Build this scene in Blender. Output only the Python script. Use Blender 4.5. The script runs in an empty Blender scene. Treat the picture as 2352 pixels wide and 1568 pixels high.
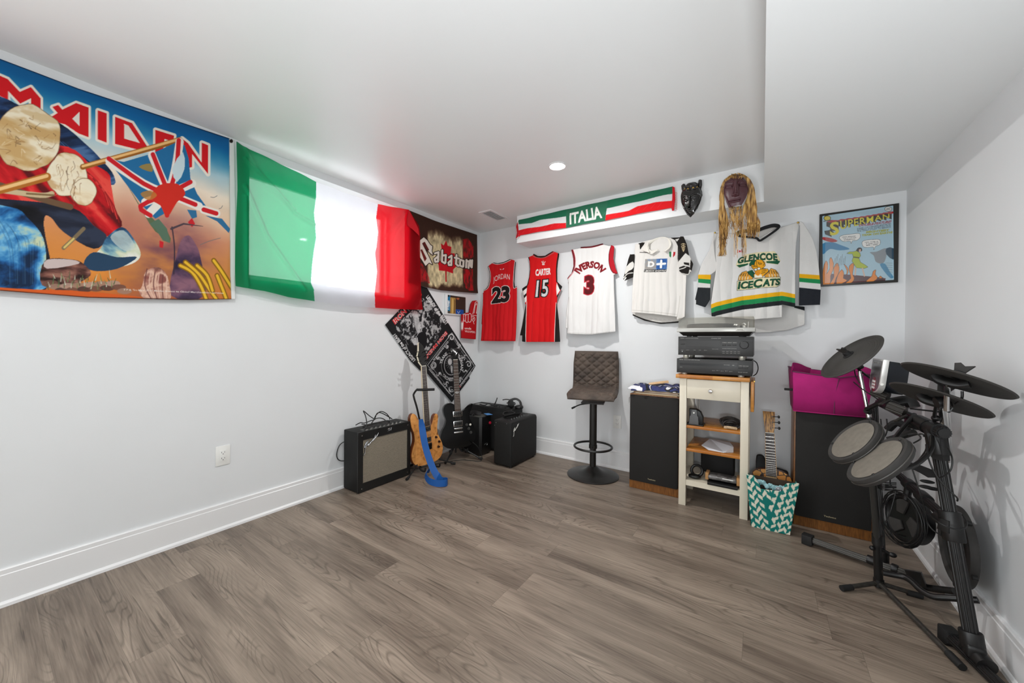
import bpy, bmesh, math, random
import numpy as np
from mathutils import Vector, Matrix, Euler
random.seed(7)
SC = bpy.context.scene
COL = SC.collection
PI = math.pi
# ------------------------------------------------------------ camera
XL = -2.598
IMW, IMH, EYE = 2352, 1568, 1.12
FPX, YAW, PIT, ROL = 844.93, .5973, -.0058, .0079
XL, YB, XR, HC, HL, YS, XS = -2.598, 3.172, .7115, 2.293, 2.037, 2.926, -1.943
_r = np.array([math.cos(YAW), math.sin(YAW), 0]); _f = np.array([-math.sin(YAW), math.cos(YAW), 0]); _u = np.array([0, 0, 1.])
FW = _f*math.cos(PIT)+_u*math.sin(PIT); _u2 = _u*math.cos(PIT)-_f*math.sin(PIT)
RT = _r*math.cos(ROL)+_u2*math.sin(ROL); UP = _u2*math.cos(ROL)-_r*math.sin(ROL)
CAM = np.array([0, 0, EYE])
cd = bpy.data.cameras.new('camera'); cam = bpy.data.objects.new('camera', cd); COL.objects.link(cam)
cd.sensor_width = 36; cd.lens = FPX*36/IMW; cd.clip_start = .02; cd.clip_end = 100
cam.matrix_world = Matrix([[RT[0], UP[0], -FW[0], 0], [RT[1], UP[1], -FW[1], 0], [RT[2], UP[2], -FW[2], EYE], [0, 0, 0, 1]])
SC.camera = cam
# ------------------------------------------------------------ light and exposure
SC.view_settings.view_transform = 'Standard'; SC.view_settings.look = 'None'
SC.view_settings.gamma = 1; SC.view_settings.use_curve_mapping = False
SC.view_settings.exposure = 0.10
W = bpy.data.worlds.new('world'); SC.world = W; W.use_nodes = True
W.node_tree.nodes['Background'].inputs[0].default_value = (.93, .97, 1, 1)
W.node_tree.nodes['Background'].inputs[1].default_value = 4.3
def pot_light(x, y, z, power, size=.085):
    ld = bpy.data.lights.new('potlight_lamp', 'AREA'); ld.shape = 'DISK'; ld.size = size; ld.energy = power; ld.color = (1, .985, .965)
    lo = bpy.data.objects.new('potlight_lamp', ld); COL.objects.link(lo); lo.location = (x, y, z-.004); return lo
POTS = [(-1.156, 2.227, HC, 16.5), (-1.156, .35, HC, 8.5), (-1.156, -1.3, HC, 7), (.15, -1.3, HL, 9)]
for p in POTS: pot_light(*p)
# unseen side fill added behind the camera to brighten the right wall
ld = bpy.data.lights.new('side_fill', 'AREA'); ld.shape = 'RECTANGLE'; ld.size = 1.9; ld.size_y = 1.9; ld.energy = 60; ld.color = (.93, .965, 1)
lo = bpy.data.objects.new('side_fill', ld); COL.objects.link(lo); lo.location = (XL+.02, -1.5, 1.05); lo.rotation_euler = (PI/2, 0, -PI/2)
# unseen fill lamp added beside the camera, aimed up to lift the ceiling
ld = bpy.data.lights.new('ceiling_fill', 'AREA'); ld.shape = 'DISK'; ld.size = .35; ld.energy = 28; ld.color = (.93, .97, 1)
lo = bpy.data.objects.new('ceiling_fill', ld); COL.objects.link(lo); lo.location = (.12, -.2, .95); lo.rotation_euler = (PI-.45, -.12, 0)
# ------------------------------------------------------------ helpers
def hit(x, y, ax, v):
    d = FW+RT*(x-IMW/2)/FPX-UP*(y-IMH/2)/FPX
    return CAM+(v-CAM[ax])/d[ax]*d
def lin(c):
    if isinstance(c, str): c = [int(c[i:i+2], 16)/255 for i in (0, 2, 4)]
    return tuple((v/12.92 if v <= .04045 else ((v+.055)/1.055)**2.4) for v in c[:3])+(1,)
MATS = {}
def mat(name, color='808080', rough=.5, metal=0, spec=.5, noise=0, nscale=40, bump=0, bscale=300, coat=0, trans=0, emit=0, aniso=None, alpha=1):
    if name in MATS: return MATS[name]
    m = bpy.data.materials.new(name); m.use_nodes = True; nt = m.node_tree; N = nt.nodes; L = nt.links
    b = N['Principled BSDF']; c = lin(color)
    b.inputs['Base Color'].default_value = c; b.inputs['Roughness'].default_value = rough
    b.inputs['Metallic'].default_value = metal; b.inputs['Specular IOR Level'].default_value = spec
    b.inputs['Coat Weight'].default_value = coat; b.inputs['Transmission Weight'].default_value = trans
    b.inputs['Alpha'].default_value = alpha
    if emit: b.inputs['Emission Color'].default_value = c; b.inputs['Emission Strength'].default_value = emit
    tc = N.new('ShaderNodeTexCoord'); sc_ = aniso or (1, 1, 1)
    mp = N.new('ShaderNodeMapping'); mp.inputs['Scale'].default_value = sc_; L.new(tc.outputs['Object'], mp.inputs[0])
    nz = N.new('ShaderNodeTexNoise'); nz.inputs['Scale'].default_value = nscale; nz.inputs['Detail'].default_value = 4; L.new(mp.outputs[0], nz.inputs[0])
    if noise:
        mx = N.new('ShaderNodeMixRGB'); mx.blend_type = 'MULTIPLY'; mx.inputs[0].default_value = 1
        cr = N.new('ShaderNodeMapRange'); cr.inputs[1].default_value = .3; cr.inputs[2].default_value = .7; cr.inputs[3].default_value = 1-noise; cr.inputs[4].default_value = 1+noise
        L.new(nz.outputs[0], cr.inputs[0]); mx.inputs[1].default_value = c; L.new(cr.outputs[0], mx.inputs[2]); L.new(mx.outputs[0], b.inputs['Base Color'])
    if bump:
        n2 = N.new('ShaderNodeTexNoise'); n2.inputs['Scale'].default_value = bscale; n2.inputs['Detail'].default_value = 3; L.new(mp.outputs[0], n2.inputs[0])
        bp = N.new('ShaderNodeBump'); bp.inputs['Strength'].default_value = bump; bp.inputs['Distance'].default_value = .002
        L.new(n2.outputs[0], bp.inputs['Height']); L.new(bp.outputs[0], b.inputs['Normal'])
    MATS[name] = m; return m
def tag(o, label=None, cat=None, group=None, kind=None):
    if label: o['label'] = label
    if cat: o['category'] = cat
    if group: o['group'] = group
    if kind: o['kind'] = kind
    return o
def thing(name, label, cat, loc=(0, 0, 0), rz=0, group=None, rot=None):
    o = bpy.data.objects.new(name, None); COL.objects.link(o); o.empty_display_size = .1
    o.location = loc; o.rotation_euler = rot if rot else (0, 0, rz); return tag(o, label, cat, group)
def spl(pts, n=8, closed=False):
    P = [Vector(p) for p in pts]; out = []
    m = len(P)
    for i in range(m if closed else m-1):
        a = P[(i-1) % m] if (closed or i > 0) else P[0]; b = P[i]; c = P[(i+1) % m]; d = P[(i+2) % m] if (closed or i+2 < m) else P[-1]
        for k in range(n):
            t = k/n
            out.append(.5*((2*b)+(c-a)*t+(2*a-5*b+4*c-d)*t*t+(3*b-a-3*c+d)*t**3))
    if not closed: out.append(P[-1])
    return out
class MB:
    """collects shapes into one mesh"""
    def __init__(s, M=None): s.bm = bmesh.new(); s.M = M or Matrix(); s.mi = 0
    def _v(s, p): return s.bm.verts.new(s.M @ Vector(p))
    def _f(s, vs):
        try: f = s.bm.faces.new(vs); f.material_index = s.mi; return f
        except ValueError: return None
    def box(s, x0, x1, y0, y1, z0, z1, bev=0, seg=2, M=None):
        T = M or Matrix()
        v = [s._v(T @ Vector((x, y, z))) for x in (x0, x1) for y in (y0, y1) for z in (z0, z1)]
        fs = [s._f([v[i] for i in q]) for q in ((0, 1, 3, 2), (4, 6, 7, 5), (0, 4, 5, 1), (2, 3, 7, 6), (0, 2, 6, 4), (1, 5, 7, 3))]
        if bev:
            es = list({e for f in fs for e in f.edges})
            r = bmesh.ops.bevel(s.bm, geom=es, offset=bev, segments=seg, profile=.5, affect='EDGES')
            for f in r['faces']: f.material_index = s.mi
        return s
    def loft(s, rings, caps=True, closed=True):
        R = [[s._v(p) for p in r] for r in rings]
        for a, b in zip(R, R[1:]):
            n = len(a)
            for i in range(n if closed else n-1): s._f([a[i], a[(i+1) % n], b[(i+1) % n], b[i]])
        if caps: s._f(R[0][::-1]); s._f(R[-1])
        return s
    def cyl(s, p0, p1, r0, r1=None, n=20, caps=True):
        r1 = r0 if r1 is None else r1
        p0, p1 = Vector(p0), Vector(p1); d = (p1-p0).normalized(); a = d.orthogonal().normalized(); b = d.cross(a)
        return s.loft([[p+(a*math.cos(t)+b*math.sin(t))*r for t in [2*PI*i/n for i in range(n)]] for p, r in ((p0, r0), (p1, r1))], caps)
    def tube(s, pts, r, n=10, smooth=0, closed=False, caps=True, flat=None):
        P = spl(pts, smooth, closed) if smooth else [Vector(p) for p in pts]
        m = len(P); a = None; rings = []
        for i, p in enumerate(P):
            if closed: d = P[(i+1) % m]-P[i-1]
            else: d = P[min(i+1, m-1)]-P[max(i-1, 0)]
            if d.length < 1e-9: d = Vector((0, 0, 1))
            d.normalize()
            a = d.orthogonal() if a is None else a-d*a.dot(d)
            if a.length < 1e-6: a = d.orthogonal()
            a.normalize(); b = d.cross(a)
            rr = r[min(i*len(r)//m, len(r)-1)] if isinstance(r, (list, tuple)) else r
            rings.append([p+a*math.cos(t)*rr+b*math.sin(t)*rr*(flat or 1) for t in [2*PI*k/n for k in range(n)]])
        if closed:
            R = [[s._v(p) for p in r_] for r_ in rings]
            for i in range(m):
                A, B = R[i], R[(i+1) % m]
                for k in range(n): s._f([A[k], A[(k+1) % n], B[(k+1) % n], B[k]])
            return s
        return s.loft(rings, caps)
    def ribbon(s, pts, w, t, nrm, smooth=6):
        """flat strap: pts centre line, nrm width directions per point (or one)"""
        P = spl(pts, smooth) if smooth else [Vector(p) for p in pts]
        if isinstance(nrm[0], (int, float)): Nn = [Vector(nrm)]*len(P)
        else: Nn = spl(nrm, smooth)
        rings = []
        for i, p in enumerate(P):
            d = (P[min(i+1, len(P)-1)]-P[max(i-1, 0)]).normalized(); a = Nn[i]-d*Nn[i].dot(d)
            a.normalize(); b = d.cross(a)
            rings.append([p+a*w/2+b*t/2, p-a*w/2+b*t/2, p-a*w/2-b*t/2, p+a*w/2-b*t/2])
        return s.loft(rings)
    def lathe(s, prof, n=32, c=(0, 0, 0), T=None, caps=True):
        T = T or Matrix.Translation(c); R = []
        for r, z in prof:
            R.append([s._v(T @ Vector((max(r, 1e-5)*math.cos(2*PI*i/n), max(r, 1e-5)*math.sin(2*PI*i/n), z))) for i in range(n)])
        for a, b in zip(R, R[1:]):
            for i in range(n): s._f([a[i], a[(i+1) % n], b[(i+1) % n], b[i]])
        if caps and prof[0][0] > 1e-4: s._f(R[0][::-1])
        if caps and prof[-1][0] > 1e-4: s._f(R[-1])
        return s
    def prism(s, poly, z0, z1, T=None, bev=0, seg=2):
        T = T or Matrix()
        a = [s._v(T @ Vector((p[0], p[1], z0))) for p in poly]; b = [s._v(T @ Vector((p[0], p[1], z1))) for p in poly]; n = len(poly)
        f0 = s._f(a[::-1]); f1 = s._f(b)
        for i in range(n): s._f([a[i], a[(i+1) % n], b[(i+1) % n], b[i]])
        if bev:
            es = list(f0.edges)+list(f1.edges)
            r = bmesh.ops.bevel(s.bm, geom=es, offset=bev, segments=seg, profile=.5, affect='EDGES')
            for f in r['faces']: f.material_index = s.mi
        return s
    def ball(s, c, rx, ry=None, rz=None, n=16, m=10):
        ry = ry or rx; rz = rz or rx; c = Vector(c)
        return s.lathe_pts([[c+Vector((rx*math.sin(PI*j/m)*math.cos(2*PI*i/n), ry*math.sin(PI*j/m)*math.sin(2*PI*i/n), -rz*math.cos(PI*j/m))) for i in range(n)] for j in range(1, m)])
    def lathe_pts(s, rings): return s.loft(rings, True)
    def torus(s, c, R, r, T=None, n=32, k=8):  # ring
        T = T or Matrix.Translation(c)
        V = [[s._v(T @ Vector(((R+r*math.cos(b))*math.cos(a), (R+r*math.cos(b))*math.sin(a), r*math.sin(b)))) for b in [2*PI*j/k for j in range(k)]] for a in [2*PI*i/n for i in range(n)]]
        for i in range(n):
            for j in range(k): s._f([V[i][j], V[(i+1) % n][j], V[(i+1) % n][(j+1) % k], V[i][(j+1) % k]])
        return s
    def obj(s, name, m, parent=None, smooth=35, loc=None, rot=None):
        bmesh.ops.recalc_face_normals(s.bm, faces=s.bm.faces[:])
        me = bpy.data.meshes.new(name); s.bm.to_mesh(me); s.bm.free()
        for x in (m if isinstance(m, (list, tuple)) else [m]): me.materials.append(x)
        if smooth:
            me.shade_smooth(); me.set_sharp_from_angle(angle=math.radians(smooth))
        o = bpy.data.objects.new(name, me); COL.objects.link(o)
        if parent: o.parent = parent
        if loc: o.location = loc
        if rot: o.rotation_euler = rot
        return o
def frame_at(p, xdir, zdir=(0, 0, 1)):
    """matrix with origin p, local x along xdir, local z near zdir"""
    x = Vector(xdir).normalized(); z = Vector(zdir); z = (z-x*z.dot(x)).normalized(); y = z.cross(x)
    M = Matrix([[x[i], y[i], z[i], 0] for i in range(3)]+[[0, 0, 0, 1]]); return Matrix.Translation(p) @ M
# lettering
_tc = {}
def text_tris(txt, bold=0.0, shear=0.0, space=1.0):
    k = (txt, bold, shear, space)
    if k in _tc: return _tc[k]
    cu = bpy.data.curves.new('t', 'FONT'); cu.body = txt; cu.size = 1; cu.offset = bold; cu.shear = shear; cu.space_character = space; cu.resolution_u = 3; cu.fill_mode = 'FRONT' if False else cu.fill_mode
    o = bpy.data.objects.new('t', cu); COL.objects.link(o); bpy.context.view_layer.update()
    me = bpy.data.meshes.new_from_object(o); me.calc_loop_triangles()
    co = np.empty(len(me.vertices)*3); me.vertices.foreach_get('co', co); co = co.reshape(-1, 3)[:, :2]
    t = np.empty(len(me.loop_triangles)*3, int); me.loop_triangles.foreach_get('vertices', t)
    r = co[t].reshape(-1, 3, 2); bpy.data.objects.remove(o); bpy.data.meshes.remove(me); bpy.data.curves.remove(cu)
    if len(r):
        lo = r.min((0, 1)); hi = r.max((0, 1)); r = (r-lo)/(hi-lo)
        _tc[k] = (r, hi[0]-lo[0], hi[1]-lo[1])
    else: _tc[k] = (r, 1, 1)
    return _tc[k]
def text_mesh(name, txt, m, parent, T, w, h, t=.0006, bold=.02, shear=0):
    """raised lettering: T maps local xy (width w, height h) to the parent's space"""
    tr, _, _ = text_tris(txt, bold, shear)
    bm = bmesh.new()
    for q in tr: bm.faces.new([bm.verts.new(T @ Vector((p[0]*w, p[1]*h, t))) for p in q])
    bmesh.ops.remove_doubles(bm, verts=bm.verts[:], dist=1e-6)
    me = bpy.data.meshes.new(name); bm.to_mesh(me); bm.free(); me.materials.append(m)
    o = bpy.data.objects.new(name, me); COL.objects.link(o); o.parent = parent
    md = o.modifiers.new('s', 'SOLIDIFY'); md.thickness = t; md.offset = 0
    return o
def vnoise(x, y, seed=0):
    xi = np.floor(x).astype(int); yi = np.floor(y).astype(int); fx = x-xi; fy = y-yi
    fx = fx*fx*(3-2*fx); fy = fy*fy*(3-2*fy)
    def h(a, b):
        n = (a*374761393+b*668265263+seed*974711) & 0x7fffffff
        n = ((n ^ (n >> 13))*1274126177) & 0x7fffffff
        return ((n ^ (n >> 16)) & 0xffff)/65535.
    return (h(xi, yi)*(1-fx)+h(xi+1, yi)*fx)*(1-fy)+(h(xi, yi+1)*(1-fx)+h(xi+1, yi+1)*fx)*fy
def fbm(x, y, seed=0, o=4):
    r = 0; a = .5
    for i in range(o): r = r+a*vnoise(x*2**i, y*2**i, seed+i); a /= 2
    return r/(1-.5**o)
def cloth_mat(name='printed_cloth', rough=.85, bump=.15, bscale=900, trans=0, sheen=0, spec=.3):
    if name in MATS: return MATS[name]
    m = bpy.data.materials.new(name); m.use_nodes = True; nt = m.node_tree; N = nt.nodes; L = nt.links; b = N['Principled BSDF']
    a = N.new('ShaderNodeVertexColor'); a.layer_name = 'print'; L.new(a.outputs[0], b.inputs['Base Color'])
    b.inputs['Roughness'].default_value = rough; b.inputs['Specular IOR Level'].default_value = spec
    tc = N.new('ShaderNodeTexCoord'); nz = N.new('ShaderNodeTexNoise'); nz.inputs['Scale'].default_value = bscale; L.new(tc.outputs['Object'], nz.inputs[0])
    bp = N.new('ShaderNodeBump'); bp.inputs['Strength'].default_value = bump; bp.inputs['Distance'].default_value = .001
    L.new(nz.outputs[0], bp.inputs['Height']); L.new(bp.outputs[0], b.inputs['Normal'])
    if trans:
        tl = N.new('ShaderNodeBsdfTranslucent'); tp = N.new('ShaderNodeBsdfTransparent'); mx = N.new('ShaderNodeMixShader'); mx2 = N.new('ShaderNodeMixShader'); out = N['Material Output']
        g = N.new('ShaderNodeGamma'); g.inputs[1].default_value = 1.0
        L.new(a.outputs[0], g.inputs[0]); L.new(g.outputs[0], tl.inputs[0]); mxc = N.new('ShaderNodeMixRGB'); mxc.inputs[0].default_value = .45; L.new(a.outputs[0], mxc.inputs[1]); mxc.inputs[2].default_value = (1, 1, 1, 1); L.new(mxc.outputs[0], tp.inputs[0])
        mx.inputs[0].default_value = .72; L.new(b.outputs[0], mx.inputs[1]); L.new(tl.outputs[0], mx.inputs[2])
        mx2.inputs[0].default_value = trans; L.new(mx.outputs[0], mx2.inputs[1]); L.new(tp.outputs[0], mx2.inputs[2]); L.new(mx2.outputs[0], out.inputs[0])
    MATS[name] = m; return m
def rgb(c): return np.array([int(c[i:i+2], 16)/255 for i in (0, 2, 4)]) if isinstance(c, str) else np.array(c, float)
class Canvas:
    """a sheet hanging on a wall; its print is painted in the photo's frame and stored as a colour attribute"""
    def __init__(s, ax, v, u0, u1, z0, z1, cell, base='ffffff'):
        s.ax, s.v = ax, v; nu = max(2, int(round(abs(u1-u0)/cell))+1); nz = max(2, int(round((z1-z0)/cell))+1)
        s.u, s.z = np.meshgrid(np.linspace(u0, u1, nu), np.linspace(z0, z1, nz))
        X = np.zeros(s.u.shape+(3,)); X[..., ax] = v; X[..., 1-ax] = s.u; X[..., 2] = s.z; X = X-CAM
        d = np.maximum(X@FW, .02)
        s.px = IMW/2+FPX*(X@RT)/d; s.py = IMH/2-FPX*(X@UP)/d
        s.c = np.zeros(s.u.shape+(3,)); s.c[:] = rgb(base); s.m = np.ones(s.u.shape)
        s.sx = np.abs(np.gradient(s.px, axis=1)); s.sy = np.abs(np.gradient(s.py, axis=0)); s.outline = None
    def _box(s, P):
        b = (s.px >= P[:, 0].min()-2) & (s.px <= P[:, 0].max()+2) & (s.py >= P[:, 1].min()-2) & (s.py <= P[:, 1].max()+2)
        return np.nonzero(b)
    def cover(s, P, ss=2):
        P = np.array(P, float); I = s._box(P); cov = np.zeros(len(I[0]))
        if not len(cov): return I, cov
        x0 = s.px[I]; y0 = s.py[I]; sx = s.sx[I]; sy = s.sy[I]; Q = np.roll(P, -1, 0)
        for i in range(ss):
            for j in range(ss):
                x = x0+((i+.5)/ss-.5)*sx; y = y0+((j+.5)/ss-.5)*sy; ins = np.zeros(len(x), bool)
                for (ax, ay), (bx, by) in zip(P, Q):
                    if ay == by: continue
                    k = ((ay > y) != (by > y)); ins ^= k & (x < (bx-ax)*(y-ay)/(by-ay)+ax)
                cov += ins
        return I, cov/ss/ss
    def put(s, I, cov, col, a=1):
        if not len(cov): return
        k = (cov*a)[:, None]; s.c[I] = s.c[I]*(1-k)+rgb(col)*k
    def poly(s, P, col, a=1, smooth=0):
        if smooth: P = [(q.x, q.y) for q in spl([(p[0], p[1], 0) for p in P], smooth, True)]
        I, cov = s.cover(P); s.put(I, cov, col, a); return s
    def line(s, P, w, col, a=1, smooth=0, closed=False):
        if smooth: P = [(q.x, q.y) for q in spl([(p[0], p[1], 0) for p in P], smooth, closed)]
        if closed: P = list(P)+[P[0]]
        P = np.array(P, float); w0 = np.interp(np.linspace(0, 1, len(P)), np.linspace(0, 1, np.size(w)), np.atleast_1d(w).astype(float)) if np.size(w) > 1 else np.full(len(P), float(w))
        lo = P.min(0)-w0.max(); hi = P.max(0)+w0.max(); I = s._box(np.array([lo, hi]))
        if not len(I[0]): return s
        x = s.px[I]; y = s.py[I]; best = np.full(len(x), -9.)
        for (a0, b0, wa, wb) in zip(P[:-1], P[1:], w0[:-1], w0[1:]):
            d = b0-a0; L2 = max(d@d, 1e-9); t = np.clip(((x-a0[0])*d[0]+(y-a0[1])*d[1])/L2, 0, 1)
            best = np.maximum(best, (wa*(1-t)+wb*t)/2-np.hypot(x-a0[0]-t*d[0], y-a0[1]-t*d[1]))
        cl = np.maximum(s.sx[I], .4); s.put(I, np.clip(best/cl+.5, 0, 1), col, a); return s
    def text(s, txt, q, col, bold=0.0, a=1, shear=0, space=1., fn=None):
        """q: baseline left, baseline right, top left, top right in photo pixels"""
        T, w, h = text_tris(txt, bold, shear, space)
        if not len(T): return s
        if fn is None:
            q = [np.array(p, float) for p in q]
            if len(q) == 3: q.append(q[1]+q[2]-q[0])
            X = T[..., 0:1]; Y = T[..., 1:2]
            P = (q[0]*(1-X)+q[1]*X)*(1-Y)+(q[2]*(1-X)+q[3]*X)*Y
        else:
            P = np.array([[fn(x, y) for x, y in t] for t in T])
        acc = np.zeros(s.u.shape)
        I0 = s._box(P.reshape(-1, 2))
        if not len(I0[0]): return s
        for t in P:
            I, cov = s._tri(t, I0); 
            if I is not None: acc[I] += cov
        I = np.nonzero(acc > 0); s.put(I, np.clip(acc[I], 0, 1), col, a); return s
    def paint(s, P, cols, fx=9, fy=14, seed=1, rot=0, a=1, smooth=4, con=1.6):
        if smooth: P = [(q_.x, q_.y) for q_ in spl([(p[0], p[1], 0) for p in P], smooth, True)]
        I, cov = s.cover(P)
        if not len(cov): return s
        u_, z_ = s.u[I], s.z[I]; cr, sr = math.cos(rot), math.sin(rot); U_, Z_ = u_*cr-z_*sr, u_*sr+z_*cr
        f = fbm(U_*fx+1.5*fbm(u_*6, z_*6, seed+5), Z_*fy, seed, 5); f = np.clip((f-.5)*con*1.6+.5, 0, .999)*(len(cols)-1)
        i0 = f.astype(int); t_ = (f-i0)[:, None]; C_ = np.array([rgb(c_) for c_ in cols]); col = C_[i0]*(1-t_)+C_[np.minimum(i0+1, len(cols)-1)]*t_
        k = (cov*a)[:, None]; s.c[I] = s.c[I]*(1-k)+col*k; return s
    def _tri(s, t, I0):
        x0 = s.px[I0]; y0 = s.py[I0]; e = 1.2
        k = (x0 > t[:, 0].min()-e) & (x0 < t[:, 0].max()+e) & (y0 > t[:, 1].min()-e) & (y0 < t[:, 1].max()+e)
        if not k.any(): return None, None
        I = (I0[0][k], I0[1][k]); x0 = s.px[I]; y0 = s.py[I]; sx = s.sx[I]; sy = s.sy[I]; cov = np.zeros(len(x0))
        (ax, ay), (bx, by), (cx, cy) = t; D = (by-cy)*(ax-cx)+(cx-bx)*(ay-cy)
        if abs(D) < 1e-9: return None, None
        for i in (-.25, .25):
            for j in (-.25, .25):
                x = x0+i*sx; y = y0+j*sy
                l1 = ((by-cy)*(x-cx)+(cx-bx)*(y-cy))/D; l2 = ((cy-ay)*(x-cx)+(ax-cx)*(y-cy))/D
                cov += ((l1 >= 0) & (l2 >= 0) & (l1+l2 <= 1))
        return I, cov/4
    def cut(s, P, smooth=0):
        if smooth: P = [(q.x, q.y) for q in spl([(p[0], p[1], 0) for p in P], smooth, True)]
        I, cov = s.cover(P, 1); s.m[:] = 0; s.m[I] = cov; s.outline = np.array(P, float); return s
    def hole(s, P):
        I, cov = s.cover(P, 1); k = cov > .5; s.m[I[0][k], I[1][k]] = 0; return s
    def build(s, name, m, disp=None, thick=.002, parent=None, flip=1):
        nz, nu = s.u.shape; M = s.m > .5
        F = M[:-1, :-1] & M[1:, :-1] & M[:-1, 1:] & M[1:, 1:]
        use = np.zeros_like(M); use[:-1, :-1] |= F; use[1:, :-1] |= F; use[:-1, 1:] |= F; use[1:, 1:] |= F
        cnt = np.zeros(M.shape, int); cnt[:-1, :-1] += F; cnt[1:, :-1] += F; cnt[:-1, 1:] += F; cnt[1:, 1:] += F
        u = s.u.copy(); z = s.z.copy()
        if s.outline is not None:
            B = np.nonzero(use & (cnt < 4)); x = s.px[B]; y = s.py[B]; P = s.outline; Q = np.roll(P, -1, 0)
            bd = np.full(len(x), 1e9); bx = x.copy(); by = y.copy()
            for a0, b0 in zip(P, Q):
                d = b0-a0; L2 = max(d@d, 1e-9); t = np.clip(((x-a0[0])*d[0]+(y-a0[1])*d[1])/L2, 0, 1)
                qx = a0[0]+t*d[0]; qy = a0[1]+t*d[1]; dd = np.hypot(x-qx, y-qy); k = (dd < bd) & (dd < 1.6*s.sx[B]+1.2)
                bd[k] = dd[k]; bx[k] = qx[k]; by[k] = qy[k]
            for i in range(len(x)):
                if bd[i] < 1e8:
                    h_ = hit(bx[i], by[i], s.ax, s.v); u[B[0][i], B[1][i]] = h_[1-s.ax]; z[B[0][i], B[1][i]] = h_[2]
        idx = -np.ones(M.shape, int); idx[use] = np.arange(use.sum())
        d = disp(u, z) if disp else np.zeros_like(u)
        sgn = 1 if s.ax == 0 else -1
        co = np.zeros((int(use.sum()), 3)); co[:, s.ax] = s.v+sgn*d[use]; co[:, 1-s.ax] = u[use]; co[:, 2] = z[use]
        fj, fi = np.nonzero(F)
        q = np.stack([idx[fj, fi], idx[fj, fi+1], idx[fj+1, fi+1], idx[fj+1, fi]], 1)
        me = bpy.data.meshes.new(name); me.vertices.add(len(co)); me.vertices.foreach_set('co', co.ravel())
        me.loops.add(q.size); me.loops.foreach_set('vertex_index', q.ravel().astype(np.int32)); me.polygons.add(len(q))
        me.polygons.foreach_set('loop_start', np.arange(0, q.size, 4, dtype=np.int32)); me.polygons.foreach_set('loop_total', np.full(len(q), 4, np.int32))
        me.update(calc_edges=True); me.validate()
        at = me.color_attributes.new('print', 'BYTE_COLOR', 'POINT'); C4 = np.ones((len(co), 4)); C4[:, :3] = np.clip(s.c[use]*.94, 0, 1)
        at.data.foreach_set('color_srgb', C4.ravel()); me.shade_smooth(); me.materials.append(m)
        o = bpy.data.objects.new(name, me); COL.objects.link(o)
        if parent: o.parent = parent
        if thick:
            md = o.modifiers.new('thickness', 'SOLIDIFY'); md.thickness = thick; md.offset = 0
        return o
# ------------------------------------------------------------ the room
def wall_paint(name, col, bump=.05):
    return mat(name, col, rough=.55, noise=.012, nscale=3, bump=bump, bscale=220, spec=.3)
WP = wall_paint('wall_paint', 'dddfe0'); CP = mat('ceiling_paint', 'eaecec', rough=.38, spec=.45, noise=.01, nscale=2, bump=.04, bscale=200)
TP = mat('trim_paint', 'e6e6e6', rough=.3, spec=.5)
FRY = -3.0   # wall behind the camera
def struct(name, mb, m, smooth=30): return tag(mb.obj(name, m, smooth=smooth), kind='structure')
WY0, WY1, WZ0, WZ1 = .955, 2.135, 1.475, 2.245   # window opening in the left wall
b = MB(); T = .3
b.box(XL-T, XL, FRY, WY0, 0, HC); b.box(XL-T, XL, WY1, YB+.1, 0, HC); b.box(XL-T, XL, WY0, WY1, 0, WZ0); b.box(XL-T, XL, WY0, WY1, WZ1, HC)
struct('wall_left', b, WP)
struct('wall_back', MB().box(XL-T, XR+.1, YB, YB+.1, 0, HC+.1), WP)
struct('wall_right', MB().box(XR, XR+.1, FRY, YB+.1, 0, HC+.1), WP)
struct('wall_front', MB().box(XL-T, XR+.1, FRY-.1, FRY, 0, HC+.1), WP)
struct('ceiling', MB().box(XL-T, XR+.1, FRY-.1, YB+.1, HC, HC+.1), CP)
b = MB(); b.box(XS, 0, YS, YB, HL, HC); b.box(.0, XR, FRY, YB, HL, HC)
struct('trim_1', b, CP)
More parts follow.
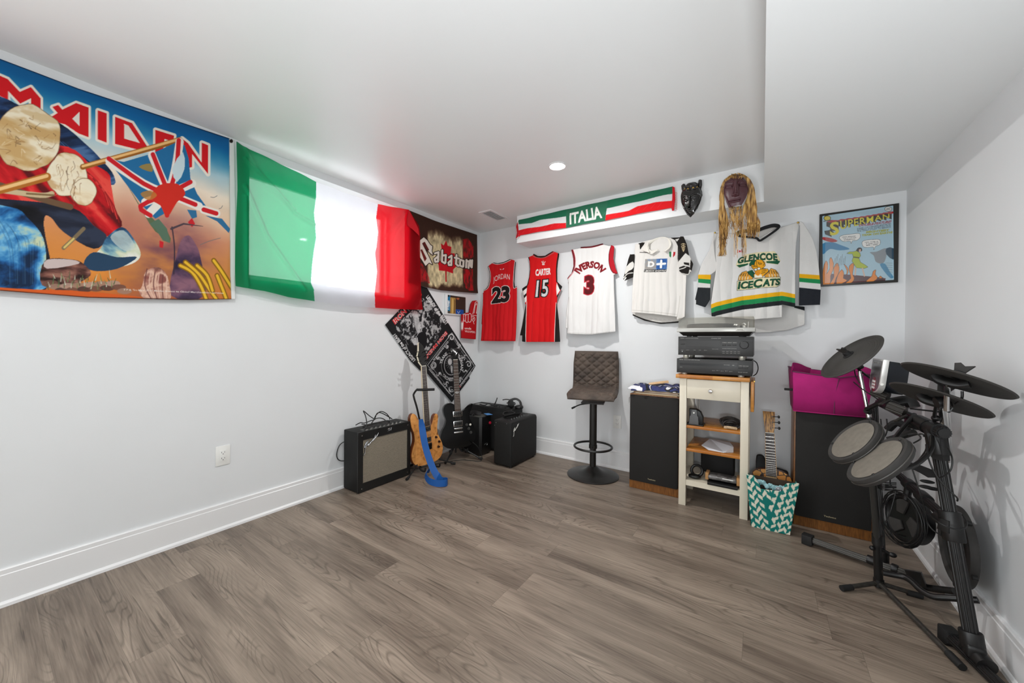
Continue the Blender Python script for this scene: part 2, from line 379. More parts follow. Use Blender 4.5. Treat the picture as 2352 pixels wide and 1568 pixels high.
# floor planks: rows along x
def floor_mat():
    m = bpy.data.materials.new('vinyl_plank'); m.use_nodes = True; nt = m.node_tree; N = nt.nodes; L = nt.links; B = N['Principled BSDF']
    def mth(op, a, b=None, c=None):
        n = N.new('ShaderNodeMath'); n.operation = op
        for i, v in enumerate((a, b, c)):
            if v is None: continue
            if isinstance(v, (int, float)): n.inputs[i].default_value = v
            else: L.new(v, n.inputs[i])
        return n.outputs[0]
    tc = N.new('ShaderNodeTexCoord'); sp = N.new('ShaderNodeSeparateXYZ'); L.new(tc.outputs['Object'], sp.inputs[0])
    X, Y = sp.outputs[0], sp.outputs[1]
    pw, pl = .152, 1.22
    row = mth('FLOOR', mth('DIVIDE', Y, pw)); wn = N.new('ShaderNodeTexWhiteNoise'); wn.noise_dimensions = '1D'; L.new(row, wn.inputs['W'])
    xs = mth('ADD', mth('DIVIDE', X, pl), mth('MULTIPLY', wn.outputs[0], 7.3)); colm = mth('FLOOR', xs)
    cid = mth('ADD', mth('MULTIPLY', row, 17.13), mth('MULTIPLY', colm, 5.71)); w2 = N.new('ShaderNodeTexWhiteNoise'); w2.noise_dimensions = '1D'; L.new(cid, w2.inputs['W'])
    rnd = w2.outputs[0]
    fy = mth('FRACT', mth('DIVIDE', Y, pw)); fx = mth('FRACT', xs)
    ey = mth('MULTIPLY', mth('MINIMUM', fy, mth('SUBTRACT', 1, fy)), pw); ex = mth('MULTIPLY', mth('MINIMUM', fx, mth('SUBTRACT', 1, fx)), pl)
    edge = mth('MINIMUM', ey, ex); seam = mth('LESS_THAN', edge, .0009)
    def vec(sx, sy, off):
        c = N.new('ShaderNodeCombineXYZ'); L.new(mth('ADD', mth('MULTIPLY', X, sx), mth('MULTIPLY', rnd, off)), c.inputs[0]); L.new(mth('MULTIPLY', Y, sy), c.inputs[1]); L.new(mth('MULTIPLY', rnd, 31.), c.inputs[2]); return c.outputs[0]
    def noise(v, sc, det=4, dist=0, ro=.55):
        n = N.new('ShaderNodeTexNoise'); L.new(v, n.inputs['Vector']); n.inputs['Scale'].default_value = sc; n.inputs['Detail'].default_value = det; n.inputs['Distortion'].default_value = dist; n.inputs['Roughness'].default_value = ro; return n.outputs[0]
    big = noise(vec(1.1, 7, 40), 1, 3, .4)
    # growth rings: contour lines of a stretched height field
    fld = noise(vec(1.6, 9.5, 23), .8, 1.5, .3, .4)
    ring = mth('FRACT', mth('MULTIPLY', fld, 26)); ringl = mth('POWER', mth('ABSOLUTE', mth('SUBTRACT', ring, .5)), 1.0)
    rl = N.new('ShaderNodeMapRange'); L.new(ringl, rl.inputs[0]); rl.inputs[1].default_value = .30; rl.inputs[2].default_value = .5; rl.inputs[3].default_value = 0; rl.inputs[4].default_value = 1
    msk = N.new('ShaderNodeMapRange'); L.new(noise(vec(.9, 5, 9), 1.3, 2), msk.inputs[0]); msk.inputs[1].default_value = .40; msk.inputs[2].default_value = .60
    rings = mth('MULTIPLY', rl.outputs[0], msk.outputs[0])
    fine = noise(vec(5, 150, 50), 1, 5); fine2 = noise(vec(14, 520, 50), 1, 2)
    crk = N.new('ShaderNodeMapRange'); L.new(noise(vec(2.2, 60, 70), 1, 3, .2), crk.inputs[0]); crk.inputs[1].default_value = .64; crk.inputs[2].default_value = .70
    kn = N.new('ShaderNodeTexVoronoi'); L.new(vec(5, 11, 60), kn.inputs['Vector']); kn.inputs['Scale'].default_value = .8
    knm = N.new('ShaderNodeMapRange'); L.new(kn.outputs['Distance'], knm.inputs[0]); knm.inputs[1].default_value = .02; knm.inputs[2].default_value = .05; knm.inputs[3].default_value = 1; knm.inputs[4].default_value = 0
    cr = N.new('ShaderNodeValToRGB'); e = cr.color_ramp.elements; e[0].position = .34; e[0].color = lin(FLC[0]); e[1].position = .67; e[1].color = lin(FLC[2]); k = e.new(.5); k.color = lin(FLC[1])
    mixv = mth('ADD', mth('MULTIPLY', big, .66), mth('MULTIPLY', fine, .34)); mixv = mth('ADD', mixv, mth('MULTIPLY', mth('SUBTRACT', rnd, .5), .06)); L.new(mixv, cr.inputs[0])
    dark = mth('MAXIMUM', mth('MULTIPLY', rings, .5), mth('MULTIPLY', crk.outputs[0], .6)); dark = mth('MAXIMUM', dark, mth('MULTIPLY', knm.outputs[0], .6)); dark = mth('MAXIMUM', dark, mth('MULTIPLY', seam, .35))
    dark = mth('ADD', dark, mth('MULTIPLY', mth('SUBTRACT', fine2, .45), .5))
    mx = N.new('ShaderNodeMixRGB'); mx.use_clamp = True; L.new(dark, mx.inputs[0]); L.new(cr.outputs[0], mx.inputs[1]); mx.inputs[2].default_value = lin('3a3128'); L.new(mx.outputs[0], B.inputs['Base Color'])
    B.inputs['Roughness'].default_value = .42; B.inputs['Specular IOR Level'].default_value = .4
    bp = N.new('ShaderNodeBump'); bp.inputs['Strength'].default_value = .25; bp.inputs['Distance'].default_value = .001; L.new(mth('SUBTRACT', 1, dark), bp.inputs['Height']); L.new(bp.outputs[0], B.inputs['Normal'])
    return m
FLC = ('594d43', '7d7063', '998a7b')
struct('floor', MB().box(XL-T, XR+.1, FRY-.1, YB+.1, -.1, 0), floor_mat())
# baseboards with a quarter-round shoe
def bboard(name, ax, v, a, c, sgn):
    prof = [(0, 0), (.027, 0), (.0255, .012), (.02, .019), (.0155, .021), (.0155, .128), (.013, .131), (.013, .149), (.010, .153), (0, .153)]
    b = MB()
    def P(d, z, t): return (v+sgn*d, t, z) if ax == 0 else (t, v+sgn*d, z)
    b.loft([[P(d, z, t) for d, z in prof] for t in (a, c)]); struct(name, b, TP, 25)
bboard('baseboard_left', 0, XL, FRY, YB, 1); bboard('baseboard_back', 1, YB, XL, XR, -1); bboard('baseboard_right', 0, XR, FRY, YB, -1)
# window in the left wall
fr = mat('window_vinyl', 'eeeeee', rough=.35)
b = MB(); yc = (WY0+WY1)/2; xo = XL-.245
for (y0, y1, z0, z1) in ((WY0, WY1, WZ0, WZ0+.03), (WY0, WY1, WZ1-.03, WZ1), (WY0, WY0+.03, WZ0+.03, WZ1-.03), (WY1-.03, WY1, WZ0+.03, WZ1-.03)): b.box(xo-.05, xo+.03, y0, y1, z0, z1)
win = tag(b.obj('window_1', fr), kind='structure')
b = MB()
for (y0, y1, z0, z1, dx) in ((WY0+.03, yc+.02, WZ0+.03, WZ0+.06, 0), (WY0+.03, yc+.02, WZ1-.06, WZ1-.03, 0), (WY0+.03, WY0+.06, WZ0+.06, WZ1-.06, 0), (yc-.02, yc+.02, WZ0+.06, WZ1-.06, 0)): b.box(xo-.01, xo+.02, y0, y1, z0, z1)
b.obj('sash', fr, win)
b = MB()
for (y0, y1, z0, z1) in ((yc+.02, WY1-.03, WZ0+.03, WZ0+.055), (yc+.02, WY1-.03, WZ1-.055, WZ1-.03), (WY1-.055, WY1-.03, WZ0+.055, WZ1-.055)): b.box(xo-.035, xo-.012, y0, y1, z0, z1)
b.obj('sash', fr, win)
gl = bpy.data.materials.new('clear_glass'); gl.use_nodes = True; _n = gl.node_tree.nodes; _b = _n['Principled BSDF']; _t = _n.new('ShaderNodeBsdfTransparent'); _g = _n.new('ShaderNodeBsdfGlossy'); _g.inputs[1].default_value = .02; _m = _n.new('ShaderNodeMixShader'); _m.inputs[0].default_value = .06
gl.node_tree.links.new(_t.outputs[0], _m.inputs[1]); gl.node_tree.links.new(_g.outputs[0], _m.inputs[2]); gl.node_tree.links.new(_m.outputs[0], _n['Material Output'].inputs[0]); _n.remove(_b)
MB().box(xo-.004, xo, WY0+.06, yc-.02, WZ0+.06, WZ1-.06).obj('pane', gl, win)
MB().box(xo-.026, xo-.022, yc+.02, WY1-.055, WZ0+.055, WZ1-.055).obj('pane', gl, win)
# window well outside: a concrete curb and the grade beyond it
tag(MB().box(XL-1.1, XL-T, .3, 2.9, 1.2, 1.45).obj('window_well', mat('concrete', '9a9893', rough=.9, noise=.15, nscale=12)), 'grey concrete window well outside behind the striped flag', 'window well', kind='structure')
# pot light in the ceiling, vent
def potlight(x, y, z, label):
    t = thing('pot_light', label, 'ceiling light', (x, y, z))
    MB().lathe([(.046, 0), (.062, 0), (.062, -.004), (.055, -.006), (.046, -.003)], 40, caps=False).obj('trim_ring', TP, t)
    MB().lathe([(0, -.002), (.045, -.002), (.045, -.001)], 32).obj('lens', mat('lamp_lens', 'ffffff', emit=30), t)
potlight(-1.156, 2.227, HC, 'glowing round pot light recessed in the white ceiling')
potlight(-1.156, .35, HC, 'round pot light in the ceiling above the camera')
potlight(-1.156, -1.3, HC, 'round pot light in the ceiling behind the camera'); potlight(.15, -1.3, HL, 'round pot light in the lower ceiling behind the camera')
t = thing('ceiling_vent', 'white metal air register in the ceiling near the far corner', 'vent', (-2.112, 2.79, HC))
b = MB()
for q in ((-.07, .07, -.15, -.125), (-.07, .07, .125, .15), (-.07, -.05, -.125, .125), (.05, .07, -.125, .125)): b.box(*q, -.006, 0)
b.obj('frame', TP, t)
MB().box(-.05, .05, -.125, .125, -.0015, -.0005).obj('duct_opening', mat('vent_shadow', '8a8a8a'), t)
for i in range(13):
    yy = -.115+i*.019
    MB().box(-.05, .05, -.0065, .0065, -.0006, .0006, M=Matrix.Translation((0, yy, -.004)) @ Matrix.Rotation(.7, 4, 'X')).obj('louvre', TP, t)
def outlet(M, label, group='white duplex wall outlets'):
    t = thing('electrical_outlet', label, 'outlet'); t.matrix_world = M
    MB().box(-.035, .035, -.057, .057, 0, .005, bev=.002).obj('cover_plate', mat('outlet_plastic', 'e8e8e4', rough=.35), t)
    b = MB(); b.mi = 0
    b.box(-.0165, .0165, -.034, .034, .005, .0065, bev=.0007)
    rc = b.obj('receptacle', mat('outlet_plastic'), t)
    b = MB()
    for s in (-.017, .017):
        b.box(-.008, -.006, s-.002, s+.006, .0064, .0068); b.box(.006, .008, s-.002, s+.006, .0064, .0068); b.cyl((0, s-.008, .0064), (0, s-.008, .0068), .0024, n=12)
    b.obj('slots', mat('slot_dark', '2a2a2a'), rc)
    return t
outlet(Matrix([[0, 0, 1, XL], [1, 0, 0, .826], [0, 1, 0, .430], [0, 0, 0, 1]]), 'white duplex outlet low on the left wall below the tapestry')
outlet(Matrix([[-1, 0, 0, -1.039], [0, 0, -1, YB], [0, 1, 0, .408], [0, 0, 0, 1]]), 'white duplex outlet on the back wall beside the bar stool')
# ============================================================ things hung on the walls
PC = cloth_mat()
def K(pts, x0, y0, s): return [(x0+p[0]/s, y0+p[1]/s) for p in pts]
def gs(d, w): return np.exp(-(d/w)**2)
def segd(px, py, a, b):
    dx, dy = b[0]-a[0], b[1]-a[1]; L2 = dx*dx+dy*dy; t = np.clip(((px-a[0])*dx+(py-a[1])*dy)/L2, 0, 1); return np.hypot(px-a[0]-t*dx, py-a[1]-t*dy), t
# ---- band tapestry (generic painted scene, lettering kept)
q = lambda *p: K(p, 0, 120, 2.6125)
c = Canvas(0, XL+.008, -.62, .882, 1.25, 2.31, .0021, 'e6dcc8')
c.cut([(-3000, -900), (0, 137), (180, 205), (537, 322), (540, 500), (538, 687), (430, 689), (200, 684), (0, 668), (-700, 640), (-3000, 600)])
fy = (c.z-1.3)/.98+.08*(fbm(c.u*5, c.z*5, 3)-.5); K_ = [(0, 'b8602c'), (.12, 'd88838'), (.25, 'd98d4c'), (.38, 'd9936c'), (.5, 'e6c0a0'), (.64, 'ecdcc8'), (.76, 'a9c9d4'), (.86, '2a83ae'), (.93, '00609c'), (1.05, '004a80')]
for ch in range(3): c.c[..., ch] = np.interp(fy, [k[0] for k in K_], [rgb(k[1])[ch] for k in K_])
n = fbm(c.u*9, c.z*14, 11)
sm = np.clip(1.25-np.hypot((c.px-385)/120, (c.py-600)/120), 0, 1)*.9*np.clip(n*1.8-.2, 0, 1); c.c = c.c*(1-sm[..., None])+rgb('6a3f52')*sm[..., None]
sm = np.clip(1-np.hypot((c.px-290)/70, (c.py-520)/110), 0, 1)*.8; c.c = c.c*(1-sm[..., None])+rgb('b3705f')*sm[..., None]
c.c *= (1+.08*(n-.5))[..., None]
def letter(*p, hole=None):
    P = q(*p); c.line(P, 11, 'ece4d6', closed=True); c.poly(P, 'd1101a')
    if hole: c.poly(q(*hole), 'e8e2d6')
letter((-200, 60), (-60, 120), (45, 165), (118, 242), (184, 213), (243, 282), (243, 362), (185, 333), (185, 280), (120, 312), (48, 235), (48, 290), (-10, 262), (-200, 200))
letter((313, 332), (348, 320), (372, 348), (455, 308), (530, 335), (530, 512), (470, 490), (390, 436), (352, 426), (300, 395), (345, 368), hole=((432, 402), (475, 360), (475, 446)))
letter((585, 352), (638, 370), (638, 545), (585, 524))
letter((688, 390), (790, 428), (895, 590), (850, 592), (688, 552), hole=((742, 432), (768, 442), (838, 548), (742, 520)))
letter((930, 468), (1042, 503), (1038, 540), (985, 522), (975, 600), (930, 610))
letter((1090, 520), (1125, 548), (1208, 665), (1208, 545), (1246, 560), (1246, 732), (1150, 612), (1150, 690), (1115, 700))
# generic shapes in the tapestry's colours: dark cloak, red coat, blue cloth, tan stones
c.paint(q((-300, 200), (0, 270), (120, 325), (360, 430), (520, 560), (600, 640), (680, 740), (650, 800), (300, 700), (-300, 600)), ('0a1428', '16294a', '24426e', '4a6c98'), 7, 30, 4, -.6)
for k in range(9): c.line(q((100+k*55, 330+k*42), (220+k*50, 440+k*36), (330+k*40, 560+k*26)), 2.2, ('3d5f8c', '0c1830', '27446e')[k % 3], smooth=5)
c.paint(q((340, 560), (480, 640), (640, 720), (665, 800), (690, 940), (730, 1040), (640, 1105), (520, 1050), (430, 960), (300, 980), (-300, 900), (-300, 620)), ('5c0a10', 'b01018', 'd01c22', 'e84c40'), 8, 22, 6, .9)
c.poly(q((380, 590), (450, 590), (530, 680), (470, 740)), 'd8262a', smooth=3)
for k in range(7): c.line(q((520+k*18, 720+k*20), (600+k*14, 800+k*22), (640+k*12, 900+k*20)), 2.5, ('8a0f14', 'e2403a')[k % 2], smooth=4)
c.paint(q((-300, 860), (0, 880), (420, 930), (560, 1040), (640, 1110), (560, 1180), (380, 1080), (300, 990), (260, 1030), (270, 1430), (-300, 1430)), ('07070c', '14141c', '1c2030', '2c3448'), 8, 16, 8)
c.paint(q((-300, 930), (60, 930), (170, 1000), (260, 1120), (275, 1300), (240, 1430), (-300, 1430)), ('0a2240', '164a80', '2a74b0', '6cb0d8', 'c8d4b0'), 20, 12, 3, .3)
for k in range(16): c.line(q((-60+k*20, 960+k*14), (40+k*13, 1130+(k*37) % 60), (60+k*11, 1390)), 1.6, ('6fa3c9', '123a66', '0c2746', '3f7fb2')[k % 4], smooth=5, a=.35)
c.paint(q((640, 1110), (730, 1050), (800, 1120), (842, 1215), (790, 1270), (660, 1300), (560, 1310), (520, 1260), (600, 1180)), ('1c3c5c', '3c6c90', '88b0b8', 'd0d8b8', 'e8e8dc'), 9, 14, 5, .8)
c.poly(q((560, 1200), (700, 1230), (820, 1230), (700, 1300), (560, 1312), (500, 1270)), '23405c', smooth=4)
c.poly(q((660, 1110), (740, 1070), (810, 1170), (740, 1190)), 'cfd8cf', smooth=4, a=.7)
# tan stone-like masses
R_ = random.Random(21)
def rock(x, y, rx, ry, cols, rot=0, n=22, seed=1):
    R_ = random.Random(seed); P = [(x+rx*math.cos(t)*(1+R_.uniform(-.07, .07)), y+ry*math.sin(t)*(1+R_.uniform(-.07, .07))) for t in [2*PI*i/n for i in range(n)]]
    c.paint(q(*P), (cols[-1], cols[0], cols[1], 'f0e6cc', cols[0]), 12, 16, seed, rot, con=1.3, smooth=2); c.line(q(*P), 1.6, '6a4424', a=.6, smooth=2, closed=True)
    for k in range(0):
        a = R_.uniform(0, 2*PI); r = R_.uniform(.1, .8); u_, v_ = x+rx*r*math.cos(a), y+ry*r*math.sin(a)
        c.line(q((u_, v_), (u_+R_.uniform(-.25, .25)*rx, v_+R_.uniform(.05, .35)*ry), (u_+R_.uniform(-.3, .3)*rx, v_+R_.uniform(.3, .5)*ry)), R_.uniform(1, 5), cols[1+k % (len(cols)-1)], smooth=4, a=.55)
rock(170, 520, 195, 195, ('d8bf94', 'efe2c4', 'a8763c', 'f2e9d2', '8a5a2c', 'c9a56c'), seed=3)
rock(400, 740, 120, 130, ('cfae80', 'efe0c0', '8e6238', 'e6d0a2', '6b4526'), seed=5)
rock(500, 840, 75, 80, ('cda878', 'efe0c0', '8e6238', 'e6d0a2', '6b4526'), seed=6)
for k in range(34):   # cracks and hollows in the stones
    a = R_.uniform(0, 2*PI); rr = R_.uniform(.15, .9); X = 170+185*rr*math.cos(a); Y = 520+185*rr*math.sin(a)
    c.line(q((X, Y), (X+R_.uniform(-30, 30), Y+R_.uniform(-24, 24)), (X+R_.uniform(-55, 55), Y+R_.uniform(-34, 34))), [R_.uniform(.8, 2.4), .8, .3], ('6b4322', '8f6434', '3e2412', 'f4ead0')[k % 4], smooth=4, a=.65)
for k in range(26):
    a = R_.uniform(0, 2*PI); rr = R_.uniform(.1, .9); X = 410+110*rr*math.cos(a); Y = 745+120*rr*math.sin(a)
    c.line(q((X, Y), (X+R_.uniform(-12, 12), Y+R_.uniform(10, 40)), (X+R_.uniform(-16, 16), Y+R_.uniform(40, 80))), [R_.uniform(1, 3), 1, .4], ('7a4c28', 'a87c4c', '4a2c18', 'f0e2c2')[k % 4], smooth=4, a=.6)
c.line(q((0, 800), (240, 880), (420, 930)), 14, '6a5038', smooth=4); c.line(q((0, 830), (240, 860), (310, 850)), 12, 'c9b48c', smooth=4); c.line(q((160, 850), (320, 860)), 4, '7d6440')
c.line(q((-300, 900), (0, 828), (280, 750)), 19, 'b06a24'); c.line(q((-300, 895), (0, 822), (280, 744)), 8, 'efc384')
c.line(q((495, 690), (800, 606), (1075, 528)), 13, '9a5e1e'); c.line(q((495, 686), (800, 602), (1070, 524)), 6, 'eebc78')
# striped torn banner
c.poly(q((640, 640), (740, 660), (910, 610), (1060, 540), (1105, 560), (1130, 640), (1140, 760), (1180, 850), (1245, 940), (1130, 905), (1060, 880), (1000, 960), (930, 1000), (860, 930), (760, 800)), '1f6a9c')
c.poly(q((700, 690), (850, 940), (1000, 1070), (1018, 1145), (950, 1090), (895, 1030)), '5a6a4c', smooth=2)
for P in (((655, 655), (860, 790), (1000, 850)), ((910, 620), (960, 740), (1010, 850)), ((1075, 540), (1050, 700), (1010, 850)), ((1010, 850), (1150, 790)), ((1010, 850), (1190, 925)), ((1010, 850), (870, 900)), ((1010, 850), (890, 970)), ((1220, 945), (1295, 968))):
    c.line(q(*P), 19, 'ece6dc', smooth=3)
for P in (((650, 640), (860, 790), (1000, 850)), ((915, 615), (965, 740), (1010, 850)), ((1070, 530), (1055, 700), (1010, 850)), ((1010, 850), (1140, 780)), ((1010, 850), (1170, 915)), ((1010, 850), (840, 925), (900, 980)), ((1010, 850), (1000, 980)), ((1220, 945), (1295, 968))):
    c.line(q(*P), 10, 'cc1a24', smooth=3)
c.poly(q((950, 800), (1060, 790), (1110, 850), (1060, 900), (1000, 990), (960, 920), (900, 880)), 'd02a1c', smooth=3)
c.poly(q((1030, 700), (1095, 600), (1105, 700), (1060, 780)), 'c9dbe0', smooth=2)
c.poly(q((1120, 945), (1175, 950), (1180, 990), (1150, 1000)), '2e6c98'); c.poly(q((1125, 1020), (1150, 995), (1168, 1030), (1150, 1050)), 'c9202a'); c.poly(q((1228, 980), (1330, 1000), (1378, 1060), (1370, 1085), (1300, 1015)), '2e6c98')
c.poly(q((895, 1030), (950, 1000), (1000, 1060), (1018, 1145), (975, 1130), (930, 1060)), '55705c'); c.poly(q((955, 1130), (980, 1140), (975, 1175), (955, 1170)), 'c9202a')
c.poly(q((840, 850), (900, 830), (940, 860), (890, 890)), 'c07c34', smooth=3, a=.8); c.poly(q((830, 690), (900, 670), (910, 720)), 'b08434', smooth=3, a=.8)
# dark mound and curved stick, flames, grass, stones at the foot
c.paint(q((1020, 1460), (1055, 1230), (1085, 1130), (1130, 1100), (1170, 1150), (1200, 1230), (1225, 1460)), ('2a2036', '4a3650', '6c4a60', '8a6070'), 10, 10, 2)
c.line(q((1030, 1050), (1045, 1180), (1040, 1330)), 3, '3a2c38', smooth=4); c.line(q((1025, 1060), (1100, 1030), (1215, 1045)), [5, 4, 1], '4a3d45')
c.line(q((380, 1175), (440, 1120), (500, 1060)), 9, '7a6a50'); c.line(q((385, 1172), (440, 1120)), 5, 'd8c070')
for P in (((1080, 1280), (1150, 1320), (1200, 1400), (1230, 1480)), ((1110, 1260), (1190, 1330), (1250, 1420), (1290, 1480)), ((1180, 1280), (1240, 1340), (1270, 1430)), ((1300, 1340), (1330, 1420), (1350, 1480)), ((1280, 1250), (1330, 1320), (1390, 1420))):
    c.line(q(*P), 12, '8a6014', smooth=4); c.line(q(*P), 6, 'e8b82e', smooth=4)
c.paint(q((270, 1250), (440, 1245), (510, 1280), (540, 1340), (420, 1400), (250, 1400)), ('2c1814', '6a423a', '9c6c5c', '402824'), 14, 26, 3); c.poly(q((280, 1245), (430, 1245), (470, 1270), (280, 1300)), 'c9b8b4', smooth=3)
R_ = random.Random(4)
for k in range(14): c.poly(q(*[(300+k*34+45*math.cos(t), 1385+(k*23) % 50+18*math.sin(t)) for t in [i*PI/4 for i in range(8)]]), ('6e4a3e', '9c7a68', '4d3430', 'b09080')[k % 4], smooth=2, a=.9)
for k in range(40):
    x = 290+k*10+R_.uniform(-5, 5); y = 1425-(k*17) % 70; c.line(q((x, y), (x+R_.uniform(-14, 14), y-R_.uniform(18, 50))), [2.2, .6], ('3e5a38', 'c8d0b8', '6a8250')[k % 3])
c.poly(q((-300, 1400), (200, 1425), (420, 1430), (800, 1465), (820, 1490), (-300, 1450)), 'd05a20', smooth=2)
c.paint(q((850, 1400), (830, 1440), (880, 1490), (1010, 1490), (1010, 1380), (980, 1310), (930, 1290), (870, 1320)), ('5c3430', 'b07c6c', 'e0b8a0', '8a5048'), 16, 12, 3)
for k in range(6): c.line(q((880+k*24, 1300+k*9), (865+k*26, 1400), (900+k*18, 1480)), 2.2, ('6e3f3c', 'e0b8a4')[k % 2], smooth=4)
c.text('T.P & Tm Maid 2011 Maiden licence to Global Merchandising Services', q((735, 1432), (1335, 1452), (735, 1420)), 'ece4d8', bold=.02, a=.8)
for P in (((1262, 870), (1282, 872), (1300, 862)), ((1312, 940), (1325, 935), (1332, 922)), ((1200, 1155), (1250, 1135), (1320, 1115))): c.line(q(*P), 1.2, '6b6f70', smooth=3)
c.line([(0, 138), (180, 206), (537, 323)], 2.4, '0a2e50')
c.poly([(526, 318), (541, 323), (541, 690), (529, 689)], 'e4e4e2'); c.line([(525.5, 318), (527, 500), (528.5, 689)], 1, 'a8a49c')
c.line([(0, 667), (200, 683), (430, 688), (528, 687)], 1.6, '3a1c14')
c.line([(530, 324.6), (530.2, 325)], 8, '17130f')
o = c.build('band_tapestry', PC, lambda u, z: .004+.006*fbm(u*3, z*2.2, 5)+.016*np.clip((1.5-z)/.2, 0, 1)**2)
tag(o, 'large blue and orange tapestry with red MAIDEN lettering on the left wall', 'tapestry')
# ---- translucent striped flag over the window
q = lambda *p: K(p, 520, 300, 3.6458)
FC = cloth_mat('translucent_flag', rough=.7, trans=.13)
c = Canvas(0, XL+.03, .845, 2.31, 1.35, 2.30, .0036, 'e9e9ee')
c.cut(q((75, 92), (150, 145), (400, 262), (600, 360), (745, 432), (1000, 530), (1258, 618), (1400, 645), (1520, 665), (1600, 800), (1610, 860), (1618, 1200), (1620, 1500), (1400, 1495), (1225, 1484), (1000, 1468), (715, 1430), (500, 1395), (300, 1345), (60, 1305), (70, 900), (80, 500)))
c.poly(q((60, 60), (745, 432), (742, 560), (722, 690), (738, 900), (722, 1010), (710, 1130), (698, 1280), (720, 1330), (715, 1450), (40, 1320)), '00955e')
c.poly(q((1258, 600), (1245, 730), (1262, 850), (1255, 930), (1235, 1030), (1250, 1180), (1228, 1380), (1225, 1500), (1650, 1520), (1640, 700), (1500, 640)), 'e60a1e')
_cr = [(q((150, 470), (330, 880), (540, 1180), (640, 1330)), .016, 4), (q((150, 240), (420, 520), (560, 690), (720, 790)), .012, 4), (q((150, 150), (330, 470), (560, 660)), .008, 5), (q((1480, 700), (1340, 950), (1320, 1380)), .010, 6), (q((1500, 690), (1260, 980)), .008, 6), (q((150, 560), (165, 1300)), .010, 5), (q((1480, 1390), (1230, 1400)), .004, 5)]
def dflag(u, z):
    d = .012+.010*fbm(u*2.5, z*2, 9)+.004*np.sin(u*31+z*9)
    for P, a, w in _cr:
        b = np.full(u.shape, 1e9)
        for A, B in zip(P, P[1:]): b = np.minimum(b, segd(c.px, c.py, A, B)[0])
        d = d+a*gs(b, w)
    return d+.025*np.clip((1.55-z)/.2, 0, 1)**2
o = c.build('striped_flag', FC, dflag, thick=0)
tag(o, 'sheer green, white and red striped flag hung over the basement window', 'flag')
b = MB(); b.mi = 0
P = [hit(x, y, 0, XL+.055) for x, y in q((1522, 668), (1540, 690), (1604, 820), (1612, 880), (1560, 830), (1512, 795), (1508, 740))]
vs = [b._v(p) for p in P]; b._f(vs); vs2 = [b._v(Vector(p)+Vector((.006, 0, 0))) for p in P]; b._f(vs2)
b.obj('folded_corner', mat('red_flag_cloth', 'cc0018', rough=.8), o)
# ---- brown grunge flag with the maple leaf
q = lambda *p: K(p, 940, 480, 7.465)
c = Canvas(0, XL+.010, 2.14, 3.125, 1.57, 2.29, .003, '3a2014')
c.cut([(940, 484), (1000, 508), (1094.5, 539.5), (1095.5, 600), (1095, 673.5), (1060, 671), (1010, 667), (962, 657), (930, 650), (930, 480)])
n = fbm(c.u*16, c.z*5, 2); n2 = fbm(c.u*40, c.z*22, 7)
ax_ = np.clip(np.minimum((c.px-979)/4, (1063-c.px)/3), 0, 1); ht = np.clip((c.py-(512+.30*(c.px-980)) - 24*n)/26, 0, 1)*np.clip((668-c.py-14*n)/12, 0, 1)
mk = (ax_*np.clip(ht*1.5*(.45+n2), 0, 1))[..., None]; c.c = c.c*(1-mk)+(rgb('cdbd94')*(.72+.5*n2[..., None]))*mk
for P in (((910, 520), (1000, 500), (1090, 640), (1095, 820), (1040, 850), (915, 850)), ((915, 1030), (1080, 1030), (1085, 1400), (1000, 1400), (930, 1330)), ((180, 900), (240, 980), (330, 1180), (330, 1280), (180, 1250))):
    I, cov = c.cover(q(*P)); c.put(I, cov*np.clip(n2[I]*2.2-.35, 0, 1), 'b01218')
leaf = [(622, 540), (648, 630), (712, 650), (700, 760), (770, 760), (760, 900), (820, 960), (740, 1040), (742, 1105), (630, 1066), (500, 1052), (495, 970), (470, 900), (560, 880), (545, 700), (530, 590), (580, 625)]
c.poly(q(*leaf), 'c20a1a'); c.line(q((620, 1050), (618, 1240)), 3, 'b80c1a'); c.c *= (1+.10*(n2-.5))[..., None]
# lettering: tall blackletter capital then the rest along a curve
cap = [(165, 545), (240, 485), (300, 540), (345, 610), (385, 640), (375, 720), (395, 790), (350, 760), (300, 700), (255, 560), (210, 590), (280, 730), (330, 830), (385, 950), (330, 920), (270, 975), (225, 900), (165, 810), (150, 650)]
c.line(q(*cap), 3.5, '241008', closed=True); c.poly(q(*cap), 'e6ddd2'); c.poly(q((210, 590), (255, 560), (330, 700), (310, 720)), '5a1812'); c.poly(q((180, 700), (210, 690), (290, 850), (255, 900)), '6a1a14')
def gothic(P, w): 
    c.line(q(*P), w+3.2, '1c0e08')
def gfill(P, w): c.line(q(*P), w, 'e6ddd2')
G = [((430, 760), (490, 740), (480, 900)), ((485, 810), (425, 860), (435, 905), (480, 900)), ((555, 710), (550, 900), (600, 930)), ((560, 800), (615, 790), (610, 920)), ((670, 830), (715, 800), (710, 960)), ((705, 880), (660, 920), (670, 960), (710, 960)), ((800, 790), (790, 940), (830, 975)), ((770, 835), (840, 850)), ((860, 880), (860, 970), (900, 990)), ((870, 870), (920, 890), (915, 985)), ((970, 875), (965, 1000)), ((975, 890), (1015, 900), (1005, 1010)), ((1035, 880), (1030, 960), (1060, 1000), (1068, 880))]
for P in G: gothic(P, 4.6)
for P in G: gfill(P, 4.6)
o = c.build('maple_leaf_flag', PC, lambda u, z: .004+.005*fbm(u*4, z*3, 8)+.016*np.clip((1.75-z)/.15, 0, 1)**2)
tag(o, 'grungy brown flag with red maple leaf and gothic Sabaton lettering', 'flag')
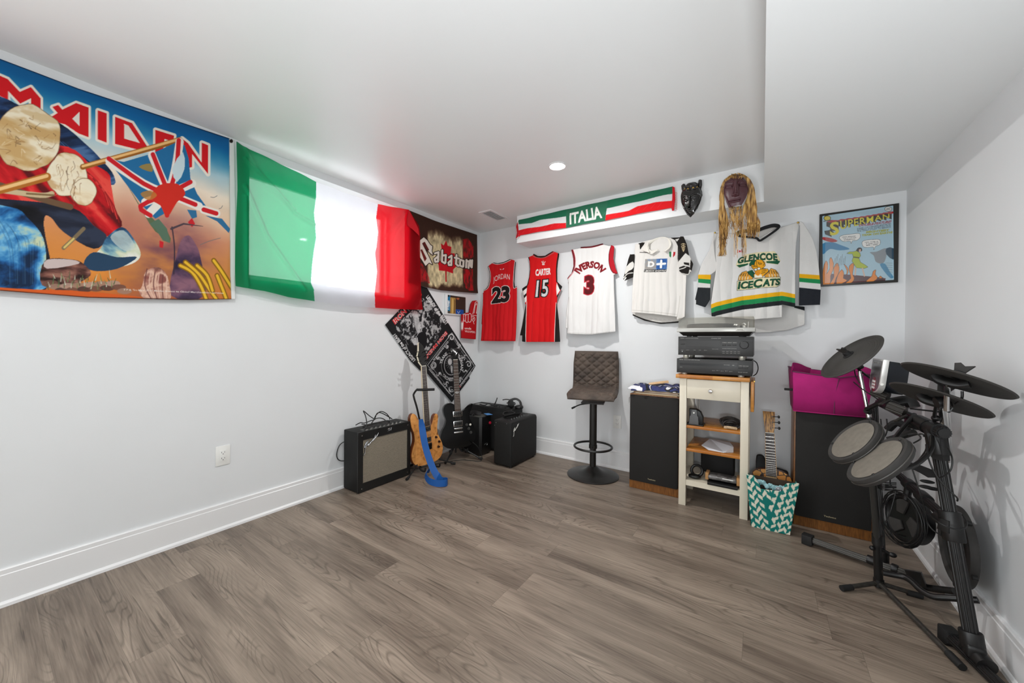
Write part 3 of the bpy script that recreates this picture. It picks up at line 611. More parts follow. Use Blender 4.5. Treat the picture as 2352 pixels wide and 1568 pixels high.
# ---- two black printed bandanas hung as one diagonal strip
q = lambda *p: K(p, 880, 650, 5.6)
def bandana(name, out, label):
    c = Canvas(0, XL+.006, 1.9, 3.12, .45, 1.66, .0032, '17171a'); c.cut(q(*out)); return c
c = bandana('a', [(22, 535), (200, 350), (480, 40), (560, 60), (890, 605), (540, 1050), (480, 1130), (350, 1000)], '')
R_ = random.Random(12)
# pale smoky print, kept generic
I, cov = c.cover(q((150, 560), (380, 340), (480, 200), (600, 180), (780, 480), (760, 560), (560, 900), (420, 820), (300, 720), (180, 620))); n = fbm(c.u*30, c.z*30, 5); n2 = fbm(c.u*75, c.z*60, 6)
c.put(I, cov*np.clip((n[I]*1.3+n2[I]*.8-1.02)*4, 0, .8), 'd8d8d8')
for k in range(60):
    x = R_.uniform(150, 700); y = R_.uniform(300, 800); 
    if abs((x-420)-(y-560)*.3) < 240: c.line(q((x, y), (x+R_.uniform(-30, 30), y+R_.uniform(10, 50)), (x+R_.uniform(-40, 40), y+R_.uniform(40, 90))), R_.uniform(.5, 1.8), ('e0e0e0', '9a9a9a', '0e0e10')[k % 3], smooth=3, a=.8)
c.poly(q((380, 400), (440, 370), (470, 600), (430, 640)), 'cfcfcf', smooth=3, a=.8); c.poly(q((500, 400), (530, 380), (510, 560), (480, 620)), 'c6c6c6', smooth=3, a=.7)
c.poly(q((430, 680), (520, 620), (560, 700), (540, 830), (470, 860), (420, 760)), '111114', smooth=3); c.poly(q((500, 900), (540, 940), (520, 1010), (490, 960)), '8a8a8a', smooth=3, a=.6)
for k in range(5): c.line(q((360+k*18, 720-k*4), (400+k*12, 790)), 2.2, 'd0d0d0')
c.text('IRON', q((150, 535), (305, 375), (112, 478)), 'f0e6e2', bold=.07); c.text('IRON', q((150, 535), (305, 375), (112, 478)), 'd61820', bold=.02)
c.text('IRON MAIDEN', q((800, 615), (505, 975), (828, 650)), 'f0e6e2', bold=.07); c.text('IRON MAIDEN', q((800, 615), (505, 975), (828, 650)), 'd61820', bold=.02)
c.text('LEGACY of the BEAST', q((415, 985), (145, 640), (380, 1015)), 'e6e6e6', bold=.03)
c.text('LEGACY of the BEAST', q((545, 185), (800, 545), (580, 150)), 'e6e6e6', bold=.03)
c.poly(q((478, 110), (496, 150), (478, 185)), 'd02020')
o = c.build('bandana', PC, lambda u, z: .002+.003*fbm(u*6, z*6, 4)); tag(o, 'black bandana with red IRON MAIDEN print tilted beneath the flags', 'bandana', 'black bandanas pinned to the wall')
c = bandana('b', [(545, 1045), (885, 605), (1180, 1062), (1100, 1200), (1105, 1225), (1085, 1250), (960, 1415), (875, 1530), (560, 1160)], '')
Cn = (870, 1060)
def sq(s): return [(Cn[0]-s*315, Cn[1]-5), (Cn[0]+5, Cn[1]-s*430), (Cn[0]+s*300, Cn[1]+8), (Cn[0]+8, Cn[1]+s*400)]
c.line(q(*sq(.98)), .9, 'dcdcdc', closed=True); c.line(q(*sq(.86)), .6, 'bdbdbd', closed=True)
c.line(q(*[(Cn[0]+128*math.cos(t), Cn[1]+165*math.sin(t)) for t in [i*PI/18 for i in range(36)]]), .7, 'b8b8b8', closed=True)
c.line(q(*[(Cn[0]-5+88*math.cos(t), Cn[1]-5+125*math.sin(t)) for t in [i*PI/18 for i in range(36)]]), 1.4, 'c8c8c8', closed=True)
c.poly(q(*[(850+26*math.cos(t), 1010+42*math.sin(t)) for t in [i*PI/6 for i in range(12)]]), 'c8c8c8', smooth=2); c.poly(q((860, 1060), (885, 1075), (880, 1160), (862, 1130)), 'b8b8b8', smooth=2)
for k in range(14): a = k*2*PI/14; c.line(q((850+24*math.cos(a), 1010+40*math.sin(a)), (850+60*math.cos(a+.3), 1015+85*math.sin(a+.3))), .7, '8c8c8c')
def circ(txt, a0, a1, r0, r1, inv=False):
    def f(x, y):
        a = math.radians(a0+(a1-a0)*x); r = r0+(r1-r0)*y; X = Cn[0]+r*math.cos(a)*.78; Y = Cn[1]+r*math.sin(a)
        return (880+X/5.6, 650+Y/5.6)
    c.text(txt, None, 'e4e4e4', bold=.02, fn=f)
circ('TRANS', -172, -115, 150, 195); circ('SIBERIAN', -62, 20, 150, 195); circ('ORCHESTRA', 140, 62, 200, 155)
for (cx, cy, r) in ((640, 1060, 42), (870, 700, 42), (1090, 1045, 38), (870, 1360, 36)):
    for s in range(3):
        ph = R_.uniform(0, 6); c.line(q(*[(cx+r*(1-i/26)*math.cos(ph+i*.32), cy+1.15*r*(1-i/26)*math.sin(ph+i*.32)) for i in range(20)]), 1.3, 'd8d8d8')
for (cx, cy) in ((710, 1175), (800, 1290), (705, 950), (810, 800), (1030, 950), (960, 800), (1040, 1140), (980, 1240)):
    for s in range(4):
        a = R_.uniform(0, 6); c.line(q((cx, cy), (cx+20*math.cos(a), cy+26*math.sin(a)), (cx+32*math.cos(a+.8), cy+40*math.sin(a+.8))), 1.4, 'cfcfcf', smooth=4)
for (A, B) in (((585, 1110), (855, 1430)), ((640, 990), (830, 740)), ((915, 720), (1140, 1030)), ((960, 1350), (1130, 1130))):
    for k in range(16):
        t = k/16+.01; x = A[0]+(B[0]-A[0])*t; y = A[1]+(B[1]-A[1])*t; c.line(q((x-6, y-6), (x+8, y+R_.uniform(2, 12))), 1.5, 'cacaca')
c.line(q((968, 1315), (985, 1335)), 2, 'c01a1a')
o = c.build('bandana', PC, lambda u, z: .007+.003*fbm(u*6, z*6, 9)); tag(o, 'black and white paisley bandana with ringed lettering behind the black guitar', 'bandana', 'black bandanas pinned to the wall')
# ---- boxed disc display case and foam finger
t = thing('display_case', 'small clear wall case holding a blue and gold game box', 'display case', (XL, 0, 0))
y0, y1, z0, z1 = 2.622, 2.915, 1.362, 1.563
MB().box(.0, .022, y0, y1, z0, z1, bev=.003).obj('case', mat('clear_plastic', 'dfe3e3', rough=.15, spec=.6), t)
c = Canvas(0, XL+.024, y0+.028, y1-.002, z0+.012, z1-.008, .0022, '3a2820')
q = lambda *p: K(p, 1010, 660, 12.06)
c.poly(q((150, 150), (290, 200), (290, 800), (160, 780)), '1f7aa8'); c.poly(q((165, 170), (265, 180), (270, 260), (170, 250)), '1c2a2a'); c.poly(q((180, 640), (290, 650), (290, 800), (170, 790)), '4a4640')
c.text('Thief', q((262, 640), (278, 350), (188, 636)), 'f0f4f4', bold=.03)
c.poly(q((290, 270), (440, 290), (440, 760), (290, 750)), 'b08a48'); c.poly(q((340, 330), (380, 340), (370, 700), (330, 700)), 'd8b468', smooth=2); c.poly(q((400, 330), (430, 340), (430, 700), (395, 720)), '7a5a30')
c.poly(q((460, 290), (540, 290), (530, 340), (470, 330)), 'b0603c', smooth=2); c.poly(q((440, 600), (660, 620), (660, 770), (440, 760)), '1a4a9c'); c.line(q((490, 660), (520, 720), (560, 650)), 1, 'b8c8e0')
c.build('cover', PC, None, thick=.001, parent=t).location = (-XL, 0, 0)
q = lambda *p: K(p, 1010, 660, 12.06)
fin = [(600, 760), (650, 740), (740, 700), (800, 700), (835, 710), (860, 560), (890, 430), (930, 370), (985, 360), (1030, 390), (1042, 460), (1010, 700), (1000, 800), (1000, 900), (975, 1435), (555, 1395), (575, 900)]
c = Canvas(0, XL+.045, 2.84, 3.14, 1.09, 1.58, .0022, 'b80a14'); c.cut(q(*fin))
wl = 'f0e0dc'; c.line(q((640, 780), (600, 1395)), 1.1, wl)
for P in (((640, 790), (650, 740), (690, 750), (690, 900), (650, 930), (640, 860)), ((690, 790), (720, 750), (760, 760), (760, 940), (720, 970), (690, 930)), ((765, 760), (810, 720), (850, 760), (850, 900), (820, 960), (770, 950)), ((870, 800), (930, 820), (950, 890), (910, 940), (870, 890)), ((890, 740), (930, 560), (960, 420), (1000, 395), (1040, 440), (1010, 620), (1000, 720)), ((930, 710), (960, 500), (990, 440), (1020, 480), (990, 710)), ((880, 770), (1000, 780)), ((910, 960), (930, 1010))): c.line(q(*P), 1.3, wl, smooth=4)
c.poly(q((970, 440), (1000, 430), (1010, 480), (980, 500)), 'dca0a0'); c.poly(q((890, 830), (925, 850), (915, 900), (885, 880)), 'e8c8c4')
c.text('unda', q((665, 1155), (850, 1168), (670, 1095)), wl, bold=.03); c.text('VROOPERS', q((668, 1238), (960, 1268), (664, 1182)), wl, bold=.02)
ff = c.build('foam_finger', PC, lambda u, z: 0*u, thick=.030); tag(ff, 'red foam pointing finger hung beside the wall corner', 'foam finger')
ff.location = (-.003, 0, 0)
# ---- scarf on the bulkhead
q = lambda *p: K(p, 1160, 380, 4.9)
c = Canvas(1, YS-.008, -1.96, -.50, 2.03, 2.30, .0026, 'e2e3e4')
c.cut(q((160, 615), (700, 495), (1100, 408), (1890, 240), (1912, 250), (1918, 380), (1905, 508), (1882, 512), (1875, 478), (1500, 545), (1130, 622), (900, 660), (690, 703), (400, 745), (175, 787), (148, 825), (130, 828), (140, 760), (128, 690)))
c.poly(q((150, 560), (700, 470), (1900, 200), (1900, 318), (1800, 335), (1540, 400), (1150, 485), (690, 575), (400, 615), (300, 650), (160, 665)), '1c6b4d')
c.poly(q((155, 730), (250, 710), (400, 690), (560, 655), (690, 648), (690, 720), (160, 810)), 'e0141e'); c.poly(q((1140, 560), (1400, 510), (1500, 460), (1700, 415), (1900, 400), (1900, 500), (1130, 640)), 'e8141c')
c.poly(q((692, 500), (1160, 400), (1130, 640), (690, 720)), '2a6b50')
c.poly(q((120, 600), (150, 612), (158, 800), (110, 850)), 'b80c1c'); c.poly(q((1890, 200), (1930, 240), (1920, 520), (1878, 520), (1882, 400)), 'd01020')
c.text('ITALIA', q((730, 668), (1100, 592), (733, 540), (1080, 458)), 'eceae6', bold=.035)
for k in range(20): c.line(q((200+k*80, 760-k*15), (260+k*80, 690-k*15)), 1, 'ffffff', a=.12)
o = c.build('football_scarf', PC, lambda u, z: .004+.005*fbm(u*9, z*12, 3)+.003*np.sin(u*26+z*40), thick=.003)
tag(o, 'green, white and red scarf reading ITALIA along the bulkhead', 'scarf')
for side in (0, 1):
    b = MB()
    for k in range(10):
        x, y = ((138, 650+k*18), (1912, 300+k*20))[side]
        p = Vector(hit(1160+x/4.9, 380+y/4.9, 1, YS-.012)); b.tube([p, p+Vector(((-1 if x < 900 else 1)*.010, -.002, -.004)), p+Vector(((-1 if x < 900 else 1)*.016, -.004, -.016))], .0013, 5)
    b.obj('fringe', mat('scarf_fringe', 'c86060', rough=.9), o)
# ---- jerseys on the back wall
def drape(base, hem, zh, amp, fr, seed, rim=.03, xs=(0, 1)):
    def f(u, z):
        k = np.clip((zh-z)/1.0+1, 0, 1)
        t = np.clip((z-hem)/(zh-hem), 0, 1)
        w_ = u+.06*fbm(u*4, z*2.5, seed+3)
        return base+amp*(.12+.88*(1-t))*(.5+.5*np.sin(w_*fr+seed+2.5*fbm(u*3, z*1.5, seed)))+.006*(.25+.75*(1-t))*np.abs(np.sin(w_*fr*2.3+seed*2))+.022*fbm(u*7, z*3, seed)*(.5+.5*(1-t))+rim*(1-t)
    return f
q = lambda *p: K(p, 1080, 540, 5.6)
NB = mat('jersey_lining', 'b01018', rough=.85)
def jersey(name, out, plane, u0, u1, z0, z1, base, label, group, paint, disp, cat='jersey'):
    c = Canvas(1, YB-plane, u0, u1, z0, z1, .0026, base); c.cut(q(*out)); paint(c); o = c.build(name, PC, disp, thick=.006); return tag(o, label, cat, group)
def p1(c):
    for w, col, dx in ((3.6, '1a1212', 0), (1.2, 'f0e8e6', 5)):
        c.line(q((228-dx, 405), (254-dx, 500), (250-dx, 600), (222-dx, 680), (165, 716+dx)), w, col, smooth=4)
    c.line(q((236, 408), (262, 500), (258, 605), (228, 690), (165, 726)), 1.1, 'f0e8e6', smooth=4)
    c.line(q((576, 335), (566, 450), (562, 600), (572, 672), (603, 655)), 3.2, '1a1212', smooth=4); c.line(q((570, 335), (560, 450), (556, 600), (566, 682), (603, 668)), 1.1, 'f0e8e6', smooth=4)
    c.line(q((296, 352), (350, 364), (430, 350), (512, 312)), 2.6, '1a1212', smooth=4); c.line(q((290, 360), (350, 373), (434, 358), (516, 320)), 1.2, 'f0e8e6', smooth=4)
    c.line(q((385, 436), (396, 442)), 1.4, 'f4eeee'); c.line(q((432, 430), (418, 440)), 1.4, 'f4eeee')
    c.text('JORDAN', None, 'f0e6e4', bold=.0, fn=lambda x, y: (1080+(300+212*x-4*y)/5.6, 540+(630-34*x-26*math.sin(PI*x)-(88+4*x)*y)/5.6))
    c.text('23', q((278, 893), (524, 868), (280, 660), (526, 640)), 'f2e8e4', bold=.085); c.text('23', q((284, 886), (518, 862), (288, 668), (518, 648)), '17100e', bold=.055)
    c.line(q((178, 740), (175, 1000), (168, 1130)), 1, '8c0a12'); c.line(q((155, 1345), (608, 1350)), 1, 'a00812')
jersey('basketball_jersey', [(298, 350), (350, 362), (430, 345), (510, 308), (560, 320), (580, 345), (570, 450), (566, 600), (578, 672), (602, 655), (606, 760), (614, 950), (614, 1100), (608, 1362), (400, 1362), (155, 1358), (160, 1250), (172, 1130), (180, 900), (178, 760), (162, 714), (212, 686), (240, 620), (252, 540), (244, 460), (225, 405), (250, 380)], .035, -2.50, -2.02, 1.06, 1.96, 'd2101a',
       'red basketball jersey with JORDAN 23, nearest the wall corner', 'basketball jerseys hung on the back wall', p1, drape(-.012, 1.12, 1.84, .022, 26, 1))
def p2(c):
    K1, W1 = '16120f', 'eeeae6'
    c.poly(q((745, 870), (756, 1390), (690, 1390), (690, 1288), (660, 1288), (715, 1050)), K1); c.poly(q((1128, 870), (1180, 1060), (1200, 1390), (1120, 1390)), K1)
    c.line(q((748, 860), (756, 1375)), 1.1, W1); c.line(q((1124, 870), (1118, 1375)), 1.1, W1)
    c.poly(q((660, 690), (750, 640), (742, 690), (690, 730)), K1); c.poly(q((688, 726), (744, 680), (740, 750), (706, 785)), W1); c.poly(q((706, 785), (742, 745), (742, 780), (716, 815)), K1); c.poly(q((716, 815), (744, 780), (748, 850), (726, 880)), W1)
    c.poly(q((1128, 600), (1205, 660), (1165, 712)), K1); c.poly(q((1124, 612), (1168, 712), (1132, 785), (1122, 700)), W1); c.poly(q((1132, 780), (1150, 750), (1140, 830)), K1)
    c.line(q((812, 240), (860, 272), (950, 272), (1062, 205)), 3.4, K1, smooth=4); c.line(q((800, 262), (860, 287), (960, 285), (1080, 220)), 1, '8a8080', smooth=4)
    c.line(q((752, 285), (770, 400), (772, 500), (752, 640)), 2.4, K1, smooth=4); c.line(q((1138, 235), (1124, 350), (1120, 450), (1130, 600)), 4, K1, smooth=4)
    for P in (((940, 362), (938, 332)), ((930, 362), (920, 338)), ((950, 362), (962, 340)), ((932, 376), (950, 376))): c.line(q(*P), 1.5 if P[0][1] < 370 else 3, 'e8d8d4')
    c.text('CARTER', q((845, 527), (1042, 508), (846, 440), (1042, 420)), 'f4efec', bold=.045)
    c.text('15', q((842, 812), (1026, 800), (858, 575), (1030, 558)), K1, bold=.10); c.text('15', q((852, 800), (1014, 790), (866, 586), (1018, 570)), 'd8d8da', bold=.015)
    c.line(q((826, 860), (822, 1380)), 1, '900a12', a=.6)
jersey('basketball_jersey', [(745, 285), (802, 262), (818, 238), (870, 268), (960, 262), (1060, 205), (1142, 235), (1126, 330), (1120, 430), (1130, 600), (1192, 662), (1165, 735), (1138, 800), (1132, 880), (1168, 1100), (1186, 1370), (1120, 1372), (750, 1372), (700, 1366), (703, 1290), (672, 1288), (718, 1060), (738, 900), (728, 870), (712, 800), (690, 730), (678, 690), (742, 648), (768, 540), (775, 440), (765, 340)], .035, -2.02, -1.50, 1.06, 2.02, 'd80c12',
       'red and black basketball jersey with CARTER 15, between two others', 'basketball jerseys hung on the back wall', p2, drape(-.012, 1.12, 1.92, .026, 22, 4))
def p3(c):
    D, L_ = '8c1420', 'f0ecea'
    c.line(q((1418, 158), (1540, 152), (1620, 138), (1708, 112)), 3.6, D, smooth=4); c.line(q((1418, 158), (1540, 152), (1620, 138), (1708, 112)), 1, '2c1014', smooth=4)
    c.line(q((1312, 188), (1340, 290), (1342, 400), (1312, 485), (1258, 552)), 3.8, D, smooth=4); c.line(q((1312, 188), (1343, 290), (1345, 400), (1314, 488), (1258, 558)), .9, '2c1014', smooth=4)
    c.line(q((1324, 188), (1354, 290), (1358, 400), (1326, 495), (1262, 568)), .8, 'c02030', smooth=4)
    c.poly(q((1818, 128), (1860, 140), (1845, 300), (1875, 430), (1900, 492), (1840, 490), (1795, 400), (1780, 280), (1795, 180)), 'b81424', smooth=2); c.line(q((1812, 135), (1786, 240), (1790, 370), (1830, 470), (1890, 497)), 1.4, '541018', smooth=4); c.line(q((1806, 140), (1779, 240), (1782, 375), (1824, 482), (1886, 508)), 1, L_, smooth=4)
    Cx, Cy = 1550, 592
    def f(x, y):
        a = math.radians(-57+114*x); r = 160+92*y; return (1080+(Cx+r*math.sin(a))/5.6, 540+(Cy-8-r*math.cos(a)+(x-.5)*-18)/5.6)
    for col, bd in (('a01c26', .06), ('6e1018', .01)): c.text('IVERSON', None, col, bold=bd, space=1.05, fn=f)
    c.text('3', q((1463, 780), (1616, 772), (1468, 510), (1610, 505)), 'c02434', bold=.09); c.text('3', q((1474, 768), (1604, 760), (1478, 522), (1600, 518)), '5c1015', bold=.05)
    c.line(q((1290, 800), (1292, 1120), (1294, 1200)), .8, 'b8b6b4'); c.line(q((1285, 1255), (1600, 1268), (1870, 1235)), .8, 'bdbbb9')
jersey('basketball_jersey', [(1300, 190), (1325, 184), (1345, 180), (1420, 166), (1418, 150), (1540, 143), (1620, 128), (1705, 106), (1718, 122), (1790, 140), (1820, 128), (1852, 145), (1842, 300), (1872, 430), (1897, 492), (1850, 512), (1856, 700), (1874, 1000), (1886, 1242), (1800, 1252), (1600, 1278), (1400, 1274), (1278, 1265), (1282, 1198), (1254, 1196), (1260, 1000), (1285, 800), (1275, 600), (1256, 555), (1312, 495), (1336, 400), (1330, 300)], .035, -1.50, -1.00, 1.10, 2.06, 'e9e8e6',
       'white basketball jersey with arched IVERSON and number 3', 'basketball jerseys hung on the back wall', p3, drape(-.012, 1.18, 1.95, .028, 24, 9))
# ---- soccer shirt
q = lambda *p: K(p, 1420, 480, 4.9)
t = thing('soccer_shirt', 'white and black soccer shirt with blue D+ logo on the chest', 'shirt', (0, 0, 0))
c = Canvas(1, YB-.014, -1.0, -.38, 1.22, 1.98, .0028, 'dedbd5'); c.cut(q((200, 700), (640, 700), (765, 900), (758, 1212), (690, 1252), (682, 1278), (480, 1292), (300, 1256), (165, 1197), (178, 1100)))
c.line(q((165, 1190), (300, 1246), (480, 1284), (682, 1270)), 3.4, '14110f', smooth=4)
for k in range(9): c.text('KAPPA', q((200+k*52, 1206+k*10-k*k*.55), (232+k*52, 1212+k*10-k*k*.55), (201+k*52, 1198+k*10-k*k*.55)), 'b8b4ae')
c.build('back_panel', PC, lambda u, z: .004+.008*fbm(u*5, z*5, 2), thick=.003, parent=t)
c = Canvas(1, YB-.040, -1.02, -.38, 1.22, 2.0, .0026, 'e7e4de')
c.cut(q((190, 396), (250, 380), (330, 352), (480, 322), (560, 330), (600, 322), (735, 314), (700, 420), (684, 560), (690, 700), (770, 742), (768, 850), (762, 1000), (758, 1215), (700, 1240), (668, 1250), (668, 1215), (400, 1182), (165, 1165), (168, 960), (175, 700), (182, 560), (186, 450)))
c.poly(q((582, 322), (745, 306), (690, 420), (676, 600), (668, 560), (672, 420), (640, 350)), '17130f'); c.poly(q((225, 384), (300, 376), (265, 430), (245, 455), (240, 400)), '17130f', smooth=2); c.line(q((245, 488), (350, 492)), 1.4, '1c1916')
c.poly(q((640, 340), (690, 330), (660, 365)), 'e7e4de')
c.poly(q((574, 482), (600, 480), (597, 548), (578, 535)), '2c7a4c'); c.poly(q((599, 480), (622, 482), (618, 545), (597, 550)), 'ecebe8'); c.poly(q((621, 482), (646, 484), (640, 520), (617, 547)), 'b8202c')
c.poly(q((305, 565), (432, 562), (430, 684), (300, 684)), '9c9893'); c.poly(q((432, 562), (556, 558), (550, 680), (430, 684)), '2c5a9c'); n = fbm(c.u*60, c.z*60, 3); I, cov = c.cover(q((305, 565), (556, 558), (550, 680), (300, 684))); c.put(I, cov*np.clip(n[I]*2-.9, 0, .5), '7d9cc4')
c.text('D', q((335, 655), (408, 655), (338, 588)), 'efeeea', bold=.06); c.line(q((443, 622), (530, 616)), 5, 'f4f4f2'); c.line(q((487, 583), (484, 658)), 5, 'f4f4f2')
c.poly(q((296, 684), (546, 680), (544, 710), (294, 712)), '22201e'); c.text("LIBERTA' DIGITALE", q((302, 707), (540, 704), (303, 689)), 'f0eeea', bold=.03)
c.line(q((170, 1140), (400, 1158), (668, 1190)), .9, 'bdb9b2'); c.line(q((700, 980), (690, 1100), (672, 1215)), 1, 'c6c2ba')
c.build('body', PC, drape(-.012, 1.26, 1.9, .016, 30, 6), thick=.003, parent=t)
c = Canvas(1, YB-.050, -.56, -.32, 1.5, 1.98, .0026, 'e2dfd9')
c.cut(q((700, 312), (738, 312), (775, 400), (798, 510), (846, 620), (826, 702), (790, 746), (735, 735), (695, 705), (688, 660), (682, 590), (690, 440)))
c.poly(q((690, 306), (745, 306), (778, 420), (802, 530), (760, 500), (680, 596), (685, 420)), '17130f')
for P in (((712, 400), (735, 390), (755, 400)), ((715, 420), (735, 412), (755, 425), (735, 440), (715, 430)), ((722, 445), (738, 480), (750, 445)), ((735, 392), (736, 480))): c.line(q(*P), 1.5, 'c9b48c', smooth=3)
c.poly(q((740, 602), (800, 608), (805, 640), (745, 625)), '17130f'); c.poly(q((690, 660), (740, 640), (806, 655), (815, 740), (740, 745), (690, 705)), '17130f'); c.line(q((692, 682), (740, 668), (765, 655)), 2, 'e2dfd9'); c.line(q((700, 720), (790, 738), (806, 690)), 2.2, 'e2dfd9', smooth=3); c.poly(q((818, 570), (850, 620), (828, 700), (808, 680)), '17130f')
c.build('sleeve', PC, lambda u, z: .004+.014*fbm(u*10, z*8, 4), thick=.004, parent=t)
c = Canvas(1, YB-.045, -1.02, -.88, 1.42, 1.84, .0026, '17130f')
c.cut(q((157, 458), (188, 455), (184, 600), (172, 770), (120, 790), (75, 810), (60, 790), (95, 650), (120, 560)))
c.poly(q((95, 650), (165, 590), (180, 640), (160, 680), (120, 700), (80, 740)), 'e2dfd9', smooth=2); c.line(q((65, 780), (110, 730), (168, 720)), 2, 'e2dfd9', smooth=3); c.line(q((68, 806), (90, 775)), 3, 'f0f0ec')
c.build('sleeve', PC, lambda u, z: .004+.012*fbm(u*10, z*8, 7), thick=.004, parent=t)
def colpts(P, d): return [Vector(hit(x, y, 1, YB-dd)) for (x, y), dd in zip(q(*P), d)]
b = MB(); b.tube(colpts([(350, 490), (335, 440), (345, 385), (420, 345), (500, 328), (565, 345), (588, 395), (570, 440), (520, 478)], [.068, .06, .05, .035, .03, .035, .05, .06, .068]), .011, 8, smooth=5, flat=.6)
b.obj('collar', mat('cream_knit', 'e6e2d8', rough=.9), t)
c = Canvas(1, YB-.062, -.95, -.70, 1.70, 1.93, .002, 'ebe7de'); c.cut(q((262, 460), (330, 372), (345, 380), (330, 440), (378, 470), (440, 452), (530, 440), (572, 400), (588, 430), (545, 492), (440, 470), (378, 512), (340, 492))); c.build('collar_flap', PC, lambda u, z: .006*fbm(u*20, z*20, 3), thick=.003, parent=t)
c = Canvas(1, YB-.052, -.86, -.76, 1.78, 1.90, .0015, 'c01824'); c.cut(q((440, 382), (516, 374), (514, 404), (444, 418))); c.poly(q((440, 378), (520, 370), (518, 386), (440, 396)), '1c1412'); c.text('Kappa', q((446, 408), (508, 398), (446, 398)), 'f0d8d8'); c.build('neck_tag', PC, None, thick=.001, parent=t)
# ---- hockey jersey
t = thing('hockey_jersey', 'white mesh hockey jersey with GLENCOE ICECATS panther crest', 'jersey')
MC = cloth_mat('jersey_mesh', rough=.85, bump=.9, bscale=420)
def hj(plane, u0, u1, z0, z1, out, base='e0dfdc'):
    c = Canvas(1, YB-plane, u0, u1, z0, z1, .0021, base); c.cut(q(*out)); return c
c = hj(.012, -.22, .42, 1.15, 2.06, [(1300, 290), (1600, 240), (2000, 400), (1990, 1090), (2096, 1100), (2098, 1302), (1900, 1362), (1700, 1386), (1500, 1390), (1400, 1200)])
c.poly(q((1980, 1050), (2100, 1080), (2100, 1145), (1980, 1110)), '16191c'); c.build('back_panel', MC, lambda u, z: .004+.008*fbm(u*6, z*5, 2), thick=.003, parent=t)
c = hj(.045, -.34, .36, 1.15, 2.1, [(1085, 262), (1200, 268), (1345, 288), (1440, 310), (1560, 330), (1590, 362), (1700, 262), (1790, 222), (1900, 190), (2042, 140), (2020, 260), (2000, 400), (1992, 600), (1988, 1062), (1990, 1108), (1840, 1078), (1840, 1222), (1700, 1232), (1518, 1246), (1400, 1236), (1060, 1210), (1050, 1080), (1075, 900), (1100, 720), (1108, 640), (1085, 500), (1075, 380)])
ye, gr_, bk = 'eab010', '1c8a4e', '1d2224'
def stripe(y0, y1, col): c.poly(q(*[(x, y+y0) for x, y in ((1040, 1082), (1110, 1055), (1400, 985), (1500, 975), (1840, 935), (1990, 962))]+[(x, y+y1) for x, y in ((1990, 962), (1840, 935), (1500, 975), (1400, 985), (1110, 1055), (1040, 1082))]), col)
stripe(0, 46, ye); stripe(46, 100, gr_); stripe(100, 150, bk)
e_ = lambda *p: [(1680+x/8.142, 570+y/8.142) for x, y in p]
OG, DK, CRM = 'eba51c', '14201a', 'ece2b8'; GR2 = '17573a'
# banner letters with their green block shadow
ban = [(95, 320), (130, 230), (260, 130), (480, 90), (800, 75), (850, 130), (905, 245), (860, 310), (650, 280), (500, 235), (320, 290), (150, 365)]
c.line(e_(*ban), 2.0, 'ded2a0', closed=True); c.poly(e_(*ban), CRM)
c.poly(e_((95, 325), (310, 285), (320, 300), (300, 320), (150, 368)), GR2); c.poly(e_((650, 252), (900, 245), (905, 260), (862, 312), (655, 282)), GR2)
def fg(x, y):
    X = 105+760*x; b0 = 305-205*x+150*x*x; h_ = 118+22*x; return (1680+(X+26*y*(1.1-x*1.7))/8.142, 570+(b0-h_*y-8*math.sin(PI*x)*y)/8.142)
c.text('GLENCOE', None, DK, bold=.055, space=1.06, fn=fg); c.text('GLENCOE', None, '1c5c40', bold=.015, space=1.06, fn=fg)
# cat
c.poly(e_((365, 250), (480, 210), (470, 270), (420, 330), (340, 340), (330, 300)), GR2); c.poly(e_((300, 440), (390, 410), (440, 480), (420, 560), (330, 540)), GR2)
hd_ = [(470, 220), (560, 225), (620, 270), (632, 330), (600, 370), (560, 385), (680, 400), (690, 440), (620, 500), (560, 570), (430, 560), (420, 500), (450, 470), (420, 400), (380, 360), (375, 320), (430, 320), (440, 270)]
c.line(e_(*hd_), 1.5, DK, closed=True); c.poly(e_(*hd_), OG)
c.poly(e_((435, 490), (500, 530), (560, 500), (585, 560), (430, 560)), 'f0ead8'); c.poly(e_((450, 440), (530, 430), (540, 500), (500, 525), (455, 500)), 'dc8c20'); c.line(e_((450, 500), (500, 530), (548, 490)), .9, 'f0ead8')
for cx, cy in ((455, 405), (515, 390)): c.line(e_(*[(cx+30*math.cos(t_), cy+24*math.sin(t_)) for t_ in [i*PI/5 for i in range(10)]]), 1.0, DK, closed=True); c.poly(e_(*[(cx+27*math.cos(t_), cy+20*math.sin(t_)) for t_ in [i*PI/5 for i in range(10)]]), 'ecebe0')
for P in (((500, 260), (520, 310), (570, 300)), ((510, 280), (560, 290)), ((430, 330), (470, 350)), ((470, 240), (475, 320), (490, 360)), ((560, 400), (640, 400)), ((570, 440), (650, 425)), ((560, 480), (630, 460)), ((380, 450), (430, 480)), ((590, 250), (615, 300), (595, 330)), ((400, 340), (440, 345))): c.line(e_(*P), 1.0, DK, smooth=3)
for y in (345, 370, 395, 420): c.line(e_((330, y-8), (415, y)), .5, DK)
for sx, x0, y0 in ((1, 130, 600), (-1, 890, 560)):
    pw = [(x0, y0), (x0+sx*20, y0-80), (x0+sx*70, y0-140), (x0+sx*150, y0-170), (x0+sx*190, y0-110), (x0+sx*270, y0-40), (x0+sx*250, y0+10), (x0+sx*120, y0+12)]
    c.line(e_(*pw), 1.6, DK, closed=True); c.poly(e_(*pw), 'e0a03c')
    for k in range(4): c.line(e_((x0+sx*(30+k*50), y0-20-k*6), (x0+sx*(40+k*48), y0-80-k*10), (x0+sx*(70+k*40), y0-118-k*10)), 1.1, DK, smooth=3); c.line(e_((x0+sx*(20+k*52), y0-8), (x0+sx*(34+k*50), y0-62)), 1.5, 'f2ecd4')
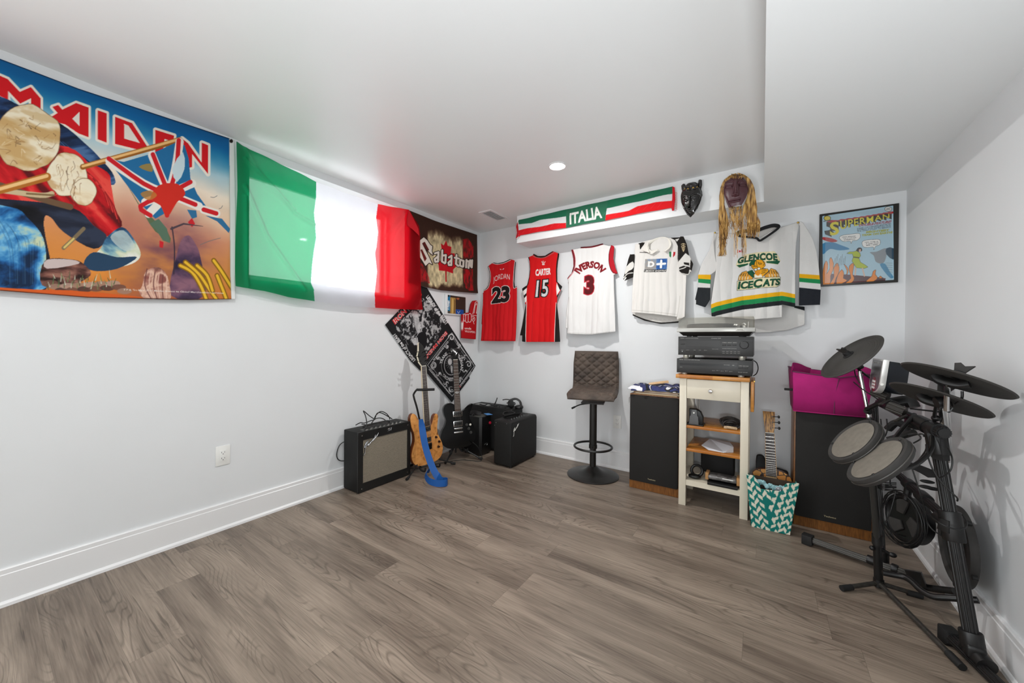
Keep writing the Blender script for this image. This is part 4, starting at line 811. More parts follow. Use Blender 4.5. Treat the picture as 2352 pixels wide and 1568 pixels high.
bn = [(110, 795), (115, 625), (380, 590), (560, 565), (600, 560), (910, 550), (905, 690), (840, 735), (560, 745), (400, 765)]
c.line(e_(*bn), 1.6, DK, closed=True); c.poly(e_(*bn), CRM)
for tx, X0, X1, B0, B1, T0, T1 in (('ICE', 118, 400, 778, 752, 632, 612), ('C', 400, 568, 758, 742, 590, 575), ('ATS', 575, 900, 735, 700, 590, 572)):
    for col, bd in ((DK, .05), ('1c5c40', .015)): c.text(tx, e_((X0, B0), (X1, B1), (X0+22, T0), (X1+18, T1)), col, bold=bd)
c.poly(q((1342, 462), (1398, 452), (1398, 488), (1342, 497)), 'ecebe9'); c.poly(q((1340, 462), (1352, 460), (1352, 496), (1340, 498)), 'c82434'); c.poly(q((1386, 454), (1398, 452), (1398, 489), (1386, 491)), 'c82434'); c.poly(q((1362, 490), (1358, 475), (1368, 464), (1380, 474), (1376, 488)), 'c82434')
c.build('body', MC, drape(-.012, 1.25, 2.0, .02, 20, 5), thick=.004, parent=t)
def sl(plane, u0, u1, z0, z1, out, bands, seed):
    c = hj(plane, u0, u1, z0, z1, out)
    for P, col in bands: c.poly(q(*P), col)
    c.build('sleeve', MC, lambda u, z: .004+.02*fbm(u*7, z*5, seed), thick=.006, parent=t)
sl(.060, .20, .46, 1.36, 2.08, [(2042, 140), (2075, 160), (2130, 240), (2185, 340), (2225, 470), (2250, 620), (2266, 800), (2276, 900), (2264, 1130), (2120, 1112), (1990, 1100), (1985, 760), (1990, 600), (1998, 400), (2018, 250)],
   [(((1980, 728), (2280, 750), (2280, 798), (1980, 772)), ye), (((1980, 772), (2280, 798), (2280, 846), (1980, 818)), gr_), (((1980, 880), (2290, 912), (2290, 1150), (1980, 1120)), '1b1f26')], 3)
sl(.050, -.42, -.20, 1.30, 1.98, [(1085, 262), (1078, 380), (1088, 500), (1112, 640), (1100, 700), (1046, 740), (1040, 870), (1036, 1020), (982, 1106), (930, 1090), (858, 1066), (905, 860), (903, 750), (940, 630), (1030, 470), (1060, 360)],
   [(((880, 742), (1050, 742), (1050, 795), (880, 788)), ye), (((880, 786), (1050, 796), (1050, 846), (880, 828)), gr_), (((850, 882), (1060, 890), (1060, 1130), (840, 1130)), '22262a')], 8)
b = MB(); b.tube(colpts([(1350, 295), (1345, 270), (1400, 250), (1560, 238), (1660, 205), (1745, 184), (1800, 192), (1800, 215), (1740, 262), (1640, 330), (1590, 355), (1550, 325), (1430, 312), (1370, 305)], [.05, .04, .03, .03, .03, .035, .045, .055, .062, .066, .068, .066, .06, .055]), .012, 8, smooth=5, closed=True, flat=.6)
b.obj('collar', mat('black_rib_knit', '15171a', rough=.9), t)
c = hj(.022, -.20, .20, 1.80, 2.06, [(1370, 285), (1420, 262), (1560, 248), (1760, 200), (1790, 205), (1700, 262), (1600, 320), (1440, 300)], 'c8c6c2'); c.build('inner_back', MC, None, thick=.002, parent=t)
for x, y in ((1088, 266), (2024, 152)):
    b = MB(); p = Vector(hit(1420+x/4.9, 480+y/4.9, 1, YB-.06)); b.cyl(p+Vector((0, .055, 0)), p, .003, n=8); b.ball(p, .007, .004, .007, 10, 6)
    b.obj('push_pin', mat('brass_pin', 'b89a50', rough=.35, metal=.8), t)
# ---- framed comic cover poster (heroes left out)
q = lambda *p: K(p, 1860, 440, 6.533)
t = thing('comic_poster', 'black framed comic cover poster reading SUPERMAN near the corner', 'poster')
fp = [Vector(hit(x, y, 1, YB-.012)) for x, y in q((120, 348), (1330, 168), (1338, 1352), (160, 1428))]
x0, x1 = (fp[0].x+fp[3].x)/2, (fp[1].x+fp[2].x)/2; z0, z1 = (fp[2].z+fp[3].z)/2, (fp[0].z+fp[1].z)/2
MB().box(x0, x1, YB-.013, YB-.002, z0, z1, bev=.002).obj('frame', mat('black_frame', '24221f', rough=.4), t)
c = Canvas(1, YB-.0145, .30, .72, 1.32, 2.03, .0016, 'a9ccdb'); c.cut(q((188, 368), (1252, 208), (1262, 1322), (196, 1395)))
c.c = c.c*.9+.1*rgb('c9dde6')
ext = [(240, 460), (380, 410), (560, 375), (760, 340), (1000, 315), (1190, 325), (1200, 420), (460, 580), (320, 670), (220, 620)]
for k, x in enumerate((250, 400, 500, 600, 700, 790, 880, 960, 1040, 1120)):
    c.poly(q((x, 455-k*14), (x+70, 425-k*14), (x+190, 430-k*15), (x+110, 470-k*15)), 'b01a22'); c.poly(q((x, 455-k*14), (x+110, 470-k*15), (x+110, 560-k*16), (x, 520-k*16)), '1c1612')
c.poly(q((220, 590), (300, 575), (330, 680), (230, 640)), '1c1612')
def ft(x, y): X = 295+905*x; h_ = 250*(1-x)**2.2+(88-14*x); return (1860+X/6.533, 440+(672-285*x+ (35*x*(1-x)*-3) - h_*y*(1 if x < .11 else 1)+ (0 if x < .11 else -110*(1-x)**2))/6.533)
for col, bd in (('17130f', .10), ('e2d62e', .03)):
    c.text('S', q((300, 668), (440, 640), (300, 460), (440, 445)), col, bold=bd)
    c.text('UPERMAN', q((460, 570), (1195, 395), (455, 435), (1195, 330)), col, bold=bd*.6-.005, space=1.12)
c.text('DOUBLE-FEATURE!', q((735, 525), (1215, 470), (740, 490), (1228, 430)), 'a01828', bold=.03, shear=.2)
for k, (a0, tx) in enumerate(((710, 'RISKED THE HUNDRED MISSION OF'), (712, 'BATMAN AND ROBIN IN OUR'), (714, 'THE GREAT STORY TO MENACE'))): c.text(tx, q((a0, 562+k*22), (1215, 492+k*22), (a0, 546+k*22)), '24303a', bold=.01)
c.text('MIGHTIEST', q((845, 625), (1190, 590), (850, 590), (1195, 558)), '8c8c20', bold=.05); c.text('MIGHTIEST', q((845, 625), (1190, 590), (850, 590), (1195, 558)), 'c8c838', bold=.0)
c.text('TEAM ON EARTH!', q((780, 670), (1240, 625), (780, 640), (1240, 592)), '8c8c20', bold=.05); c.text('TEAM ON EARTH!', q((780, 670), (1240, 625), (780, 640), (1240, 592)), 'c8c838', bold=.0)
for (P, tx) in (([(445, 690), (500, 655), (620, 640), (740, 630), (755, 680), (710, 725), (640, 735), (620, 775), (605, 740), (500, 745)], ('LOOK! NOBODY!', 'THIS IS A JOB FOR', 'SOMEBODY!')), ([(785, 770), (820, 735), (940, 720), (1045, 722), (1050, 790), (985, 820), (960, 870), (950, 828), (820, 832)], ("NO, THIS IS", 'A JOB FOR', 'ME! I SEE!'))):
    c.line(q(*P), 1.2, '22201e', smooth=4, closed=True); c.poly(q(*P), 'f2f0ec', smooth=4)
    x_, y_ = P[0][0]+40, P[0][1]-2
    for k, s_ in enumerate(tx): c.text(s_, q((x_+k*12, y_+k*22), (x_+k*12+ (200 if k < 2 else 170), y_-14+k*22), (x_+k*12, y_-13+k*22)), '2a2826', bold=.02)
c.line(q(*[(262+50*math.cos(a), 398+36*math.sin(a)) for a in [i*PI/8 for i in range(16)]]), 1.5, '22201e', closed=True); c.poly(q(*[(262+46*math.cos(a), 398+33*math.sin(a)) for a in [i*PI/8 for i in range(16)]]), 'd8c438'); c.text('NATIONAL', q((205, 455), (325, 438), (205, 435)), '3a3632', bold=.03)
c.poly(q(*[(1178+58*math.cos(a), 260+38*math.sin(a)) for a in [i*PI/8 for i in range(16)]]), '4a4a46'); c.poly(q(*[(1178+50*math.cos(a), 260+32*math.sin(a)) for a in [i*PI/8 for i in range(16)]]), 'ecebe6'); c.text('DC', q((1150, 275), (1208, 268), (1150, 250)), '2c2a28', bold=.04)
# burning log and flames; a figure in a green dress; blue and grey streaks of colour where the heroes were
c.poly(q((196, 1225), (600, 1245), (1000, 1280), (1140, 1300), (1130, 1335), (600, 1368), (196, 1395)), '5a1c26')
for k in range(6): c.line(q((230, 1250+k*22), (1100, 1290+k*8)), .8, '2c0e14')
for P in ([(200, 1395), (200, 1180), (240, 1040), (270, 1090), (265, 1170), (250, 1240), (300, 1150), (295, 1030), (320, 990), (355, 1080), (345, 1180), (310, 1260), (300, 1390)], [(300, 1390), (365, 1280), (360, 1150), (410, 1070), (440, 1140), (430, 1220), (390, 1300), (360, 1385)], [(400, 1380), (420, 1260), (480, 1170), (510, 1230), (500, 1300), (560, 1330), (480, 1375)], [(515, 1090), (570, 1150), (570, 1220), (550, 1240), (560, 1180)], [(540, 1370), (620, 1300), (590, 1180), (600, 1110), (660, 1070), (650, 1160), (640, 1240), (665, 1300), (630, 1360)], [(845, 1345), (930, 1270), (950, 1200), (990, 1175), (980, 1240), (1015, 1290), (960, 1340)], [(1040, 1295), (1060, 1265), (1085, 1295)]):
    c.line(q(*P), 1.3, '2a1408', closed=True, smooth=2); c.poly(q(*P), 'e8861c', smooth=2)
for k in range(8): c.line(q((350+k*25, 1130-k*6), (380+k*22, 1000-(k % 3)*30)), .7, '4a5058')
c.poly(q((700, 870), (730, 840), (775, 845), (785, 885), (750, 900), (700, 890)), '1c1a1a', smooth=3); c.poly(q((735, 870), (765, 860), (765, 895), (745, 905)), 'dcae96', smooth=2)
dr = [(645, 905), (700, 890), (750, 920), (760, 960), (735, 1000), (760, 1060), (830, 1100), (870, 1130), (820, 1150), (700, 1140), (660, 1080), (635, 1040), (655, 980), (640, 930), (590, 930), (560, 925), (600, 905)]
c.line(q(*dr), 1.3, '22281a', closed=True); c.poly(q(*dr), 'b4c424'); c.line(q((660, 982), (735, 992)), 2, '1c1c1c')
for P in (((690, 1145), (680, 1250)), ((790, 1150), (820, 1265))): c.line(q(*P), 3.2, 'dcbaa4')
c.poly(q((196, 680), (330, 700), (420, 740), (330, 760), (196, 720)), 'b01c22', smooth=2); c.poly(q((196, 780), (340, 760), (460, 800), (600, 860), (440, 880), (300, 860), (196, 940)), '1f7fb0', smooth=3)
c.poly(q((900, 910), (1000, 900), (1120, 850), (1160, 880), (1130, 1030), (1080, 1080), (990, 1050), (960, 960)), '8c9499', smooth=3); c.poly(q((1150, 850), (1256, 850), (1256, 1020), (1150, 940)), '1c4258', smooth=2); c.poly(q((1050, 1090), (1130, 1080), (1200, 1200), (1256, 1280), (1210, 1300), (1120, 1200)), '3f8cb4', smooth=2)
for k in range(5): c.line(q((1140, 1070+k*30), (1240, 1072+k*34)), .5, '5a6a74')
c.build('printed_cover', cloth_mat('glossy_print', rough=.3, bump=0, spec=.5), None, thick=0, parent=t)
b = MB()
MB().box(x0+.03, x1-.03, YB-.0158, YB-.0156, z0+.02, z1-.02).obj('glazing', gl, t)
# ============================================================ amplifiers, guitars, stool
BLK = mat('black_vinyl', '141413', rough=.6, bump=.5, bscale=500, spec=.35)
BLK2 = mat('black_plastic', '0d0d0d', rough=.45)
BMET = mat('black_metal', '121110', rough=.42, spec=.5)
CHR = mat('chrome', 'd8d8d8', rough=.18, metal=1)
STL = mat('steel', 'b4b4b2', rough=.3, metal=.9)
RUB = mat('black_rubber', '101010', rough=.7)
WHT = mat('white_print', 'e8e6e0', rough=.5)
CBL = mat('cable_rubber', '141414', rough=.5)
def onray(x, y, D):
    d = FW+RT*(x-IMW/2)/FPX-UP*(y-IMH/2)/FPX; return Vector(CAM+d*D)
def weave(name, c1, c2, s=260):
    m = bpy.data.materials.new(name); m.use_nodes = True; nt = m.node_tree; N = nt.nodes; L = nt.links; b = N['Principled BSDF']
    tc = N.new('ShaderNodeTexCoord'); mp = N.new('ShaderNodeMapping'); mp.inputs['Scale'].default_value = (1, .45, 1); L.new(tc.outputs['Object'], mp.inputs[0])
    w = N.new('ShaderNodeTexWave'); w.bands_direction = 'Z'; w.inputs['Scale'].default_value = s/6.28*1.0; w.inputs['Distortion'].default_value = 3.0; w.inputs['Detail'].default_value = 2; w.inputs['Detail Scale'].default_value = 3; L.new(mp.outputs[0], w.inputs[0])
    r = N.new('ShaderNodeValToRGB'); r.color_ramp.elements[0].color = lin(c1); r.color_ramp.elements[1].color = lin(c2); L.new(w.outputs[1], r.inputs[0]); L.new(r.outputs[0], b.inputs['Base Color']); b.inputs['Roughness'].default_value = .7
    return m
GRL = weave('silver_grille_cloth', '3e382f', 'a89d8a', 620)
SCRIPT = [[(0, .55), (.10, .95), (.26, 1.0), (.16, .80), (.08, .35), (.03, -.25), (-.05, -.35)], [(.02, .52), (.2, .62)], [(.22, .45), (.31, .60), (.27, .38), (.36, .5), (.40, .62), (.38, .42), (.47, .62), (.48, .48), (.56, .66)], [(.56, .5), (.62, .72), (.57, .5), (.64, .55), (.74, 1.0), (.66, .5), (.72, .62), (.77, .72), (.74, .55), (.86, .8), (.83, .62), (.95, .9)]]
def badge(name, parent, T, w, h, m, r=.0018):
    b = MB()
    for P in SCRIPT: b.tube([T @ Vector((x*w, y*h+x*w*.55, 0)) for x, y in P], r, 6, smooth=4)
    return b.obj(name, m, parent)
def knob(b, x, y, z, r=.009, h=.014): b.lathe([(r*1.15, 0), (r, .003), (r*.8, h), (0, h)], 14, T=Matrix.Translation((x, y, z)))
# -- combo with silver grille: local y along the wall, x out of the wall
t = thing('guitar_amplifier', 'black guitar amplifier with silver grille cloth by the left wall', 'amplifier', (-2.384, 1.557, 0))
W_, D_, Hh = .475, .182, .441
b = MB(); g0, g1, h0, h1 = .040, W_-.030, .066, .380
b.box(-D_, -.012, 0, W_, .006, Hh, bev=.007); b.obj('cabinet', BLK, t)
b = MB(); b.box(-.012, 0, 0, W_, .006, h0); b.box(-.012, 0, 0, W_, h1, Hh); b.box(-.012, 0, 0, g0, h0, h1); b.box(-.012, 0, g1, W_, h0, h1); b.obj('front_frame', mat('black_tolex_front', '111110', rough=.5, bump=.3, bscale=500), t)
MB().box(-.0115, -.006, g0, g1, h0, h1).obj('grille_cloth', GRL, t)
badge('logo_outline', t, frame_at((-.0035, .050, .292), (0, 1, 0), (1, 0, 0)), .125, .055, BLK2, .0042); badge('logo_badge', t, frame_at((.001, .050, .294), (0, 1, 0), (1, 0, 0)), .125, .055, CHR, .0019)  # thicker black script outlines the chrome one
for y, z in ((.03, .415), (.30, .415), (.03, .03), (.445, .415), (.445, .03)):
    if y != .30: MB().lathe([(.004, 0), (.004, .002), (0, .003)], 12, T=frame_at((0, y, z), (0, 1, 0), (1, 0, 0))).obj('screw', CHR, t)
b = MB(); b.box(-.075, -.018, .06, .43, Hh-.001, Hh+.001); b.obj('control_panel', mat('panel_grey', '35352f', rough=.4), t)
for k in range(9):
    b = MB(); knob(b, -.045, .085+k*.038, Hh+.001, .008, .013); b.obj('knob', BLK2, t)
for k in range(9): MB().box(-.030, -.024, .078+k*.038, .094+k*.038, Hh+.001, Hh+.0016).obj('panel_caption', WHT, t)
b = MB(); b.tube([(-.11, .12, Hh), (-.11, .14, Hh+.014), (-.11, .33, Hh+.014), (-.11, .35, Hh)], .009, 8, smooth=4, flat=.4); b.obj('handle', RUB, t)
MB().box(-.002, .0006, .268, .272, .405, .425).obj('model_badge', CHR, t)
b = MB()
for P in (((.248, .402), (.262, .408), (.252, .420), (.268, .424)), ((.266, .404), (.272, .424), (.284, .420), (.278, .406), (.288, .426))): b.tube([(.001, y, z) for y, z in P], .0012, 5, smooth=3)
b.obj('model_lettering', CHR, t)
def cable(name, label, paths, r=.0035, m=None, group=None, cat='cable'):
    b = MB()
    for P in paths: b.tube(P, r, 8, smooth=7)
    return tag(b.obj(name, m or CBL), label, cat, group)
cc = lambda x, y, D: onray(780+x/7.294, 930+y/7.294, D)
cable('instrument_cable', 'black cable springing up in loops on the silver-grille amplifier',
      [[cc(270, 335, 2.66), cc(350, 295, 2.66), cc(420, 300, 2.64), cc(520, 262, 2.66), cc(580, 240, 2.68), cc(500, 180, 2.68), cc(400, 98, 2.66), cc(430, 170, 2.62), cc(455, 290, 2.6), cc(450, 395, 2.585), cc(480, 385, 2.60)],
       [cc(520, 330, 2.64), cc(570, 250, 2.68), cc(610, 170, 2.7), cc(690, 107, 2.72), cc(780, 140, 2.74), cc(830, 200, 2.76), cc(840, 240, 2.76)],
       [cc(590, 235, 2.7), cc(620, 150, 2.7), cc(670, 125, 2.72), cc(760, 160, 2.74), cc(880, 232, 2.80)],
       [cc(520, 330, 2.62), cc(580, 245, 2.66), cc(660, 216, 2.68), cc(740, 235, 2.7), cc(790, 290, 2.68), cc(770, 330, 2.66), cc(740, 320, 2.655)],
       [cc(370, 318, 2.63), cc(450, 332, 2.62), cc(520, 330, 2.64), cc(620, 300, 2.68), cc(720, 305, 2.7)]])
cable('power_cable', 'black power cord looping behind the silver-grille amplifier', [[Vector((-2.555, 1.60, .36)), Vector((-2.582, 1.54, .33)), Vector((-2.585, 1.515, .26)), Vector((-2.582, 1.54, .21)), Vector((-2.555, 1.62, .20))]])
# -- black combo nearer the corner
t = thing('guitar_amplifier', 'black guitar amplifier with white script logo beside the far corner', 'amplifier', (-1.782, 2.622, 0))
W_, D_, Hh = .435, .195, .405
b = MB(); b.box(-D_, 0, 0, W_, .008, Hh, bev=.018, seg=4); b.obj('cabinet', BLK, t)
MB().box(-.001, .0035, .012, W_-.012, .035, Hh-.02, bev=.002).obj('grille', mat('black_grille_cloth', '11100f', rough=.8, bump=.5, bscale=900), t)
badge('logo_badge', t, frame_at((.006, .025, .295), (0, 1, 0), (1, 0, 0)), .085, .042, mat('pale_badge', 'd8d6d0', rough=.3))
MB().box(-.075, -.025, .05, .40, Hh-.0015, Hh+.001).obj('control_panel', BLK2, t)
for k in range(7):
    b = MB(); knob(b, -.052, .08+k*.04, Hh+.001, .008, .012); b.obj('knob', mat('knob_grey', '3a3a38', rough=.3), t)
for x in (-.17, -.025):
    for y in (.03, .40): MB().lathe([(.012, 0), (.010, .010), (0, .010)], 10, T=Matrix.Translation((x, y, 0))).obj('rubber_foot', RUB, t)
for x, z in ((-.165, .38), (-.18, .355), (-.05, .385)): MB().lathe([(.003, 0), (.003, .0015), (0, .002)], 10, T=frame_at((x, 0, z), (1, 0, 0), (0, -1, 0))).obj('screw', STL, t)
c7 = lambda x, y, D: onray(1050+x/8.255, 900+y/8.255, D)
b = MB(); b.tube([(-1.93, 2.72, .417), (-1.90, 2.80, .425), (-1.88, 2.90, .42)], .02, 8, smooth=4, flat=.35)
tag(b.obj('guitar_strap', mat('black_webbing', '1a1918', rough=.8)), 'rolled black strap lying on the amplifier nearest the stool', 'strap')
cable('instrument_cable', 'coiled black cable on the script-logo amplifier', [[c7(870, 440, 3.30), c7(870, 400, 3.33), c7(930, 370, 3.36), c7(1040, 372, 3.4), c7(1090, 395, 3.38), c7(1000, 425, 3.33), c7(900, 440, 3.30), c7(880, 400, 3.34), c7(960, 380, 3.38)]], .004)
# -- middle black practice amp, seen end-on
t = thing('practice_amplifier', 'small black amplifier with a red knob between the guitar and amplifier', 'amplifier', (-2.205, 2.725, 0))
MB().prism([(-.24, 0), (-.02, 0), (0, .02), (0, .155), (-.012, .165), (-.24, .165)], .012, .372, bev=.008).obj('cabinet', mat('black_satin', '0e0e0e', rough=.4), t)
MB().prism([(-.105, .006), (-.02, .006), (-.006, .02), (-.006, .155), (-.105, .155)], .3721, .3735).obj('control_panel', mat('worn_panel', '45443f', rough=.5, noise=.4, nscale=60), t)
MB().lathe([(.014, 0), (.013, .009), (0, .010)], 16, T=frame_at((0, .14, .30), (0, 1, 0), (1, 0, 0))).obj('knob', mat('red_knob', 'c0203c', rough=.3), t)
MB().tube([(0, .06, .10), (.004, .075, .112), (.004, .10, .108), (.002, .095, .09)], .0022, 6, smooth=4).obj('logo_badge', STL, t)
for x in (-.21, -.03):
    for y in (.03, .14): MB().cyl((x, y, 0), (x, y, .014), .011, n=10).obj('rubber_foot', RUB, t)
MB().tube([(-.13, .02, .372), (-.13, .04, .384), (-.13, .12, .384), (-.13, .14, .372)], .008, 8, smooth=4, flat=.5).obj('handle', RUB, t)
tag(MB().tube([(-2.40, 2.78, .384), (-2.36, 2.80, .395), (-2.31, 2.80, .392), (-2.28, 2.82, .384)], .024, 10, smooth=5, flat=.5).obj('rolled_cable_cover', RUB), 'glossy black bundle lying on the small red-knob amplifier', 'bundle')
tag(MB().prism([(-2.26, 2.84), (-2.19, 2.80), (-2.16, 2.85), (-2.23, 2.88)], .386, .389).obj('folded_paper', mat('blue_paper', '4a86c4', rough=.6)), 'scrap of blue paper behind the small red-knob amplifier', 'paper')
# -- wide cabinet at the back
t = thing('bass_amplifier', 'wide black amplifier in the corner with cables on top', 'amplifier', (-2.525, 2.93, 0))
b = MB(); b.box(0, .535, 0, .20, .01, .44, bev=.012, seg=3); b.obj('cabinet', BLK, t)
MB().box(.02, .515, -.004, .002, .03, .40).obj('grille', mat('black_grille_cloth'), t)
MB().box(.05, .22, .03, .10, .439, .4415).obj('control_panel', mat('silver_panel', '8a8a86', rough=.4, noise=.3, nscale=80), t)
for k in range(6):
    b = MB(); knob(b, .25+k*.035, .05, .440, .008, .013); b.obj('knob', BLK2, t)
for x in (.04, .50):
    for y in (.03, .17): MB().cyl((x, y, 0), (x, y, .012), .013, n=10).obj('rubber_foot', RUB, t)
t = thing('headphones', 'black headphones lying on the wide corner amplifier', 'headphones', (-2.06, 3.0, .44))
b = MB()
b.lathe([(0, 0), (.038, .002), (.042, .012), (.038, .028), (.02, .034), (0, .034)], 20, T=Matrix.Translation((0, 0, .036)) @ Matrix.Rotation(1.2, 4, 'Y')); b.obj('ear_cup', BLK2, t)
b = MB(); b.lathe([(0, 0), (.038, .002), (.042, .012), (.038, .028), (.02, .034), (0, .034)], 20, T=Matrix.Translation((.09, .03, .0)) ); b.obj('ear_cup', BLK2, t)
MB().tube([(.0, 0, .075), (.03, .05, .088), (.07, .07, .066), (.10, .05, .03)], .006, 8, smooth=6, flat=2).obj('headband', BLK2, t)
cable('instrument_cable', 'tangled black cables heaped on the wide corner amplifier', [[c7(x, y, d) for x, y, d in ((430, 230, 3.65), (520, 250, 3.6), (600, 220, 3.66), (700, 250, 3.64), (760, 110, 3.68), (735, 180, 3.66), (700, 260, 3.62), (800, 240, 3.66), (900, 262, 3.62), (1000, 250, 3.66), (1080, 200, 3.7), (1090, 240, 3.68), (960, 280, 3.62), (860, 285, 3.6))],
      [c7(x, y, d) for x, y, d in ((940, 210, 3.66), (1000, 185, 3.68), (990, 150, 3.7), (930, 140, 3.7), (860, 150, 3.7))]], .005)
# ------------------------------------------------------------ guitars
def guitar(label, B, Nn, nrm, outline, L, top_m, side_m, thick, head, name='electric_guitar'):
    t = thing(name, label, 'guitar'); B = Vector(B); y = (Vector(Nn)-B).normalized(); z = Vector(nrm); z = (z-y*z.dot(y)).normalized(); x = y.cross(z)
    t.matrix_world = Matrix([[x[i], y[i], z[i], B[i]] for i in range(3)]+[[0, 0, 0, 1]])
    P = [(p.x, p.y) for p in spl([(a, b_, 0) for a, b_ in outline], 5, True)]
    MB().prism(P, -thick, -.007, bev=.006).obj('body', side_m, t)
    MB().prism(P, -.007, 0, bev=.0025).obj('top', top_m, t)
    return t
def neck(t, y0, L, w0=.056, w1=.043, fb='3a2a22', bind=None, nfr=22, scale=.648, neckm=None, inl=False):
    ny = L
    b = MB(); b.loft([[(-w/2, y, .004), (-w*.42, y, -.012), (0, y, -.018), (w*.42, y, -.012), (w/2, y, .004)] for w, y in ((w0, y0-.04), (w1, ny))]); b.obj('neck', neckm or mat('maple', 'd8b888', rough=.4), t)
    b = MB(); b.loft([[(-w/2, y, .004), (w/2, y, .004), (w/2, y, .0095), (-w/2, y, .0095)] for w, y in ((w0, y0), (w1, ny))]); f = b.obj('fretboard', mat('fretboard_'+fb, fb, rough=.5, noise=.3, nscale=30, aniso=(20, 1, 1)), t)
    if bind:
        b = MB()
        for s in (-1, 1): b.loft([[(s*w/2, y, .0035), (s*(w/2+.0022), y, .0035), (s*(w/2+.0022), y, .0098), (s*w/2, y, .0098)] for w, y in ((w0, y0), (w1, ny))])
        b.obj('binding', bind, t)
    b = MB()
    for k in range(1, nfr+1):
        yy = ny-scale*(1-2**(-k/12)); w = w1+(w0-w1)*(ny-yy)/(ny-y0)
        if yy > y0: b.box(-w/2, w/2, yy-.0012, yy+.0012, .009, .0108)
    b.obj('frets', mat('nickel_fret', 'c8c4bc', rough=.25, metal=.8), f)
    MB().box(-w1/2, w1/2, ny, ny+.004, .004, .0115).obj('nut', mat('bone', 'e8e2d4', rough=.4), t)
    return w1
def strings(t, y0, y1, w0, w1, n=6, z0=.014, z1=.012):
    b = MB()
    for k in range(n):
        u_ = (k/(n-1)-.5); b.cyl((u_*w0, y0, z0), (u_*w1, y1, z1), .0004+.0001*k, n=5)
    b.obj('strings', mat('string_steel', 'c8c8c8', rough=.25, metal=1), t)
def tuner(t, x, y, s, m=CHR):
    b = MB(); b.cyl((x, y, -.012), (x, y, .012), .0035, n=10); b.cyl((x, y, -.007), (x+s*.03, y, -.007), .0025, n=8); b.ball((x+s*.034, y, -.007), .007, .010, .004, 10, 6); b.obj('tuner', m, t)
def humbucker(t, y, m, ring, w=.085, h=.04, pole=CHR):
    p = MB().box(-w/2, w/2, y-h/2, y+h/2, 0, .005, bev=.002).obj('pickup_ring', ring, t)
    MB().box(-w*.41, w*.41, y-h*.40, y+h*.40, .004, .009, bev=.0015).obj('pickup', m, p)
    b = MB()
    for k in range(6):
        for s in (-1, 1): b.cyl(((k-2.5)*.0105, y+s*h*.2, .009), ((k-2.5)*.0105, y+s*h*.2, .0098), .0022, n=8)
    b.obj('pole_pieces', pole, p)
# natural burl guitar on the stand
m = bpy.data.materials.new('burl_maple'); m.use_nodes = True; nt = m.node_tree; N = nt.nodes; L_ = nt.links; bb = N['Principled BSDF']
tc = N.new('ShaderNodeTexCoord'); n1 = N.new('ShaderNodeTexNoise'); n1.inputs['Scale'].default_value = 16; n1.inputs['Detail'].default_value = 6; n1.inputs['Distortion'].default_value = 1.4; L_.new(tc.outputs['Object'], n1.inputs[0])
r = N.new('ShaderNodeValToRGB'); e = r.color_ramp.elements; e[0].position = .30; e[0].color = lin('6a3a1c'); e[1].position = .62; e[1].color = lin('dc9c58'); k = e.new(.38); k.color = lin('b87a3c'); k = e.new(.46); k.color = lin('d08c4a'); L_.new(n1.outputs[0], r.inputs[0]); L_.new(r.outputs[0], bb.inputs['Base Color']); bb.inputs['Roughness'].default_value = .35
BURL = m
OUT1 = [(0, 0), (.08, .004), (.132, .03), (.155, .085), (.150, .14), (.124, .20), (.108, .245), (.108, .29), (.118, .34), (.124, .385), (.106, .405), (.084, .385), (.062, .335), (.035, .302), (0, .298), (-.036, .304), (-.062, .34), (-.080, .39), (-.102, .432), (-.130, .447), (-.150, .42), (-.148, .35), (-.124, .275), (-.124, .215), (-.150, .15), (-.160, .09), (-.136, .03), (-.08, .004)]
g1 = guitar('natural burl electric guitar with blue strap leaning in its stand', (-2.335, 2.19, .058), (-2.385, 2.165, .888), (.985, -.12, .1), OUT1, .83, BURL, mat('dark_stain', '6a3418', rough=.4), .044, None)
neck(g1, .32, .83, bind=mat('cream_binding', 'e6dcc4', rough=.4), fb='3c2e28')
strings(g1, .165, .83, .052, .036)
humbucker(g1, .295, BLK2, BLK2, w=.074, h=.038, pole=STL); humbucker(g1, .203, BLK2, BLK2, w=.074, h=.038, pole=STL)
b = MB(); b.box(-.038, .038, .142, .172, .001, .010, bev=.002); b.box(-.038, .038, .118, .142, .001, .005, bev=.001); b.obj('bridge', mat('black_nickel', '2a2826', rough=.3, metal=.8), g1)
for x, y in ((.088, .205), (.118, .160), (.108, .118)):
    b = MB(); knob(b, x, y, 0, .010, .014); b.obj('knob', mat('dark_red_knob', '2a1210', rough=.35), g1)
b = MB(); b.prism([(-.021, 0), (.021, 0), (.040, .03), (.050, .075), (.046, .12), (.030, .175), (.004, .205), (-.012, .200), (-.026, .13), (-.046, .09), (-.040, .03)], -.014, -.001, T=Matrix.Translation((0, .834, .004)) @ Matrix.Rotation(-.2, 4, 'X'), bev=.002)
hd = b.obj('headstock', mat('cream_binding'), g1)
MB().prism([(-.016, 0), (.021, 0), (.040, .03), (.050, .075), (.046, .12), (.030, .175), (.004, .205), (-.007, .198), (-.020, .13), (-.040, .09), (-.034, .031)], -.0008, .0006, T=Matrix.Translation((0, .834, .004)) @ Matrix.Rotation(-.2, 4, 'X')).obj('head_veneer', mat('black_gloss', '121212', rough=.15), hd)
for k, (x, y) in enumerate(((.030, .875), (.036, .915), (.028, .955), (-.030, .875), (-.032, .915), (-.022, .955))): tuner(g1, x, y, 1 if x > 0 else -1, mat('black_nickel'))
b = MB(); b.cyl((-.125, .437, -.02), (-.130, .452, -.02), .006, n=12); b.obj('strap_button', CHR, g1)
